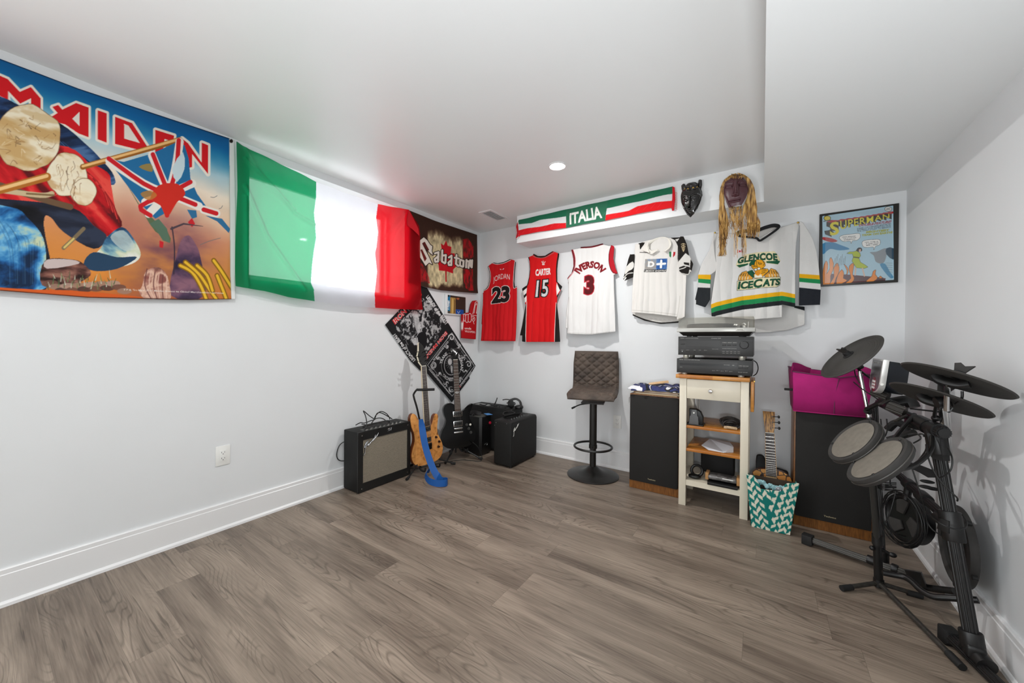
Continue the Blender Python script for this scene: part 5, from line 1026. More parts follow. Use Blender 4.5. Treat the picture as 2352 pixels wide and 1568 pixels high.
# strap hanging over the front
cs = lambda x, y, D: onray(930+x/4.612, 790+y/4.612, D)
SB = mat('blue_nylon', '08529c', rough=.6, bump=.3, bscale=700)
b = MB()
b.ribbon([cs(168, 795, 3.00), cs(180, 870, 2.99), cs(192, 950, 2.98), cs(212, 1060, 2.97), cs(245, 1180, 2.95), cs(290, 1300, 2.93), cs(330, 1380, 2.91), cs(362, 1425, 2.89)], .052, .0025,
         [(-.3, .9, .1), (.25, .9, .1), (.6, .7, 0), (.8, .5, .0), (.8, .55, 0), (.8, .55, 0), (.8, .55, .1), (.7, .5, .3)], 6)
b.obj('strap', SB, g1).matrix_parent_inverse = g1.matrix_world.inverted()
b = MB()
b.ribbon([cs(340, 1385, 2.915), cs(385, 1440, 2.86), cs(435, 1445, 2.87), cs(452, 1455, 2.83), cs(430, 1472, 2.78), cs(340, 1475, 2.76), cs(260, 1450, 2.79), cs(222, 1400, 2.86), cs(232, 1350, 2.94), cs(265, 1335, 2.97)], .05, .0025,
         [(.6, .4, .5), (.3, .2, .9), (0, 0, 1), (0, 0, 1), (0, 0, 1), (0, 0, 1), (.1, 0, 1), (.2, .1, 1), (.4, .3, .8), (.4, .3, .7)], 6)
b.obj('strap_tail', SB, g1).matrix_parent_inverse = g1.matrix_world.inverted()
# black single-cut
OUT2 = [(0, 0), (.09, .007), (.147, .045), (.167, .11), (.155, .175), (.126, .235), (.115, .275), (.124, .32), (.142, .358), (.150, .392), (.118, .378), (.085, .352), (.05, .335), (.03, .34), (-.03, .40), (-.07, .415), (-.113, .40), (-.133, .36), (-.126, .31), (-.112, .265), (-.122, .22), (-.152, .17), (-.168, .11), (-.148, .045), (-.09, .007)]
GB = mat('black_lacquer', '090909', rough=.12, spec=.3)
g2 = guitar('glossy black single-cutaway electric guitar in front of the bandana', (-2.292, 2.520, .118), (-2.375, 2.549, .923), (.86, -.50, .1), OUT2, .81, GB, GB, .045, None)
neck(g2, .335, .81, fb='4a382e', bind=mat('black_edge', '181818', rough=.3), inl=True, neckm=mat('black_neck', '1a1a1a', rough=.3), scale=.628)
strings(g2, .155, .81, .052, .036)
humbucker(g2, .312, mat('chrome_cover', '1c1b1a', rough=.25, metal=.3), CHR, w=.090, h=.050); humbucker(g2, .222, mat('chrome_cover'), CHR, w=.090, h=.050)
MB().box(-.041, .041, .173, .186, .004, .014, bev=.003).obj('bridge', CHR, g2); MB().box(-.044, .044, .138, .152, .004, .014, bev=.003).obj('tailpiece', CHR, g2)
for x, y in ((.082, .202), (.100, .165), (.118, .128)):
    b = MB(); knob(b, x, y, 0, .011, .014); b.torus((x, y, .003), .0125, .0018, n=20, k=6); b.obj('knob', mat('knob_grey'), g2)
b = MB(); b.lathe([(.010, 0), (.010, .003), (.004, .005), (.003, .014), (0, .015)], 14, T=Matrix.Translation((.118, .200, 0))); b.obj('toggle_switch', mat('ivory', 'e0dcd0', rough=.4), g2)
b = MB(); b.prism([(-.021, 0), (.021, 0), (.034, .03), (.036, .075), (.030, .125), (.008, .112), (-.008, .112), (-.030, .125), (-.036, .075), (-.034, .03)], -.014, 0, T=Matrix.Translation((0, .814, .004)) @ Matrix.Rotation(-.35, 4, 'X'), bev=.002); b.obj('headstock', GB, g2)
for k in range(3):
    for s in (-1, 1): tuner(g2, s*.026, .838+k*.032, s, mat('black_nickel'))
b = MB()
for s in (-1, 1): b.box(s*.013-.005, s*.013+.005, .505, .512, .0095, .0099)
b.box(-.003, .003, .497, .520, .0095, .0099); b.obj('inlay', mat('pearl', 'dcdcdc', rough=.3), g2)
MB().cyl((-.07, .415, -.02), (-.073, .428, -.02), .006, n=12).obj('strap_button', CHR, g2)
# stands
def stand(label, c, feet, top, hook, cradle, dirn):
    t = thing('guitar_stand', label, 'guitar stand', (c[0], c[1], 0)); c = Vector((c[0], c[1], 0))
    for f in feet:
        f = Vector(f)-c; lg = MB().tube([(0, 0, .16), (f.x*.25, f.y*.25, .10), (f.x*.95, f.y*.95, .012)], .0075, 8, smooth=4).obj('leg', BMET, t)
        d = Vector((f.x, f.y, 0)).normalized(); MB().tube([(f.x*.86, f.y*.86, .020), (f.x*1.0, f.y*1.0, .0115)], .0105, 10).obj('rubber_foot', RUB, lg)
    T_ = Vector(top)-c
    MB().tube([(0, 0, .05), (0, 0, .2), (T_.x*.6, T_.y*.6, T_.z*.75), (T_.x, T_.y, T_.z-.03), (T_.x*1.0, T_.y*1.0, T_.z)]+[Vector(h)-c for h in hook[:1]], .008, 10, smooth=6).obj('pole', BMET, t)
    MB().tube([Vector(h)-c for h in hook], .011, 10, smooth=5).obj('neck_rest', RUB, t)
    MB().cyl((0, 0, .10), (0, 0, .18), .014, n=14).obj('collar', BMET, t)
    for s in (-1, 1):
        a = Vector((dirn[0], dirn[1], 0)).normalized(); sd = Vector((-a.y, a.x, 0))*s
        p = Vector((0, 0, .14)); MB().tube([p, p+sd*.05+a*.02-Vector((0, 0, .07)), p+sd*.07+a*.05-Vector((0, 0, cradle)), p+sd*.075+a*.11-Vector((0, 0, cradle)), p+sd*.075+a*.12-Vector((0, 0, cradle-.03))], .0075, 8, smooth=5).obj('cradle_arm', RUB, t)
    return t
stand('black tubular stand holding the natural burl guitar', (-2.395, 2.19), [(-2.303, 1.925, 0), (-2.25, 2.425, 0), (-2.53, 2.16, 0)], (-2.425, 2.10, .655), [(-2.400, 2.108, .690), (-2.36, 2.135, .69), (-2.282, 2.198, .693)], .115, (1, -.1))
stand('black tubular stand under the glossy black guitar', (-2.375, 2.565), [(-2.136, 2.665, 0), (-2.33, 2.38, 0), (-2.54, 2.66, 0)], (-2.42, 2.59, .62), [(-2.42, 2.58, .65), (-2.41, 2.53, .66), (-2.38, 2.50, .66)], .06, (.86, -.5))
cable('instrument_cable', 'thin black cable on the floor behind the guitars', [[(-2.57, 2.10, .012), (-2.45, 2.14, .008), (-2.40, 2.3, .006), (-2.30, 2.52, .006), (-2.20, 2.58, .006), (-2.12, 2.62, .006), (-2.14, 2.66, .05), (-2.17, 2.63, .13), (-2.2, 2.60, .17)]], .003)
# ------------------------------------------------------------ bar stool
m = bpy.data.materials.new('quilted_brown_suede'); m.use_nodes = True; nt = m.node_tree; N = nt.nodes; L_ = nt.links; bb = N['Principled BSDF']; bb.inputs['Roughness'].default_value = .75
tc = N.new('ShaderNodeTexCoord'); n1 = N.new('ShaderNodeTexNoise'); n1.inputs['Scale'].default_value = 9; n1.inputs['Detail'].default_value = 5; L_.new(tc.outputs['Object'], n1.inputs[0]); r = N.new('ShaderNodeValToRGB'); e = r.color_ramp.elements; e[0].position = .3; e[0].color = lin('352c26'); e[1].position = .7; e[1].color = lin('574a40'); L_.new(n1.outputs[0], r.inputs[0]); L_.new(r.outputs[0], bb.inputs['Base Color'])
SUED = m
f_ = Vector((.27, -.963, 0)).normalized(); ang = math.atan2(-f_.x, f_.y)+PI   # local -y faces the room
t = thing('bar_stool', 'brown quilted swivel bar stool with black round base', 'stool', (-1.152, 2.90, 0), rz=math.atan2(f_.y, f_.x)+PI/2)
MB().lathe([(.208, 0), (.210, .006), (.200, .012), (.14, .022), (.085, .036), (.055, .055), (.038, .072), (.030, .075), (0, .075)], 56).obj('base', mat('stool_black', '191816', rough=.36), t)
b = MB(); b.cyl((0, 0, .07), (0, 0, .255), .026, n=24); b.cyl((0, 0, .255), (0, 0, .61), .030, n=24); b.obj('pole', mat('stool_black'), t)
b = MB(); b.torus((0, 0, .238), .152, .009, n=48, k=10); b.cyl((0, 0, .225), (0, 0, .252), .034, n=24); b.cyl((0, -.03, .238), (0, -.152, .238), .008, n=10); b.obj('footrest', mat('stool_black'), t)
b = MB(); b.box(-.09, .09, -.09, .09, .602, .612); b.obj('seat_plate', mat('stool_black'), t)
b = MB(); b.tube([(-.03, -.02, .596), (-.10, -.06, .588), (-.155, -.085, .563)], .005, 8, smooth=4); b.cyl((-.14, -.078, .570), (-.165, -.09, .558), .0075, n=10); b.obj('lever', RUB, t)
def quilt(u, v): # ridge pattern, diagonal diamonds
    a = abs(math.sin(PI*(u+v))); c_ = abs(math.sin(PI*(u-v))); return min(a, c_)
prof = [(-.238, .658), (-.230, .668), (-.20, .680), (-.10, .690), (0, .688), (.09, .690), (.135, .702), (.160, .735), (.170, .80), (.178, .90), (.188, 1.0), (.186, 1.022)]
pp = spl([(0, a, c_) for a, c_ in prof], 14); wid = .195; nx = 84
me_v = []; b = MB(); rows = []
Ln = 0; acc = [0]
for i in range(1, len(pp)): acc.append(acc[-1]+(pp[i]-pp[i-1]).length)
for side in (1, 0):
    R0 = []
    for i, p in enumerate(pp):
        d = (pp[min(i+1, len(pp)-1)]-pp[max(i-1, 0)]).normalized(); nn = Vector((0, -d.z, d.y)) if True else None
        row = []
        for k in range(nx+1):
            u_ = k/nx*2-1; s_ = acc[i]/acc[-1]
            wv = wid*(1-.05*max(0, s_-.85)/.15-(.10*max(0, .12-s_)/.12))
            e_ = min(1, (1-abs(u_))*9)**.5*min(1, (s_*14))**.5*min(1, (1-s_)*22+.0)**.5
            if side: q_ = quilt((u_+1)*2.4, acc[i]*15)**.45; off = .014+.017*e_*q_
            else: off = -.026*max(e_, .25) if s_ < .55 else -.012*max(e_, .25)
            if side: off = off*max(e_, .12)
            row.append(Vector((u_*wv, p.y, p.z))+nn*off*1.0)
        R0.append(row)
    rows.append(R0)
top, bot = rows
V1 = [[b._v(p) for p in r_] for r_ in top]; V2 = [[b._v(p) for p in r_] for r_ in bot]
for A, flip in ((V1, 0), (V2, 1)):
    for i in range(len(A)-1):
        for k in range(nx): b._f([A[i][k], A[i][k+1], A[i+1][k+1], A[i+1][k]][::-1 if flip else 1])
for i in range(len(V1)-1):
    b._f([V1[i][0], V1[i+1][0], V2[i+1][0], V2[i][0]]); b._f([V1[i][nx], V2[i][nx], V2[i+1][nx], V1[i+1][nx]])
for k in range(nx):
    b._f([V1[0][k], V2[0][k], V2[0][k+1], V1[0][k+1]]); b._f([V1[-1][k], V1[-1][k+1], V2[-1][k+1], V2[-1][k]])
b.obj('seat', SUED, t, smooth=60)
# ------------------------------------------------------------ floor speakers
def woodm(name, c1, c2, s=14, an=(1, 1, 8)):
    m = bpy.data.materials.new(name); m.use_nodes = True; nt = m.node_tree; N = nt.nodes; L_ = nt.links; bb = N['Principled BSDF']; bb.inputs['Roughness'].default_value = .4
    tc = N.new('ShaderNodeTexCoord'); mp = N.new('ShaderNodeMapping'); mp.inputs['Scale'].default_value = an; L_.new(tc.outputs['Object'], mp.inputs[0]); n1 = N.new('ShaderNodeTexNoise'); n1.inputs['Scale'].default_value = s; n1.inputs['Detail'].default_value = 5; n1.inputs['Distortion'].default_value = .5; L_.new(mp.outputs[0], n1.inputs[0])
    r = N.new('ShaderNodeValToRGB'); e = r.color_ramp.elements; e[0].position = .35; e[0].color = lin(c1); e[1].position = .65; e[1].color = lin(c2); L_.new(n1.outputs[0], r.inputs[0]); L_.new(r.outputs[0], bb.inputs['Base Color']); MATS[name] = m; return m
OAK = woodm('speaker_veneer', '6e4420', '8e5c2c', 18, (8, 8, 1))
def speaker(label, x0, y0, w, h, d, logo):
    t = thing('floor_speaker', label, 'speaker', (x0, y0, 0))
    MB().box(0, w, .022, d, 0, h, bev=.003).obj('cabinet', OAK, t)
    MB().box(.006, w-.006, 0, .024, .064, h-.008, bev=.006).obj('grille', mat('grille_charcoal', '1b1917', rough=.85, bump=.4, bscale=900, noise=.05, nscale=200), t)
    text_mesh('logo_lettering', 'Technics', mat('gold_print', 'b4a888', rough=.35, metal=.4), t, frame_at((w*.40, -.001, .094), (1, 0, 0), (0, -1, 0)), .055, .009, bold=.02)
    for i, (zz, rr) in enumerate(((h*.62, .11),)): pass
    return t
sp = speaker('dark floor speaker with records and navy cloth on top', -.831, 2.809, .352, .717, .31, 0)
b = MB(); b.tube([(-.003, .03, .685), (-.008, .03, .68), (-.008, .03, .635), (-.003, .03, .63)], .0025, 6); b.obj('grille_clip', STL, sp)
speaker('large dark floor speaker beneath the magenta fabric bin', .168, 2.819, .352, .703, .31, 0)
# things on the left speaker
SLV = [('c9a878', 0, .0), ('e6dcc8', .01, .02), ('9c7448', -.004, .01), ('ddd6cc', .012, -.03), ('b98d5a', .0, .03), ('d9d9d6', .02, -.02)]
z = .717
for k, (cl, dx, dr) in enumerate(SLV):
    M = Matrix.Translation((-.652+dx, 2.985, z)) @ Matrix.Rotation(dr*1.2, 4, 'Z'); th = .0055
    o = MB().box(-.152, .152, -.150, .150, 0, th-.0008, bev=.0008).obj('record_sleeve', mat('sleeve_'+cl, cl, rough=.6)); o.matrix_world = M
    tag(o, ['tan record sleeve at the bottom of the stack on the speaker', 'cream record sleeve second from the bottom on the speaker', 'brown record sleeve third from the bottom on the speaker', 'pale record sleeve fourth from the bottom on the speaker', 'light brown record sleeve fifth from the bottom on the speaker', 'white record sleeve topmost in the stack on the speaker'][k], 'record sleeve', 'record sleeves stacked on the left speaker'); z += th
# crumpled navy cloth
nx_, ny_ = 70, 44; co = []; R0 = random.Random(3)
b = MB(); zc = z+.002; G = []
for j in range(ny_):
    row = []
    for i in range(nx_):
        u_ = i/(nx_-1); v_ = j/(ny_-1); x = -.842+u_*.36; y = 2.80+v_*.27
        edge = min(1, min(u_, 1-u_)*9, min(v_, 1-v_)*5.5)
        hgt = (.010+.048*float(fbm(np.array(u_*5.2), np.array(v_*4.1), 21, 3)))*edge**.6
        if v_ < .12: y = 2.80+v_*.27; 
        wob = .012*math.sin(u_*23)*(1-v_)**3
        row.append(b._v((x, y-wob+ .0, zc+max(hgt-.006, 0)-(.010*(1-edge) if v_ < .1 and .08 < u_ < .35 else 0))))
    G.append(row)
for j in range(ny_-1):
    for i in range(nx_-1): b._f([G[j][i], G[j][i+1], G[j+1][i+1], G[j+1][i]])
m = bpy.data.materials.new('navy_patterned_cloth'); m.use_nodes = True; nt = m.node_tree; N = nt.nodes; L_ = nt.links; bb = N['Principled BSDF']; bb.inputs['Roughness'].default_value = .85
tc = N.new('ShaderNodeTexCoord'); n1 = N.new('ShaderNodeTexNoise'); n1.inputs['Scale'].default_value = 7; n1.inputs['Detail'].default_value = 0; n1.inputs['Distortion'].default_value = 1.5; L_.new(tc.outputs['Object'], n1.inputs[0])
r = N.new('ShaderNodeValToRGB'); r.color_ramp.interpolation = 'CONSTANT'; e = r.color_ramp.elements; e[0].position = 0; e[0].color = lin('14141c'); e[1].position = .40; e[1].color = lin('2a2f5c')
for p_, c_ in ((.50, 'e0e0e4'), (.57, '1a1a22'), (.64, '2c3568')): k = e.new(p_); k.color = lin(c_)
L_.new(n1.outputs[0], r.inputs[0]); L_.new(r.outputs[0], bb.inputs['Base Color'])
o = b.obj('patterned_scarf', m, smooth=60); md = o.modifiers.new('s', 'SOLIDIFY'); md.thickness = .004; md.offset = 1; tag(o, 'crumpled navy, black and white cloth heaped on the records', 'scarf')
b = MB(); b.tube([(-.70, 2.86, .795), (-.67, 2.865, .800), (-.60, 2.89, .812), (-.57, 2.90, .815)], [.010, .011, .012, .013], 8, smooth=4, flat=.45); tag(b.obj('wooden_spoon', mat('pale_wood', 'caa478', rough=.5, noise=.1)), 'curved pale wooden handle resting on the navy cloth', 'wooden utensil')
# ------------------------------------------------------------ kitchen cart
CRM_ = mat('cream_lacquer', 'd9d0bc', rough=.35); BUT = bpy.data.materials.new('butcher_block'); BUT.use_nodes = True; nt = BUT.node_tree; N = nt.nodes; L_ = nt.links; bb = N['Principled BSDF']; bb.inputs['Roughness'].default_value = .35
tc = N.new('ShaderNodeTexCoord'); bk_ = N.new('ShaderNodeTexBrick'); bk_.inputs['Color1'].default_value = lin('a86420'); bk_.inputs['Color2'].default_value = lin('cf9240'); bk_.inputs['Mortar'].default_value = lin('7a4614'); bk_.inputs['Mortar Size'].default_value = .002; bk_.inputs['Scale'].default_value = 9; bk_.inputs['Brick Width'].default_value = .9; bk_.inputs['Row Height'].default_value = .35; L_.new(tc.outputs['Object'], bk_.inputs[0])
n1 = N.new('ShaderNodeTexNoise'); n1.inputs['Scale'].default_value = 20; mp = N.new('ShaderNodeMapping'); mp.inputs['Scale'].default_value = (1, 8, 8); L_.new(tc.outputs['Object'], mp.inputs[0]); L_.new(mp.outputs[0], n1.inputs[0]); mx = N.new('ShaderNodeMixRGB'); mx.blend_type = 'OVERLAY'; mx.inputs[0].default_value = .35; L_.new(bk_.outputs[0], mx.inputs[1]); L_.new(n1.outputs[0], mx.inputs[2]); L_.new(mx.outputs[0], bb.inputs['Base Color'])
t = thing('kitchen_cart', 'cream kitchen cart with butcher block top holding the stereo', 'cart', (-.465, 2.728, 0))
W_, D_ = .400, .375
for x in (0, W_-.044):
    for y in (0, D_-.044): MB().box(x, x+.044, y, y+.044, 0, .866, bev=.0015).obj('leg', CRM_, t)
MB().box(-.022, W_+.004, -.018, D_+.03, .866, .891, bev=.002).obj('worktop', BUT, t)
b = MB(); b.box(.044, W_-.044, D_-.02, D_, .73, .866); b.box(0.01, .03, .044, D_-.044, .73, .866); b.box(W_-.03, W_-.01, .044, D_-.044, .73, .866); b.obj('apron', CRM_, t)
d = MB().box(.0455, W_-.0455, .002, .020, .731, .862, bev=.0015).obj('drawer', CRM_, t)
MB().lathe([(.004, 0), (.004, .008), (.011, .012), (.013, .018), (.010, .022), (0, .023)], 20, T=frame_at((W_/2-.012, .002, .790), (1, 0, 0), (0, -1, 0))).obj('knob', CHR, d)
for z0_, z1_, m in ((.529, .547, BUT), (.372, .391, BUT)):
    MB().box(.044, W_-.044, .006, D_-.006, z0_, z1_, bev=.0015).obj('shelf', m, t)
b = MB(); b.box(.044, W_-.044, .004, .020, .140, .177); b.box(.044, W_-.044, D_-.020, D_-.004, .140, .177); b.box(.02, W_-.02, .020, D_-.020, .166, .176); b.obj('shelf', CRM_, t)
for x in (.012, W_-.028): MB().box(x, x+.016, .044, D_-.044, .140, .177).obj('side_rail', CRM_, t)
MB().box(W_+.008, W_+.026, .02, D_-.01, .677, .866, bev=.002).obj('drop_leaf', BUT, t)
b = MB(); b.cyl((W_+.026, .05, .866), (W_+.026, .09, .866), .005, n=10); b.obj('hinge', mat('brass_pin'), t)
# stereo stack
HF = mat('hifi_black', '191817', rough=.45); HF2 = mat('hifi_panel', '201f1e', rough=.42); DSP = mat('display_glass', '262524', rough=.38); LET = mat('silk_print', 'b8b6b0', rough=.5)
def lbl(t, txt, x, z, w, h, parent=None, bold=.01): return text_mesh('panel_lettering', txt, LET, parent or t, frame_at((x, -.0025, z), (1, 0, 0), (0, -1, 0)), w, h, t=.0003, bold=bold)
def rows_(t, items):  # many tiny captions in one print
    bm = bmesh.new()
    for txt, x, z, w, h in items:
        T = frame_at((x, -.0024, z), (1, 0, 0), (0, -1, 0))
        for q_ in text_tris(txt, .01)[0]: bm.faces.new([bm.verts.new(T @ Vector((p[0]*w, p[1]*h, 0))) for p in q_])
    me = bpy.data.meshes.new('panel_lettering'); bm.to_mesh(me); bm.free(); me.materials.append(LET); o = bpy.data.objects.new('panel_lettering', me); COL.objects.link(o); o.parent = t; return o
FEET = mat('foot_silver', 'c4c0b4', rough=.3, metal=.6)
def feet(t, w, d, h):
    for x in (.045, w-.06):
        for y in (.03, d-.04): MB().lathe([(.016, 0), (.018, .003), (.018, h-.001), (.015, h)], 20, T=Matrix.Translation((x, y, -h))).obj('foot', FEET, t)
t = thing('cd_player', 'black compact disc player at the bottom of the stereo stack', 'disc player', (-.483, 2.722, .903)); w = .434
MB().box(0, w, .004, .33, 0, .096, bev=.002).obj('case', HF, t)
MB().box(0, w, 0, .006, .0, .096, bev=.001).obj('front_panel', HF2, t)
MB().box(.020, .350, -.002, .002, .052, .066).obj('disc_drawer', mat('void_black', '0b0b0b', rough=.3), t)
MB().box(.012, .354, -.0012, .002, .068, .081).obj('drawer_lip', DSP, t)
for k in range(2): MB().box(.360+k*.028, .384+k*.028, -.003, 0, .045, .055, bev=.001).obj('button', HF, t)
rows_(t, [('YAMAHA', .015, .087, .025, .0045), ('NATURAL SOUND COMPACT DISC PLAYER', .046, .087, .095, .0035), ('CD changer', .28, .062, .035, .004), ('CD', .326, .061, .012, .005), ('OPEN  DISC SKIP', .362, .060, .052, .003)]+[('disc %d' % k, .215+k*.024, .022+.002*(k % 2), .016, .003) for k in range(5)]+[('PLAY STOP', .36, .02, .05, .003), ('power', .02, .036, .016, .003)])
feet(t, w, .33, .012)
t = thing('av_receiver', 'black stereo receiver with large volume knob in the stack', 'receiver', (-.475, 2.722, 1.024)); w = .430
MB().box(0, w, .004, .34, 0, .124, bev=.002).obj('case', HF, t)
MB().box(0, w, 0, .006, 0, .124, bev=.001).obj('front_panel', HF2, t)
MB().box(.048, .250, -.0015, .002, .058, .098).obj('display', DSP, t)
MB().box(0.001, w-.001, -.0008, 0, .097, .0985).obj('trim_line', mat('void_black'), t)
MB().lathe([(.0245, 0), (.0235, .016), (.021, .018), (0, .018)], 40, T=frame_at((.382, 0, .072), (1, 0, 0), (0, -1, 0))).obj('volume_knob', HF, t)
for k in range(3): MB().box(.262+k*.028, .284+k*.028, -.003, 0, .066, .074, bev=.001).obj('button', HF, t)
MB().box(.014, .040, -.003, 0, .071, .077, bev=.001).obj('power_button', mat('void_black'), t)
for k, x in enumerate((.026, .052, .064, .100, .132, .166)): MB().lathe([(.0035, 0), (.003, .005), (0, .005)], 10, T=frame_at((x, 0, .024), (1, 0, 0), (0, -1, 0))).obj('small_knob', STL if k == 0 else HF, t)
rows_(t, [('YAMAHA', .013, .111, .027, .005), ('RX NATURAL SOUND AV RECEIVER', .045, .111, .078, .004), ('Cinema DSP', .200, .111, .055, .005), ('STEREO  EFFECT  MENU', .262, .084, .080, .004), ('phones', .018, .032, .016, .0025), ('speakers', .050, .032, .02, .0025), ('bass', .096, .033, .012, .0025), ('treble', .126, .033, .014, .0025), ('balance', .158, .033, .018, .0025)]+[('V-AUX', .262+(k % 5)*.021, .028-.011*(k//5), .015, .003) for k in range(10)]+[('input mode', .205, .042, .035, .0025), ('tuning preset memory', .262, .046, .08, .003)])
feet(t, w, .34, .025)
# turntable
SLV_ = mat('silver_plinth', 'a9a8a2', rough=.3, metal=.3)
t = thing('turntable', 'silver turntable with clear dust cover on top of the stereo', 'turntable', (-.481, 2.70, 1.178)); w = .444; d = .36
MB().box(0, w, 0, d, 0, .027, bev=.002).obj('plinth', SLV_, t)
b = MB(); b.loft([[(.035, .03, -.024), (w-.035, .03, -.024), (w-.035, d-.03, -.024), (.035, d-.03, -.024)], [(.012, .008, -.001), (w-.012, .008, -.001), (w-.012, d-.008, -.001), (.012, d-.008, -.001)]]); b.obj('base', HF, t)
for x in (.07, w-.07):
    for y in (.05, d-.05): MB().cyl((x, y, -.0295), (x, y, -.023), .016, n=16).obj('foot', RUB, t)
pl = MB().lathe([(0, 0), (.150, 0), (.150, .022), (.147, .024), (0, .024)], 56, T=Matrix.Translation((.185, .18, .029))).obj('platter', mat('platter_rim', '5c5954', rough=.4, noise=.3, nscale=300), t)
MB().lathe([(0, .0245), (.142, .0245), (.142, .0275), (0, .0275)], 48, T=Matrix.Translation((.185, .18, .029))).obj('slip_mat', RUB, pl)
b = MB(); b.lathe([(.028, 0), (.028, .022), (.022, .026), (0, .026)], 24, T=Matrix.Translation((.375, .28, .027))); ar = b.obj('tonearm_base', CHR, t)
MB().tube([(.375, .32, .058), (.375, .28, .058), (.375, .15, .054), (.365, .08, .050), (.345, .05, .046)], .0045, 8, smooth=5).obj('tonearm', CHR, t)
MB().box(.330, .352, .028, .056, .040, .052, bev=.002).obj('headshell', CHR, t)
MB().cyl((.375, .325, .058), (.375, .345, .058), .012, n=16).obj('counterweight', CHR, t)
MB().cyl((.402, .25, .027), (.402, .25, .075), .004, n=10).obj('arm_rest', CHR, t)
MB().box(.345, .388, -.002, 0, .008, .021, bev=.001).obj('name_plate', mat('plate_pale', 'd0cec6', rough=.4), t)
text_mesh('name_lettering', 'Technics', BLK2, t, frame_at((.350, -.0025, .012), (1, 0, 0), (0, -1, 0)), .032, .005, bold=.01)
cv = bpy.data.materials.new('smoky_acrylic'); cv.use_nodes = True; _n = cv.node_tree.nodes; _b = _n['Principled BSDF']; _t = _n.new('ShaderNodeBsdfTransparent'); _t.inputs[0].default_value = (.90, .89, .86, 1); _g = _n.new('ShaderNodeBsdfGlossy'); _g.inputs[1].default_value = .04; _m = _n.new('ShaderNodeMixShader'); _m.inputs[0].default_value = .07
cv.node_tree.links.new(_t.outputs[0], _m.inputs[1]); cv.node_tree.links.new(_g.outputs[0], _m.inputs[2]); cv.node_tree.links.new(_m.outputs[0], _n['Material Output'].inputs[0]); _n.remove(_b)
b = MB(); z0_, z1_ = .0275, .094; a_ = .008; th = .003
b.box(a_, w-a_, a_, a_+th, z0_, z1_); b.box(a_, w-a_, d-a_-th, d-a_, z0_, z1_); b.box(a_, a_+th, a_+th, d-a_-th, z0_, z1_); b.box(w-a_-th, w-a_, a_+th, d-a_-th, z0_, z1_); b.box(a_, w-a_, a_, d-a_, z1_, z1_+th)
b.obj('dust_cover', cv, t)
cable('power_cable', 'black cord curving beside the right end of the disc player', [[(-.045, 2.95, .99), (-.028, 2.85, .98), (-.020, 2.80, .95), (-.028, 2.82, .915), (-.045, 2.86, .896)]], .003)
# things on the cart shelves
t = thing('charging_dock', 'grey and black charging dock on the upper cart shelf', 'charger', (-.375, 2.80, .5475))
MB().box(-.05, .055, -.055, .055, 0, .008, bev=.003).obj('base', BLK2, t)
MB().prism([(-.030, 0), (.030, 0), (.026, .055), (.017, .056), (.017, .098), (-.017, .098), (-.017, .056), (-.026, .055)], 0, .014, T=frame_at((-.002, -.045, .007), (1, 0, 0), (0, -1, .15)), bev=.002).obj('front_panel', mat('dock_grey', '4c4c4c', rough=.45), t)
MB().prism([(-.035, .0), (.05, 0), (.05, .05), (.035, .085), (.01, .10), (-.035, .10)], 0, .05, T=frame_at((0, .015, .007), (1, 0, 0), (0, -1, 0)), bev=.004).obj('cradle', BLK2, t)
MB().cyl((-.002, -.052, .086), (-.002, -.056, .086), .005, n=14).obj('power_button', WHT, t)
b = MB(); R0 = random.Random(8)
for k in range(40):
    a = R0.uniform(-.3, .3); rr = .034+R0.uniform(-.022, .022); cx = R0.uniform(-.012, .012)
    b.tube([(-.165+cx+rr*1.0*math.cos(s_), 2.83+.022*math.sin(s_*1+k)+a*.08, .547+.006+ (rr*.95)*(1+math.sin(s_))*.62) for s_ in [2*PI*i/14 for i in range(14)]], .0042, 6, closed=True)
o = tag(b.obj('coiled_cable', mat('cable_mixed', '2a2624', rough=.5, noise=.4, nscale=40)), 'thick coil of dark cables on the right of the upper shelf', 'cable')
MB().tube([(-.20, 2.775, .556), (-.165, 2.765, .560), (-.130, 2.775, .556)], .010, 8, smooth=4, flat=.7).obj('cable_tie', mat('twine_tan', 'b09878', rough=.7, noise=.3, nscale=90), o)
b = MB(); P0 = [(-.335, 2.79, .412), (-.20, 2.755, .393), (-.150, 2.80, .430), (-.175, 2.90, .432), (-.30, 2.93, .430)]
b._f([b._v(p) for p in P0]); b._f([b._v(p) for p in ((-.335, 2.79, .412), (-.29, 2.765, .393), (-.20, 2.755, .3925), (-.20, 2.755, .394))]); b._f([b._v(p) for p in ((-.335, 2.79, .411), (-.29, 2.77, .3925), (-.19, 2.76, .392), (-.175, 2.90, .393), (-.30, 2.93, .393))])
b._f([b._v(p) for p in ((-.20, 2.755, .393), (-.150, 2.80, .430), (-.150, 2.80, .392))]); b._f([b._v(p) for p in ((-.150, 2.80, .430), (-.175, 2.90, .432), (-.175, 2.90, .393), (-.150, 2.80, .392))])
o = b.obj('paper_envelope', mat('white_paper', 'c6c6ca', rough=.6), smooth=0); md = o.modifiers.new('s', 'SOLIDIFY'); md.thickness = .0012; tag(o, 'open white paper envelope on the middle cart shelf', 'envelope')
t = thing('gadget_tray', 'black tray of wrapped gadgets on the bottom cart shelf', 'tray', (-.205, 2.81, .1765)); 
MB().prism([(-.085, -.085), (.085, -.085), (.105, .06), (-.10, .06)], .0, .018, T=Matrix.Rotation(.10, 4, 'X') @ Matrix.Translation((0, 0, .006)), bev=.004).obj('tray', BLK2, t)
m = mat('crumpled_film', '5a5856', rough=.15, noise=.6, nscale=30, bump=1, bscale=60, spec=.8)
b = MB(); b.box(-.085, .080, -.07, .02, .03, .058, bev=.01, seg=3); b.obj('wrapped_box', m, t)
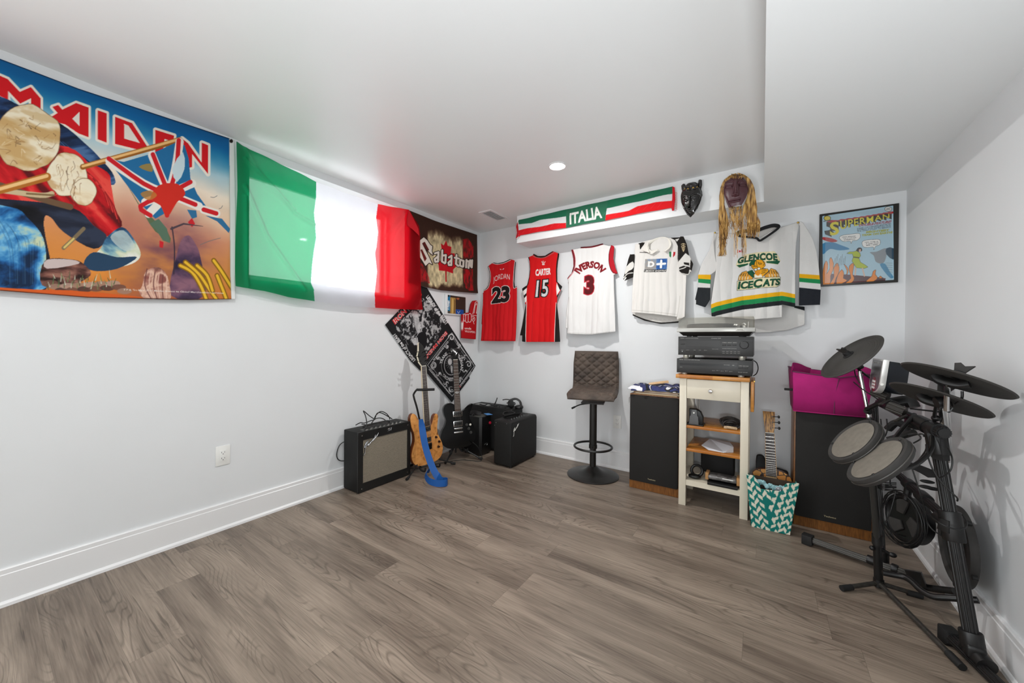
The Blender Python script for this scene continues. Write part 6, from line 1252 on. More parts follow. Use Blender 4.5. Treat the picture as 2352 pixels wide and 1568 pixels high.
MB().box(-.100, -.080, -.065, .02, .024, .066, bev=.003).obj('cardboard_end', mat('cardboard', 'a87c4c', rough=.8), t); MB().box(.078, .098, -.065, .02, .020, .066, bev=.003).obj('cardboard_end', mat('cardboard'), t)
MB().box(.0, .06, -.071, -.069, .048, .053).obj('white_label', WHT, t)
o = MB().box(-.36, -.15, 2.97, 3.06, .178, .36, bev=.012, seg=3).obj('storage_case', mat('matte_black', '0c0c0c', rough=.7)); tag(o, 'tall matte black case at the back of the bottom shelf', 'case')
t = thing('black_headset', 'small black headset at the left of the bottom shelf', 'headset', (-.375, 2.80, .1765))
MB().torus((0, 0, 0), .035, .010, T=Matrix.Translation((.01, .03, .045)) @ Matrix.Rotation(1.35, 4, 'X') @ Matrix.Rotation(.4, 4, 'Y'), n=28).obj('headband', BLK2, t)
MB().ball((.0, -.01, .016), .040, .028, .016).obj('ear_cup', BLK2, t)
cable('power_cable', 'thin white and grey cables hanging behind the cart drawer', [[(-.40, 3.05, .72), (-.395, 3.02, .67), (-.385, 2.98, .62), (-.38, 2.92, .60)], [(-.385, 3.05, .72), (-.378, 3.02, .68), (-.372, 2.96, .62), (-.37, 2.90, .60)]], .0022, WHT)
# ------------------------------------------------------------ gift bag and child-size guitar
q = lambda *p: K(p, 1710, 1040, 7.843)
c = Canvas(1, 2.66, -.10, .21, -.02, .36, .0022, '00756c')
c.cut(q((130, 1318), (420, 1395), (820, 1476), (860, 1200), (920, 900), (990, 545), (945, 535), (770, 540), (728, 560), (700, 640), (665, 690), (500, 665), (285, 640), (280, 575), (230, 500), (170, 400), (75, 385), (35, 370), (60, 640), (80, 900)))
CRB = 'e2dcc8'
for i in range(-2, 4):
    for j in range(-6, 10):
        x, y = 205+i*152+j*33.5, 578+j*146+i*2
        if x < 395+(y-600)*.08: c.poly(q((x, y), (x+86, y+58), (x+92, y+126), (x+8, y+64)), CRB)
        x, y = 150+i*178+j*37, 500+j*147+i*150*.0
        y += i*8
        if x < 372+(y-600)*.09: c.poly(q((x, y), (x+44, y+64), (x-28, y+142), (x-46, y+82)), CRB)
for i in range(-2, 4):
    for j in range(-6, 10):
        x, y = 806-i*176-j*47, 590+j*136-i*-60
        if x > 470+(y-600)*.06 and x < 1010: c.poly(q((x, y), (x-12, y+54), (x-102, y+82), (x-88, y+26)), CRB)
        x, y = 862-i*150-j*50, 548+j*136+i*52
        if x > 440+(y-600)*.06: c.poly(q((x, y), (x+50, y+74), (x+24, y+138), (x-28, y+46)), CRB)
t = thing('gift_bag', 'teal and cream chevron gift bag in front of the small guitar', 'gift bag', (0, 2.66, 0))
fb = c.build('front_panel', cloth_mat('paper_print', rough=.5, bump=.05), lambda u, z: .002+.004*fbm(u*12, z*10, 3), thick=.001, parent=t); fb.location = (0, -2.66, 0)
TEAL = mat('teal_paper', '0d7a70', rough=.5, noise=.5, nscale=40)
b = MB(); bl, br, tl, tr = (-.046, 0, .004), (.143, 0, .004), (-.068, .0, .30), (.180, .0, .30)
for A, B_, C_, D4 in ((bl, (-.046, .10, .004), (-.060, .075, .30), tl), (br, (.143, .10, .004), (.170, .075, .30), tr)): b._f([b._v(p) for p in (A, B_, C_, D4)])
b._f([b._v(p) for p in (bl, br, (.143, .10, .004), (-.046, .10, .004))]); o = b.obj('side_panels', TEAL, t); md = o.modifiers.new('s', 'SOLIDIFY'); md.thickness = .0012
o = MB().loft([[(-.046, .10, .004), (.143, .10, .004), (.143, .1012, .004), (-.046, .1012, .004)], [(-.060, .075, .29), (.170, .075, .29), (.170, .0762, .29), (-.060, .0762, .29)]]).obj('back_panel', mat('bag_lining', '3a2c20', rough=.7), t)
m = mat('teal_tissue', '8fb8bc', rough=.6, noise=.3, nscale=25); R0 = random.Random(5)
b = MB()
for k in range(9):
    x = -.02+k*.017; b.ball((x, .014+R0.uniform(-.004, .01), .255+R0.uniform(0, .012)-.018*(k > 2)*(k < 8)*.5), .014, .008, .016, 8, 6)
for v in b.bm.verts: v.co += Vector((R0.uniform(-.002, .002), R0.uniform(-.002, .002), R0.uniform(-.003, .003)))
tag(b.obj('tissue_paper', m, smooth=0), 'crumpled pale teal tissue paper sticking out of the chevron gift bag', 'tissue paper').location = (0, 2.675, 0)
b = MB(); b.torus((.088, 2.672, .262), .012, .003, T=Matrix.Translation((.088, 2.668, .252)) @ Matrix.Rotation(PI/2, 4, 'X'), n=24); b.ball((.088, 2.672, .252), .011, .006, .011); tag(b.obj('wrist_watch', mat('watch_face', '9aa0a4', rough=.3, metal=.4)), 'small round watch face at the rim of the chevron bag', 'watch')
PG = bpy.data.materials.new('painted_guitar_wood'); PG.use_nodes = True; nt = PG.node_tree; N = nt.nodes; L_ = nt.links; bb = N['Principled BSDF']; bb.inputs['Roughness'].default_value = .45
tc = N.new('ShaderNodeTexCoord'); vo = N.new('ShaderNodeTexVoronoi'); vo.feature = 'DISTANCE_TO_EDGE'; vo.inputs['Scale'].default_value = 26; L_.new(tc.outputs['Object'], vo.inputs[0]); v2 = N.new('ShaderNodeTexVoronoi'); v2.inputs['Scale'].default_value = 26; L_.new(tc.outputs['Object'], v2.inputs[0])
r = N.new('ShaderNodeValToRGB'); e = r.color_ramp.elements; e[0].position = 0; e[0].color = lin('b4681c'); e[1].position = 1; e[1].color = lin('dca04a'); L_.new(v2.outputs['Color'], r.inputs[0])
mr = N.new('ShaderNodeMath'); mr.operation = 'LESS_THAN'; mr.inputs[1].default_value = .06; L_.new(vo.outputs[0], mr.inputs[0]); mx = N.new('ShaderNodeMixRGB'); L_.new(mr.outputs[0], mx.inputs[0]); L_.new(r.outputs[0], mx.inputs[1]); mx.inputs[2].default_value = lin('2c1808'); L_.new(mx.outputs[0], bb.inputs['Base Color'])
OUT3 = [(0, 0), (.07, .003), (.115, .03), (.128, .075), (.118, .12), (.096, .155), (.092, .185), (.104, .22), (.100, .26), (.07, .285), (.03, .293), (-.03, .293), (-.07, .285), (-.10, .26), (-.104, .22), (-.092, .185), (-.096, .155), (-.118, .12), (-.128, .075), (-.115, .03), (-.07, .003)]
g3 = guitar('small painted acoustic guitar standing behind the chevron gift bag', (.066, 2.85, .004), (.046, 2.925, .520), (.02, -1, .14), OUT3, .52, PG, mat('dark_stain'), .075, None, name='acoustic_guitar')
neck(g3, .255, .525, w0=.056, w1=.046, fb='2a1a14', nfr=19, scale=.42, bind=mat('light_edge', 'c8a070', rough=.5), neckm=mat('maple'))
MB().lathe([(.0, .0005), (.035, .0005), (.035, .001)], 32, T=Matrix.Translation((0, .20, 0))).obj('sound_hole', mat('void_black'), g3)
MB().box(-.05, .05, .09, .105, 0, .006, bev=.002).obj('bridge', mat('dark_stain'), g3); strings(g3, .10, .525, .044, .036, z0=.012)
hd = MB().prism([(-.023, 0), (.023, 0), (.030, .05), (.033, .135), (-.033, .137), (-.028, .05)], -.012, 0, T=Matrix.Translation((0, .529, .004)) @ Matrix.Rotation(-.15, 4, 'X'), bev=.002).obj('headstock', woodm('figured_head', '5a3410', 'd09a50', 22, (6, 1, 1)), g3)
for k in range(3): tuner(g3, .018, .560+k*.036, 1, mat('black_nickel'))
b = MB()
b.loft([[(-.022, 2.99, .0), (.06, 2.99, .0), (.06, 3.06, .0), (-.022, 3.06, .0)], [(-.025, 2.98, .2), (.06, 2.98, .2), (.06, 3.07, .2), (-.025, 3.07, .2)], [(-.028, 3.0, .30), (.055, 3.01, .27), (.055, 3.06, .27), (-.028, 3.06, .30)], [(-.024, 3.02, .345), (.010, 3.02, .35), (.010, 3.05, .35), (-.024, 3.05, .345)]])
b.loft([[(.03, 2.99, .0), (.15, 2.99, .0), (.15, 3.07, .0), (.03, 3.07, .0)], [(.02, 2.98, .2), (.155, 2.98, .2), (.155, 3.07, .2), (.02, 3.07, .2)], [(.02, 3.0, .29), (.15, 3.0, .265), (.15, 3.05, .265), (.02, 3.05, .29)]])
o = b.obj('gig_bag', mat('black_nylon', '141416', rough=.7, bump=.4, bscale=400), smooth=60); md = o.modifiers.new('v', 'BEVEL'); md.width = .012; md.segments = 3; tag(o, 'slumped black nylon guitar bag behind the small acoustic guitar', 'guitar bag')
# ------------------------------------------------------------ magenta bin
MG = mat('magenta_felt', 'a50f68', rough=.85, bump=.4, bscale=600, noise=.06, nscale=30); MGD = mat('felt_trim', '5a3048', rough=.8); MGI = mat('magenta_lining', '7c1a50', rough=.85)
t = thing('storage_bin', 'magenta fabric storage bin on top of the right speaker', 'storage bin', (.16, 2.80, .704))
b = MB(); w0, w1, d0 = .325, .350, .29
pts0 = [(0, 0), (w0*.57, -.004), (w0, 0), (w0, d0), (0, d0)]; pts1 = [(-.004, -.006, .235), (w1*.58, -.030, .212), (w1, -.006, .24), (w1+.004, d0, .235), (w1*.5, d0+.02, .226), (-.014, d0, .248)]
R1 = [Vector((x, y, 0)) for x, y in [(0, 0), (w0*.57, -.004), (w0, 0), (w0, d0), (w0*.5, d0), (0, d0)]]; R2 = [Vector(p) for p in pts1]
b.loft([R1, [(a*.5+c_*.5)+Vector((0, -.006 if i < 3 else .004, 0)) for i, (a, c_) in enumerate(zip(R1, R2))], R2], caps=False); b._f([b._v(p) for p in R1])
o = b.obj('shell', MG, t, smooth=30); md = o.modifiers.new('s', 'SOLIDIFY'); md.thickness = .005; md.offset = -1
b = MB(); b.tube(R2, .0035, 6, closed=True); b.obj('rim_trim', MGD, t)
MB().tube([(w0*.57, -.008, .002), (w0*.575, -.020, .11), (w1*.58, -.031, .21)], .0018, 5).obj('seam', MGD, t)
MB().box(-.045, -.002, .02, .03, .115, .13, bev=.003).obj('pull_tab', mat('black_webbing'), t)
b = MB(); b.ribbon([(-.008, .01, .242), (-.004, .06, .268), (.03, .12, .262), (.07, .2, .24), (.10, .27, .228)], .034, .003, (.2, .1, 1), 5); b.obj('folded_flap', MG, t)
b = MB(); b.ribbon([(w1, .02, .245), (w1-.03, .08, .262), (w1-.06, .16, .258), (w1-.10, .25, .235)], .030, .003, (.1, .1, 1), 5); b.obj('folded_flap', MG, t)
# ============================================================ masks on the bulkhead
q = lambda *p: K(p, 1540, 395, 7.467)
c = Canvas(1, YS-.010, -.52, -.30, 2.00, 2.31, .0014, '100f0e')
c.cut(q((190, 240), (215, 222), (248, 214), (262, 240), (275, 255), (330, 195), (380, 180), (430, 180), (478, 205), (484, 160), (492, 148), (542, 146), (545, 230), (530, 300), (546, 350), (550, 410), (530, 520), (480, 650), (420, 740), (355, 794), (300, 750), (240, 650), (200, 540), (188, 420), (205, 340), (195, 300)))
for P in (((240, 335), (262, 305), (272, 335)), ((290, 345), (322, 308), (340, 338)), ((385, 330), (400, 288), (432, 318)), ((450, 300), (470, 268), (482, 295))): c.poly(q(*P), 'c9a23c')
def dm(u, z):
    x = (c.px-1540)*7.467; y = (c.py-395)*7.467
    r2 = ((x-368)/185)**2+((y-500)/305)**2; d = .008+.05*np.sqrt(np.clip(1.02-r2, 0, 1))
    def ln(P, w, a):
        b_ = np.full(x.shape, 1e9)
        for A, B in zip(P, P[1:]): b_ = np.minimum(b_, segd(x, y, A, B)[0])
        return a*gs(b_, w)
    d += ln([(352, 470), (346, 560), (340, 625)], 13, .020)+ln([(330, 625), (352, 628)], 13, .007)
    d += ln([(230, 465), (280, 448), (335, 470)], 9, .008)+ln([(365, 470), (410, 425), (480, 410), (520, 440)], 9, .008)
    d += ln([(262, 520), (300, 535)], 12, .006)+ln([(385, 515), (435, 505)], 13, .006)-ln([(255, 500), (310, 520)], 7, .005)-ln([(380, 500), (440, 495)], 7, .004)
    d += ln([(310, 665), (345, 672), (375, 655)], 8, .009)-ln([(305, 655), (345, 660), (380, 645)], 4, .004)+ln([(320, 690), (352, 695)], 8, .006)
    d += ln([(225, 340), (330, 350), (450, 325), (500, 290)], 10, .010)+ln([(250, 285), (340, 290), (470, 250)], 10, .008)+ln([(230, 230), (240, 300)], 20, .012)+ln([(512, 160), (505, 260)], 18, .014)
    d += ln([(210, 400), (225, 560), (300, 710), (355, 770)], 8, -.006)+ln([(530, 400), (505, 560), (430, 690)], 8, -.006)
    return d
o = c.build('face_mask', cloth_mat('black_glazed', rough=.12, bump=0, spec=.8), dm, thick=.004); tag(o, 'glossy black carved mask with gold crown triangles on the bulkhead', 'mask')
q = lambda *p: K(p, 1540, 380, 6.533)
t = thing('raffia_mask', 'brown carved face mask with long tan raffia hair', 'mask')
c = Canvas(1, YS-.030, -.30, -.05, 2.02, 2.33, .0014, '57343a')
c.cut(q((803, 380), (812, 300), (850, 230), (915, 170), (1000, 150), (1090, 170), (1150, 230), (1172, 300), (1165, 400), (1130, 510), (1080, 600), (1030, 665), (975, 692), (910, 675), (862, 600), (820, 480)), smooth=3)
def db(u, z):
    x = (c.px-1540)*6.533; y = (c.py-380)*6.533
    r2 = ((x-985)/190)**2+((y-420)/280)**2; d = .006+.045*np.sqrt(np.clip(1.03-r2, 0, 1))
    def ln(P, w, a):
        b_ = np.full(x.shape, 1e9)
        for A, B in zip(P, P[1:]): b_ = np.minimum(b_, segd(x, y, A, B)[0])
        return a*gs(b_, w)
    d += ln([(990, 270), (988, 400), (985, 475)], 22, .020)+ln([(960, 478), (1010, 475)], 14, .008)
    d += ln([(812, 345), (835, 275), (900, 245), (960, 270), (962, 340), (940, 490)], 9, .009)+ln([(1022, 480), (1018, 330), (1040, 275), (1100, 245), (1160, 290), (1168, 320)], 9, .009)
    d -= ln([(835, 345), (930, 340)], 26, .012)+ln([(1045, 322), (1135, 312)], 26, .012); d += ln([(850, 350), (915, 345)], 11, .010)+ln([(1058, 322), (1120, 315)], 11, .010)
    d += ln([(890, 562), (960, 550), (1050, 532)], 8, .008)+ln([(900, 580), (960, 575), (1040, 560)], 7, .006)-ln([(885, 570), (960, 562), (1055, 545)], 4, .006)
    d += ln([(845, 500), (890, 610), (935, 680)], 6, -.004)
    return d
c.build('face', cloth_mat('brown_carved_wood', rough=.35, bump=.05, spec=.5), db, thick=.004, parent=t)
RF = bpy.data.materials.new('raffia'); RF.use_nodes = True; nt = RF.node_tree; N = nt.nodes; L_ = nt.links; bb = N['Principled BSDF']; bb.inputs['Roughness'].default_value = .55
tc = N.new('ShaderNodeTexCoord'); n1 = N.new('ShaderNodeTexNoise'); n1.inputs['Scale'].default_value = 90; mp = N.new('ShaderNodeMapping'); mp.inputs['Scale'].default_value = (1, 1, .12); L_.new(tc.outputs['Object'], mp.inputs[0]); L_.new(mp.outputs[0], n1.inputs[0]); r = N.new('ShaderNodeValToRGB'); e = r.color_ramp.elements; e[0].position = .35; e[0].color = lin('5e3d18'); e[1].position = .65; e[1].color = lin('cda460'); k = e.new(.5); k.color = lin('9c7232'); L_.new(n1.outputs[0], r.inputs[0]); L_.new(r.outputs[0], bb.inputs['Base Color'])
R0 = random.Random(11); b = MB()
def strand(P, offs, r=.0013):
    Q = []
    for (x, y), o_ in zip(P, offs):
        h_ = hit(1540+(x+R0.uniform(-16, 16))/6.533, 380+y/6.533, 1, YS-o_); Q.append(Vector(h_))
    b.tube(Q, r, 4, smooth=3)
for k in range(170):   # left side
    s_ = R0.random(); x0 = 800+170*s_; w_ = R0.uniform(0, 1); bx = 735+120*R0.random(); end = R0.choice((1360, 1340, 1250, 1100)) if R0.random() < .6 else R0.uniform(900, 1250)
    bx2 = 745+ (60 if end > 1200 else 90)*R0.random()
    strand([(985-120*w_*R0.uniform(.6, 1), 118+45*w_), (880-60*w_, 190+30*w_), (800-35*w_, 330), (785-45*w_+15*R0.random(), 520), (bx-8, 760), (bx+10*R0.uniform(-1, 1), 760+(end-760)*.5), (bx2+30*R0.uniform(-1, 1), end)], [.05, .065, .05, .04, .045, .055, .06+R0.uniform(-.01, .015)], R0.uniform(.0010, .0018))
for k in range(190):   # right side
    w_ = R0.random(); bx = 1150+165*R0.random(); end = R0.uniform(960, 1090) if R0.random() < .7 else R0.uniform(850, 960)
    strand([(1010+90*w_, 112+30*w_), (1120+60*w_, 180+25*w_), (1175+65*w_, 320), (1155+110*w_, 500+R0.uniform(-20, 20)), (1110+185*w_, 680), (bx+20*w_, 850), (bx+18*R0.uniform(-1, 1), end)], [.05, .06, .05, .04, .05, .055, .06+R0.uniform(-.01, .015)], R0.uniform(.0010, .0018))
for k in range(80):    # beard
    x0 = 870+270*R0.random(); y0 = 690-.0022*(x0-985)**2*1.0
    if R0.random() < .5: bx = R0.choice((980, 1100, 1085, 1110)) + R0.uniform(-22, 22); end = R0.uniform(1150, 1415)
    else: bx = x0+R0.uniform(-30, 40); end = R0.uniform(820, 1100)
    strand([(x0, y0-70), (x0+R0.uniform(-12, 12), y0+40), ((x0+bx)/2+R0.uniform(-25, 25), y0+170), (bx+R0.uniform(-18, 18), (y0+end)/2+60), (bx+R0.uniform(-14, 14), end)], [.030, .050, .058, .060, .062], R0.uniform(.0008, .0015))
for k in range(26):
    x0 = 900+170*R0.random(); a = R0.uniform(-1, 1); strand([(x0, 125), (x0+a*15, 150+R0.uniform(0, 30)), (x0+a*25, 170+R0.uniform(0, 50))], [.05, .075, .068], .0012)
tag(b.obj('raffia_hair', RF, t), kind='stuff')
# ============================================================ electronic drum kit
RUBG = mat('grey_rubber', '2c2a28', rough=.75, noise=.12, nscale=40); HEADM = mat('pad_rubber_grey', '6f695f', rough=.8, noise=.12, nscale=50); DKM = mat('rack_black', '0f0e0e', rough=.42)
c6 = lambda x, y, D: onray(1960+x/6.533, 820+y/6.533, D)
c7b = lambda x, y, D: onray(1960+x/6.533, 1020+y/6.533, D)
c8 = lambda x, y, D: onray(1820+x/3.35, 1100+y/3.35, D)
c9 = lambda x, y, D: onray(1990+x/4.48, 1250+y/4.48, D)
V = Vector
def flute(b, p0, p1, r, k=13):
    p0, p1 = V(p0), V(p1); d = (p1-p0).normalized(); a = d.orthogonal().normalized(); c_ = d.cross(a); n = k*4
    rr = [r*(1 if (i % 4) in (0, 1) else .90) for i in range(n)]
    b.loft([[p+(a*math.cos(2*PI*i/n)+c_*math.sin(2*PI*i/n))*rr[i] for i in range(n)] for p in (p0, p1)]); return b
def joint(b, p0, p1, r): 
    p0, p1 = V(p0), V(p1); d = (p1-p0).normalized(); b.tube([p0, p0+d*.004, p1-d*.004, p1], [r*1.08, r*1.14, r*1.14, r*1.08], 20)
kit = thing('electronic_drum_kit', 'black electronic drum kit with rubber cymbals beside the right wall', 'drum kit', (.45, 2.2, 0))
kit.location = (0, 0, 0)
TJ = V((.556, 2.100, .785)); BJ = V((.615, 1.952, .065)); ax_ = (BJ-TJ)
def P_(t_): return TJ+ax_*t_
b = MB(); flute(b, P_(.06), P_(1.0), .020); b.obj('leg', DKM, kit, smooth=25)
FJ = V((.500, 2.520, .045)); BF = V((.483, 2.626, .812))
b = MB(); flute(b, FJ, FJ+(BF-FJ)*.98, .0125, 11); b.obj('leg', DKM, kit, smooth=25)
# feet on the floor
b = MB(); flute(b, (.235, 2.598, .030), (.600, 2.462, .034), .0165, 12); ft_ = b.obj('foot_tube', mat('rack_grey', '4a4844', rough=.35, metal=.5), kit, smooth=25)
MB().prism([(-.026, -.026), (.020, -.026), (.024, .016), (.012, .026), (-.026, .026)], -.026, .026, T=frame_at((.222, 2.603, .027), (1, -.37, 0), (0, 1, .0)), bev=.006).obj('end_cap', RUB, ft_)
b = MB(); joint(b, (.445, 2.520, .037), (.475, 2.508, .037), .019); joint(b, (.525, 2.490, .037), (.545, 2.482, .037), .019); b.tube([FJ+V((0, 0, -.01)), FJ+V((0, 0, .05))], .024, 16); b.ball(FJ+V((.03, -.02, .05)), .016, .012, .012); b.obj('rack_clamp', DKM, kit)
b = MB(); b.loft([[c9(x, y, D) for x, y, D in ((390, 260, 1.66), (560, 290, 1.60), (620, 440, 1.57), (560, 440, 1.60), (450, 400, 1.64))], [c9(x, y, D) for x, y, D in ((400, 250, 1.74), (570, 280, 1.68), (630, 430, 1.64), (570, 430, 1.68), (460, 390, 1.72))]]); b.obj('foot_block', DKM, kit, smooth=20)
b = MB(); flute(b, (.588, 2.03, .032), (.672, 1.70, .030), .018, 12); ft_ = b.obj('foot_tube', DKM, kit, smooth=25)
MB().prism([(-.030, -.026), (.018, -.026), (.024, .012), (.010, .030), (-.030, .030)], -.024, .024, T=frame_at((.590, 2.045, .028), (.25, -.97, 0), (1, .2, 0)), bev=.006).obj('end_cap', RUB, ft_)
MB().prism([(-.030, -.026), (.018, -.026), (.024, .012), (.010, .030), (-.030, .030)], -.024, .024, T=frame_at((.676, 1.69, .028), (-.25, .97, 0), (1, .2, 0)), bev=.006).obj('end_cap', RUB, ft_)
b = MB(); joint(b, P_(.93), P_(1.01), .026); b.tube([V((.612, 1.975, .052)), V((.630, 1.90, .042))], .027, 18); b.box(.590, .640, 1.92, 1.97, .035, .085, bev=.012, seg=3); b.ball(V((.603, 1.955, .07)), .008); b.obj('rack_clamp', DKM, kit)
# upper bar and joints
b = MB(); flute(b, TJ+V((0, .03, 0)), V((.495, 2.59, .815)), .019, 13); b.obj('rack_bar', DKM, kit, smooth=25)
b = MB(); joint(b, P_(.0), P_(.13), .0265); b.tube([TJ+V((.005, -.035, .0)), TJ+V((-.006, .06, 0))], [.027, .030, .030, .026], 20); b.tube([TJ+V((-.006, .03, 0)), TJ+V((-.02, .10, .012))], [.030, .026], 18); b.loft([[P_(.02)+V(v) for v in ((-.028, -.02, 0), (.0, -.034, 0), (.028, -.02, 0), (.02, .03, 0), (-.02, .03, 0))], [P_(.15)+V(v) for v in ((-.022, -.014, 0), (.0, -.030, 0), (.022, -.014, 0), (.018, .02, 0), (-.018, .02, 0))]]); b.obj('rack_joint', DKM, kit)
b = MB(); flute(b, TJ+V((.008, -.058, -.002)), TJ+V((.004, -.03, 0)), .0225, 16); b.cyl(TJ+V((.0085, -.064, -.002)), TJ+V((.008, -.058, -.002)), .017, n=24); b.obj('tube_end_cap', DKM, kit, smooth=25)
b = MB(); joint(b, TJ+V((-.02, .10, .0)), TJ+V((-.028, .14, -.002)), .024); joint(b, V((.515, 2.45, .818)), V((.508, 2.50, .817)), .024); b.obj('rack_clamp', DKM, kit)
for p, s in ((TJ+V((-.045, .16, .035)), 1), (V((.50, 2.46, .86)), 1.1)):
    b = MB(); flute(b, p, p+V((-.045, .03, .018))*s, .021, 15); b.prism([(0, -.007), (.03, -.012), (.055, -.010), (.058, .010), (.03, .012), (0, .007)], -.004, .004, T=frame_at(p+V((-.005, -.03, -.01)), (-.6, -.6, -.35), (.1, .5, .8)), bev=.002); b.obj('wing_nut', mat('clamp_grey', '33302c', rough=.4, metal=.3), kit, smooth=25)
# mid clamp and lower bar
b = MB(); joint(b, P_(.40), P_(.54), .0265); b.tube([P_(.47), P_(.47)+V((-.02, .05, .01))], .024, 16); b.prism([(-.018, -.02), (.018, -.02), (.014, .024), (-.014, .024)], -.004, .004, T=frame_at(P_(.47)+V((-.024, -.016, 0)), (.5, -.6, 0), (-.7, -.6, .1)), bev=.002); b.obj('rack_clamp', DKM, kit)
LB0 = P_(.46)+V((-.01, .05, .012)); LB1 = V((.562, 2.555, .468))
b = MB(); flute(b, LB0, LB1, .0165, 12); b.obj('rack_bar', DKM, kit, smooth=25)
b = MB(); joint(b, LB0+(LB1-LB0)*.30, LB0+(LB1-LB0)*.45, .021); b.tube([LB0+(LB1-LB0)*.72, LB0+(LB1-LB0)*.72+V((-.01, 0, -.07))], .014, 12); joint(b, LB0+(LB1-LB0)*.66, LB0+(LB1-LB0)*.78, .021); b.obj('rack_clamp', DKM, kit)
b = MB(); b.loft([[c7b(x, y, 1.50) for x, y in ((860, 270), (1000, 310), (1210, 390), (1240, 500), (1120, 500), (1000, 430), (900, 380))], [c7b(x, y, 1.56) for x, y in ((860, 270), (1000, 310), (1210, 390), (1240, 500), (1120, 500), (1000, 430), (900, 380))]]); b.obj('mounting_arm', DKM, kit)
for (x, y) in ((1110, 560), (1090, 640), (1190, 665)):
    p = c7b(x, y, 1.50); b = MB(); b.ball(p, .022, .012, .007, 12, 8); b.obj('wing_nut', RUB, kit)
# cymbals
def cymbal(name, c_, n, r, knobdir, wedge, seen=None):
    n = V(n).normalized(); T = frame_at(c_, n.orthogonal(), n)
    o = MB().lathe([(.012, .010), (.030, .009), (.036, .006), (r*.98, -.002), (r, -.004), (r-.004, -.008), (.04, -.001), (.03, .001), (.012, .002)], 64, T=T, caps=False)
    # concentric grooves as fine ridges
    for k in range(9): o.torus(None, r*(.34+.07*k), .0009, T=T @ Matrix.Translation((0, 0, .0055-.0075*(.34+.07*k)**1.0*1.0+.0005)), n=64, k=5)
    cy = o.obj('cymbal_pad', mat('cymbal_rubber', '363431', rough=.62, noise=.10, nscale=25), kit, smooth=40)
    b = MB(); b.lathe([(.026, .006), (.026, .012), (.017, .014), (.015, .028), (.010, .030), (0, .030)], 24, T=T); b.obj('cymbal_felt', RUB, cy)
    w = V(wedge).normalized(); w = (w-n*w.dot(n)).normalized(); s_ = n.cross(w)
    b = MB(); b.prism([(-.012, 0), (.012, 0), (.026, .030), (.008, .026), (-.010, .034), (-.022, .028)], -.004, .004, T=frame_at(V(c_)+n*.024, w, s_), bev=.002) if False else b.loft([[V(c_)+n*(.024+yy)+w*xx+s_*zz for xx, yy in ((-.012, 0), (.012, 0), (.027, .034), (.006, .026), (-.008, .036), (-.022, .030))] for zz in (-.004, .004)])
    b.obj('wing_nut', mat('grey_rubber'), cy)
    b = MB(); b.tube([V(c_)-n*.004+w*.035, V(c_)-n*.018+w*.01, V(c_)-n*.018-w*.03, V(c_)-n*.004-w*.05], .018, 10, smooth=5, flat=.8); b.obj('sensor_housing', DKM, cy)
    return cy, n
CA = V((.376, 2.555, 1.047)); CB = V((.566, 1.956, .993)); CC = V((.558, 2.073, .908))
cymbal('a', CA, (-.681, -.24, .692), .155, 1, (-.5, .6, 0))
cymbal('b', CB, (.39, .15, .907), .142, 1, (.8, -.5, 0))
cymbal('c', CC, (.389, .198, .90), .140, 1, (.8, -.5, 0))
b = MB(); b.cyl(CA+V((.012, .005, -.012)), onray(1975, 852, 1.93), .006, n=12); b.ball(onray(1974, 842, 1.93), .018, .016, .014); b.tube([onray(1975, 850, 1.93), onray(1990, 862, 1.90), onray(2004, 872, 1.87)], .005, 8); b.obj('cymbal_tilter', DKM, kit)
b = MB(); b.cyl(onray(1974, 852, 1.92), onray(1993, 945, 1.89), .0085, n=16); b.cyl(onray(1993, 940, 1.89), onray(1999, 975, 1.88), .012, n=16); b.obj('cymbal_post', CHR, kit)
MB().tube([onray(1999, 960, 1.86), onray(2006, 1000, 1.86)], .016, 12).obj('rack_clamp', DKM, kit)
b = MB(); b.tube([onray(1990, 942, 1.88), onray(1998, 946, 1.88)], .015, 12); b.tube([onray(1990, 940, 1.88), onray(2030, 920, 1.80)], .011, 8); b.obj('rack_clamp', DKM, kit)
pb0 = CB+V((-.02, -.004, -.02)); pb1 = onray(2174, 942, 1.345)
b = MB(); b.cyl(pb0, pb1, .008, n=14); b.obj('cymbal_post', CHR, kit)
b = MB(); b.tube([onray(2150, 925, 1.37), onray(2170, 922, 1.36)], .020, 16); b.ball(onray(2172, 925, 1.35), .013, .016, .016); b.tube([onray(2172, 941, 1.345), onray(2180, 946, 1.345), onray(2188, 936, 1.34)], .003, 6, smooth=3); b.tube([onray(2210, 898, 1.31), onray(2209, 915, 1.31), onray(2195, 928, 1.33)], .004, 8, smooth=4); b.obj('cymbal_tilter', DKM, kit)
b = MB(); b.cyl(onray(2163, 934, 1.44), onray(2170, 985, 1.47), .011, n=18); b.obj('cymbal_post', CHR, kit)
b = MB(); b.cyl(onray(2174, 942, 1.47), onray(2180, 1060, 1.50), .010, n=18); b.obj('cymbal_post', CHR, kit)
b = MB(); b.tube([onray(2152, 925, 1.38), onray(2147, 950, 1.42), onray(2146, 968, 1.44)], .006, 8); b.tube([onray(2090, 938, 1.50), onray(2158, 946, 1.44)], .0035, 6); b.ball(onray(2150, 960, 1.43), .014, .012, .012); b.obj('cymbal_mount', DKM, kit)
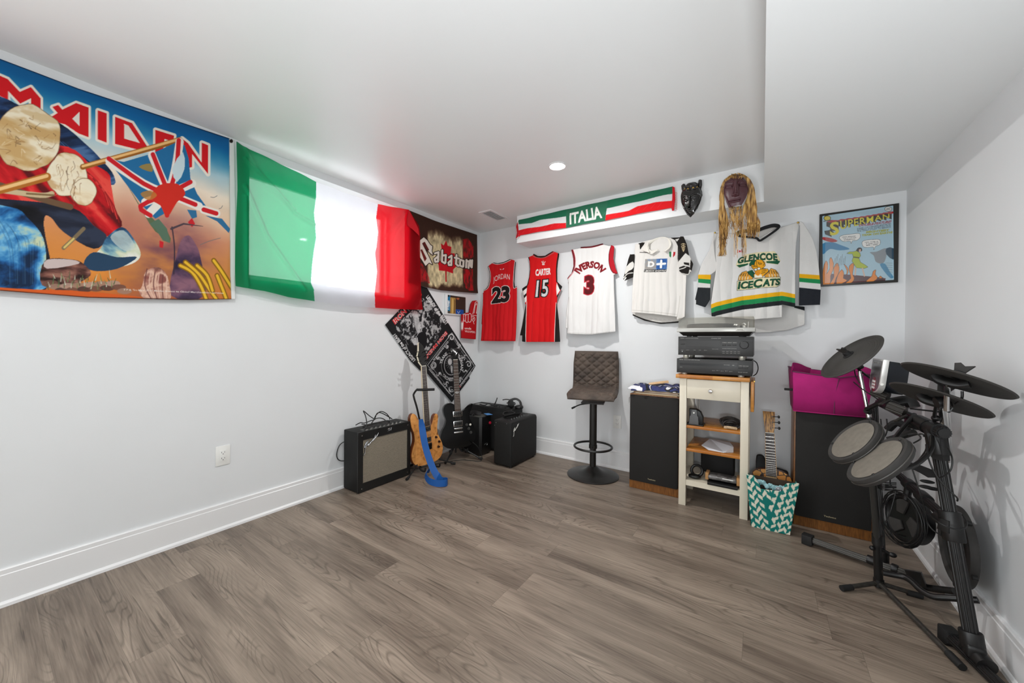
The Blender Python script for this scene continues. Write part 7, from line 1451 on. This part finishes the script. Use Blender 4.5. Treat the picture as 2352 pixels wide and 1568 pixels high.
# drum pads
def pad(c_, n, r, nm='drum_pad'):
    n = V(n).normalized(); T = frame_at(c_, n.orthogonal(), n)
    o = MB().lathe([(0, -.034), (r*.80, -.034), (r*.93, -.028), (r*.99, -.016), (r, -.002), (r*.985, .004), (r*.93, .007), (r*.86, .002), (0, .002)], 56, T=T).obj(nm, RUBG, kit, smooth=40)
    MB().lathe([(0, .0022), (r*.80, .0022), (r*.83, .0035), (r*.80, .0048), (0, .0048)], 56, T=T).obj('pad_head', HEADM, o)
    MB().torus(None, r*.995, .0022, T=T @ Matrix.Translation((0, 0, -.012)), n=56, k=6).obj('hoop', mat('edge_grey', '403d39', rough=.4), o)
    for k in range(3):
        a = k*2*PI/3+.5; MB().lathe([(.005, .006), (.004, .0085), (0, .0088)], 12, T=T @ Matrix.Translation((r*.895*math.cos(a), r*.895*math.sin(a), 0))).obj('lug_screw', BLK2, o)
    return n
pad((.304, 1.986, .726), (-.762, -.189, .619), .108); pad((.342, 1.820, .700), (-.753, -.071, .654), .113)
b = MB(); b.tube([V((.325, 1.99, .70)), V((.40, 2.02, .70)), V((.46, 2.10, .76)), V((.53, 2.22, .82))], .0075, 10, smooth=5); b.obj('pad_arm', BMET, kit)
b = MB(); b.tube([V((.370, 1.83, .672)), V((.44, 1.87, .68)), V((.52, 2.0, .72)), V((.545, 2.09, .77))], .0075, 10, smooth=5); b.obj('pad_arm', BMET, kit)
# kick pad with three-bladed back
n = V((-.867, -.328, .1)).normalized(); KC = V((.555, 2.425, .305)); T = frame_at(KC, n.orthogonal(), n); r = .100
kp = MB().lathe([(0, -.05), (r*.9, -.05), (r, -.04), (r*1.02, 0), (r, .012), (r*.92, .014), (r*.88, .006), (r*.5, .002), (0, .002)], 48, T=T).obj('kick_pad', DKM, kit, smooth=40)
for k in range(3):
    a0 = k*2*PI/3+.4; b = MB(); b.prism([(.02*math.cos(a0), .02*math.sin(a0))]+[(r*.86*math.cos(a0+s_*.12), r*.86*math.sin(a0+s_*.12)) for s_ in range(-3, 5)]+[(.045*math.cos(a0+1.0), .045*math.sin(a0+1.0))], .002, .012, T=T, bev=.003); b.obj('pad_blade', mat('grey_rubber'), kp)
R0 = random.Random(2)
b = MB()
for k in range(6):
    rr = r*(1.04+.035*k); off = V((R0.uniform(-.006, .006), R0.uniform(-.006, .006), R0.uniform(-.008, .006)))-n*(.012-.006*(k % 4))*-1
    b.tube([T @ V((rr*math.cos(a)*(1+.04*math.sin(3*a+k)), rr*math.sin(a)*(1+.03*math.cos(2*a+k)), .012+.006*math.sin(a*2+k)))+off for a in [2*PI*i/24 for i in range(24)]], .0028, 6, closed=True)
b.obj('coiled_cable', CBL, kit)
# hoop pad hanging near the wall
T = frame_at((.640, 2.18, .325), (0, 1, 0), (-1, -.08, 0)); r = .150
b = MB(); b.lathe([(r*.80, -.012), (r, -.014), (r*1.02, -.004), (r*1.0, .010), (r*.90, .014), (r*.80, .006), (r*.80, -.012)], 56, T=T, caps=False); o = b.obj('round_pad', RUBG, kit, smooth=35)
MB().lathe([(0, -.008), (r*.80, -.008), (r*.80, -.004), (0, -.004)], 48, T=T).obj('pad_head', DKM, o)
for k in range(5):
    a = k*2*PI/5+.3; MB().lathe([(.009, -.008), (.009, .006), (0, .007)], 10, T=T @ Matrix.Translation((r*1.04*math.cos(a), r*1.04*math.sin(a), 0))).obj('lug', RUB, o)
# sound module
SILV = mat('module_silver', 'c9c8c4', rough=.3, metal=.3)
def upro(w, h, rr): # flat top, rounded foot
    return [(-w/2, h/2), (w/2, h/2)]+[(w/2*math.cos(a), -h/2+rr+rr*math.sin(a)) for a in [-(i)*PI/14 for i in range(0, 15)]]
T = frame_at((.462, 2.47, .957), (0, -1, 0), (-1, -.10, .10))
mo = MB().loft([[T @ V((x*.985, y*.985, .006)) for x, y in upro(.20, .165, .05)], [T @ V((x, y, 0)) for x, y in upro(.20, .165, .05)], [T @ V((x, y, -.014)) for x, y in upro(.20, .165, .05)]]).obj('sound_module', SILV, kit, smooth=30)
MB().loft([[T @ V((x, y, -.014)) for x, y in upro(.185, .155, .048)], [T @ V((x*.93, y*.97, -.05)) for x, y in upro(.185, .155, .048)], [T @ V((x*.7, y*.8-.014, -.09)) for x, y in upro(.185, .155, .048)]]).obj('module_body', mat('module_navy', '1a1e24', rough=.25), mo, smooth=40)
MB().loft([[T @ V((x, y, .0062)) for x, y in upro(.165, .15, .045)], [T @ V((x, y, .0072)) for x, y in upro(.163, .149, .045)]]).obj('control_panel', mat('panel_smoke', '3c3b39', rough=.25), mo, smooth=0)
bt = MB()
b = MB(); b.lathe([(.0, .0072), (.036, .0072), (.036, .0078), (0, .0078)], 32, T=T @ Matrix.Translation((0, -.042, 0))); b.obj('button_field', mat('dark_red', '8c2030', rough=.4), mo)
for j in range(3):
    for i in range(4): bt.box(-.026+i*.014, -.017+i*.014, -.062+j*.015, -.052+j*.015, .0078, .0092, M=T)
bt.obj('buttons', mat('button_white', 'eceae4', rough=.4), mo)
MB().cyl(T @ V((.098, -.03, .002)), T @ V((.125, -.03, .004)), .006, n=14).obj('jack_plug', WHT, mo)
text_mesh('module_lettering', 'YAMAHA  DTX', WHT, mo, T @ Matrix.Translation((-.07, .060, .0075)), .11, .006, t=.0003)
b = MB(); b.loft([[onray(x, y, 1.92) for x, y in ((2052, 846), (2064, 840), (2076, 862), (2084, 900), (2060, 900))], [onray(x, y, 1.84) for x, y in ((2052, 848), (2062, 844), (2072, 864), (2080, 900), (2058, 900))]]); b.obj('rear_housing', mat('grey_translucent', '7d7c78', rough=.35), mo)
b = MB(); b.tube([onray(2020, 918, 1.84), onray(2045, 925, 1.82), onray(2085, 920, 1.78), onray(2098, 935, 1.76)], .028, 10, smooth=4, flat=.7); b.obj('module_bracket', DKM, kit)
b = MB(); b.tube([onray(2040, 985, 1.75), onray(2060, 970, 1.72), onray(2082, 985, 1.70), onray(2060, 1005, 1.72)], .020, 8, smooth=4, flat=.8); b.tube([onray(2040, 1010, 1.70), onray(2075, 1000, 1.66), onray(2100, 992, 1.62)], .014, 8, smooth=4); b.obj('cable_bundle', RUB, kit)
# cables
b = MB()
for P in ([c6(0, 370, 1.86), c6(150, 490, 1.84), c6(350, 620, 1.80), c6(450, 690, 1.76)],
          [onray(1962, 842, 1.90), onray(1965, 862, 1.88), onray(1975, 880, 1.86)],
          [c7b(1100, 0, 1.38), c7b(1130, 220, 1.33), c7b(1250, 480, 1.31), c7b(1440, 690, 1.29), c7b(1555, 800, 1.28), c7b(1560, 850, 1.29)],
          [c7b(1420, 60, 1.36), c7b(1480, 200, 1.32), c7b(1470, 360, 1.31), c7b(1400, 450, 1.32), c7b(1290, 505, 1.34)],
          [c7b(880, 0, 1.52), c7b(925, 100, 1.50), c7b(850, 230, 1.52), c7b(800, 180, 1.56), c7b(870, 330, 1.50), c7b(950, 570, 1.48), c7b(990, 700, 1.46), c7b(1060, 920, 1.46), c7b(1080, 1050, 1.46)],
          [c7b(1090, 0, 1.46), c7b(1080, 100, 1.46), c7b(950, 270, 1.50), c7b(860, 340, 1.54)],
          [c7b(1090, 1000, 1.44), c7b(1110, 1160, 1.40), c7b(1200, 1290, 1.38), c7b(1400, 1410, 1.36)],
          [c7b(1100, 1020, 1.42), c7b(1200, 1110, 1.32), c7b(1370, 1220, 1.28), c7b(1560, 1275, 1.27), c7b(1680, 1250, 1.27), c7b(1700, 1160, 1.29), c7b(1640, 1060, 1.32)],
          [c7b(640, 700, 1.62), c7b(560, 1000, 1.62), c7b(460, 1215, 1.64)],
          [c7b(570, 360, 1.64), c7b(555, 590, 1.64), c7b(640, 700, 1.62)],
          [c7b(430, 650, 1.60), c7b(415, 900, 1.60), c7b(460, 1180, 1.62), c7b(600, 1320, 1.64), c7b(780, 1380, 1.66)],
          [c6(410, 930, 1.66), c6(430, 1080, 1.62), c6(465, 1190, 1.58), c6(510, 1080, 1.60), c6(500, 930, 1.66)],
          [c6(820, 1160, 1.46), c6(950, 1150, 1.44), c6(1010, 1220, 1.42), c6(900, 1290, 1.44)],
          [c6(830, 1190, 1.48), c6(1020, 1150, 1.44), c6(1060, 1190, 1.42)]):
    MB().tube(P, .0026, 7, smooth=7).obj('trigger_cable', CBL, kit)
b = MB()
for k in range(9):
    y = 555+k*13; b.tube([c7b(345+k*4, y, 1.60), c7b(470, y+18+R0.uniform(-10, 20), 1.56), c7b(640, y+30+R0.uniform(-16, 20), 1.58)], .0022, 6, smooth=4)
b.obj('cable_loops', CBL, kit)
# pedal frame at the foot of the rack
b = MB(); b.tube([c9(165, 290, 1.62), c9(290, 315, 1.60), c9(390, 335, 1.58), c9(470, 385, 1.55), c9(560, 470, 1.51), c9(680, 535, 1.47), c9(860, 550, 1.43), c9(1150, 572, 1.375)], .0115, 12, smooth=5); b.obj('pedal_frame', DKM, kit)
b = MB(); b.tube([c9(570, 430, 1.62), c9(700, 455, 1.58), c9(905, 480, 1.52)], .0135, 12, smooth=4); b.obj('pedal_frame', DKM, kit)
# tripod stand
t = thing('tripod_stand', 'black three-legged stand in front of the drum rack', 'drum stand', (.448, 2.318, 0))
c_ = V((.448, 2.318, 0)); tp = onray(2003, 1092, 1.60)
b = MB(); b.cyl(c_*1.0-c_+V((0, 0, .028)), onray(2015, 1240, 1.655)-c_, .0155, n=18); b.obj('lower_tube', DKM, t)
b = MB(); b.cyl(onray(2015, 1244, 1.655)-c_, tp-c_, .0125, n=16); b.obj('upper_tube', mat('satin_black', '2a2927', rough=.35), t)
b = MB(); b.tube([onray(2015, 1228, 1.655)-c_, onray(2015.5, 1250, 1.655)-c_], .019, 14); b.ball(onray(2003, 1258, 1.66)-c_, .010); b.tube([onray(2015, 1255, 1.655)-c_, onray(2040, 1270, 1.64)-c_], .007, 8); b.obj('height_clamp', DKM, t)
b = MB(); b.cyl((0, 0, .012), (0, 0, .045), .019, n=16); b.obj('hub', DKM, t)
for a, ca in (((.310, 2.205), .018), ((.585, 2.335), .018), ((.573, 1.915), .018)):
    d = V((a[0], a[1], 0))-c_; lg = MB().tube([(0, 0, .030), d*.15+V((0, 0, .026)), d+V((0, 0, .014))], .0095, 10).obj('leg', mat('worn_steel', '3a3733', rough=.45, metal=.4, noise=.3, nscale=60), t)
    MB().tube([d*(1-.045/d.length)+V((0, 0, .015)), d*1.03+V((0, 0, .0125))], .0125, 12).obj('rubber_foot', RUB, lg)
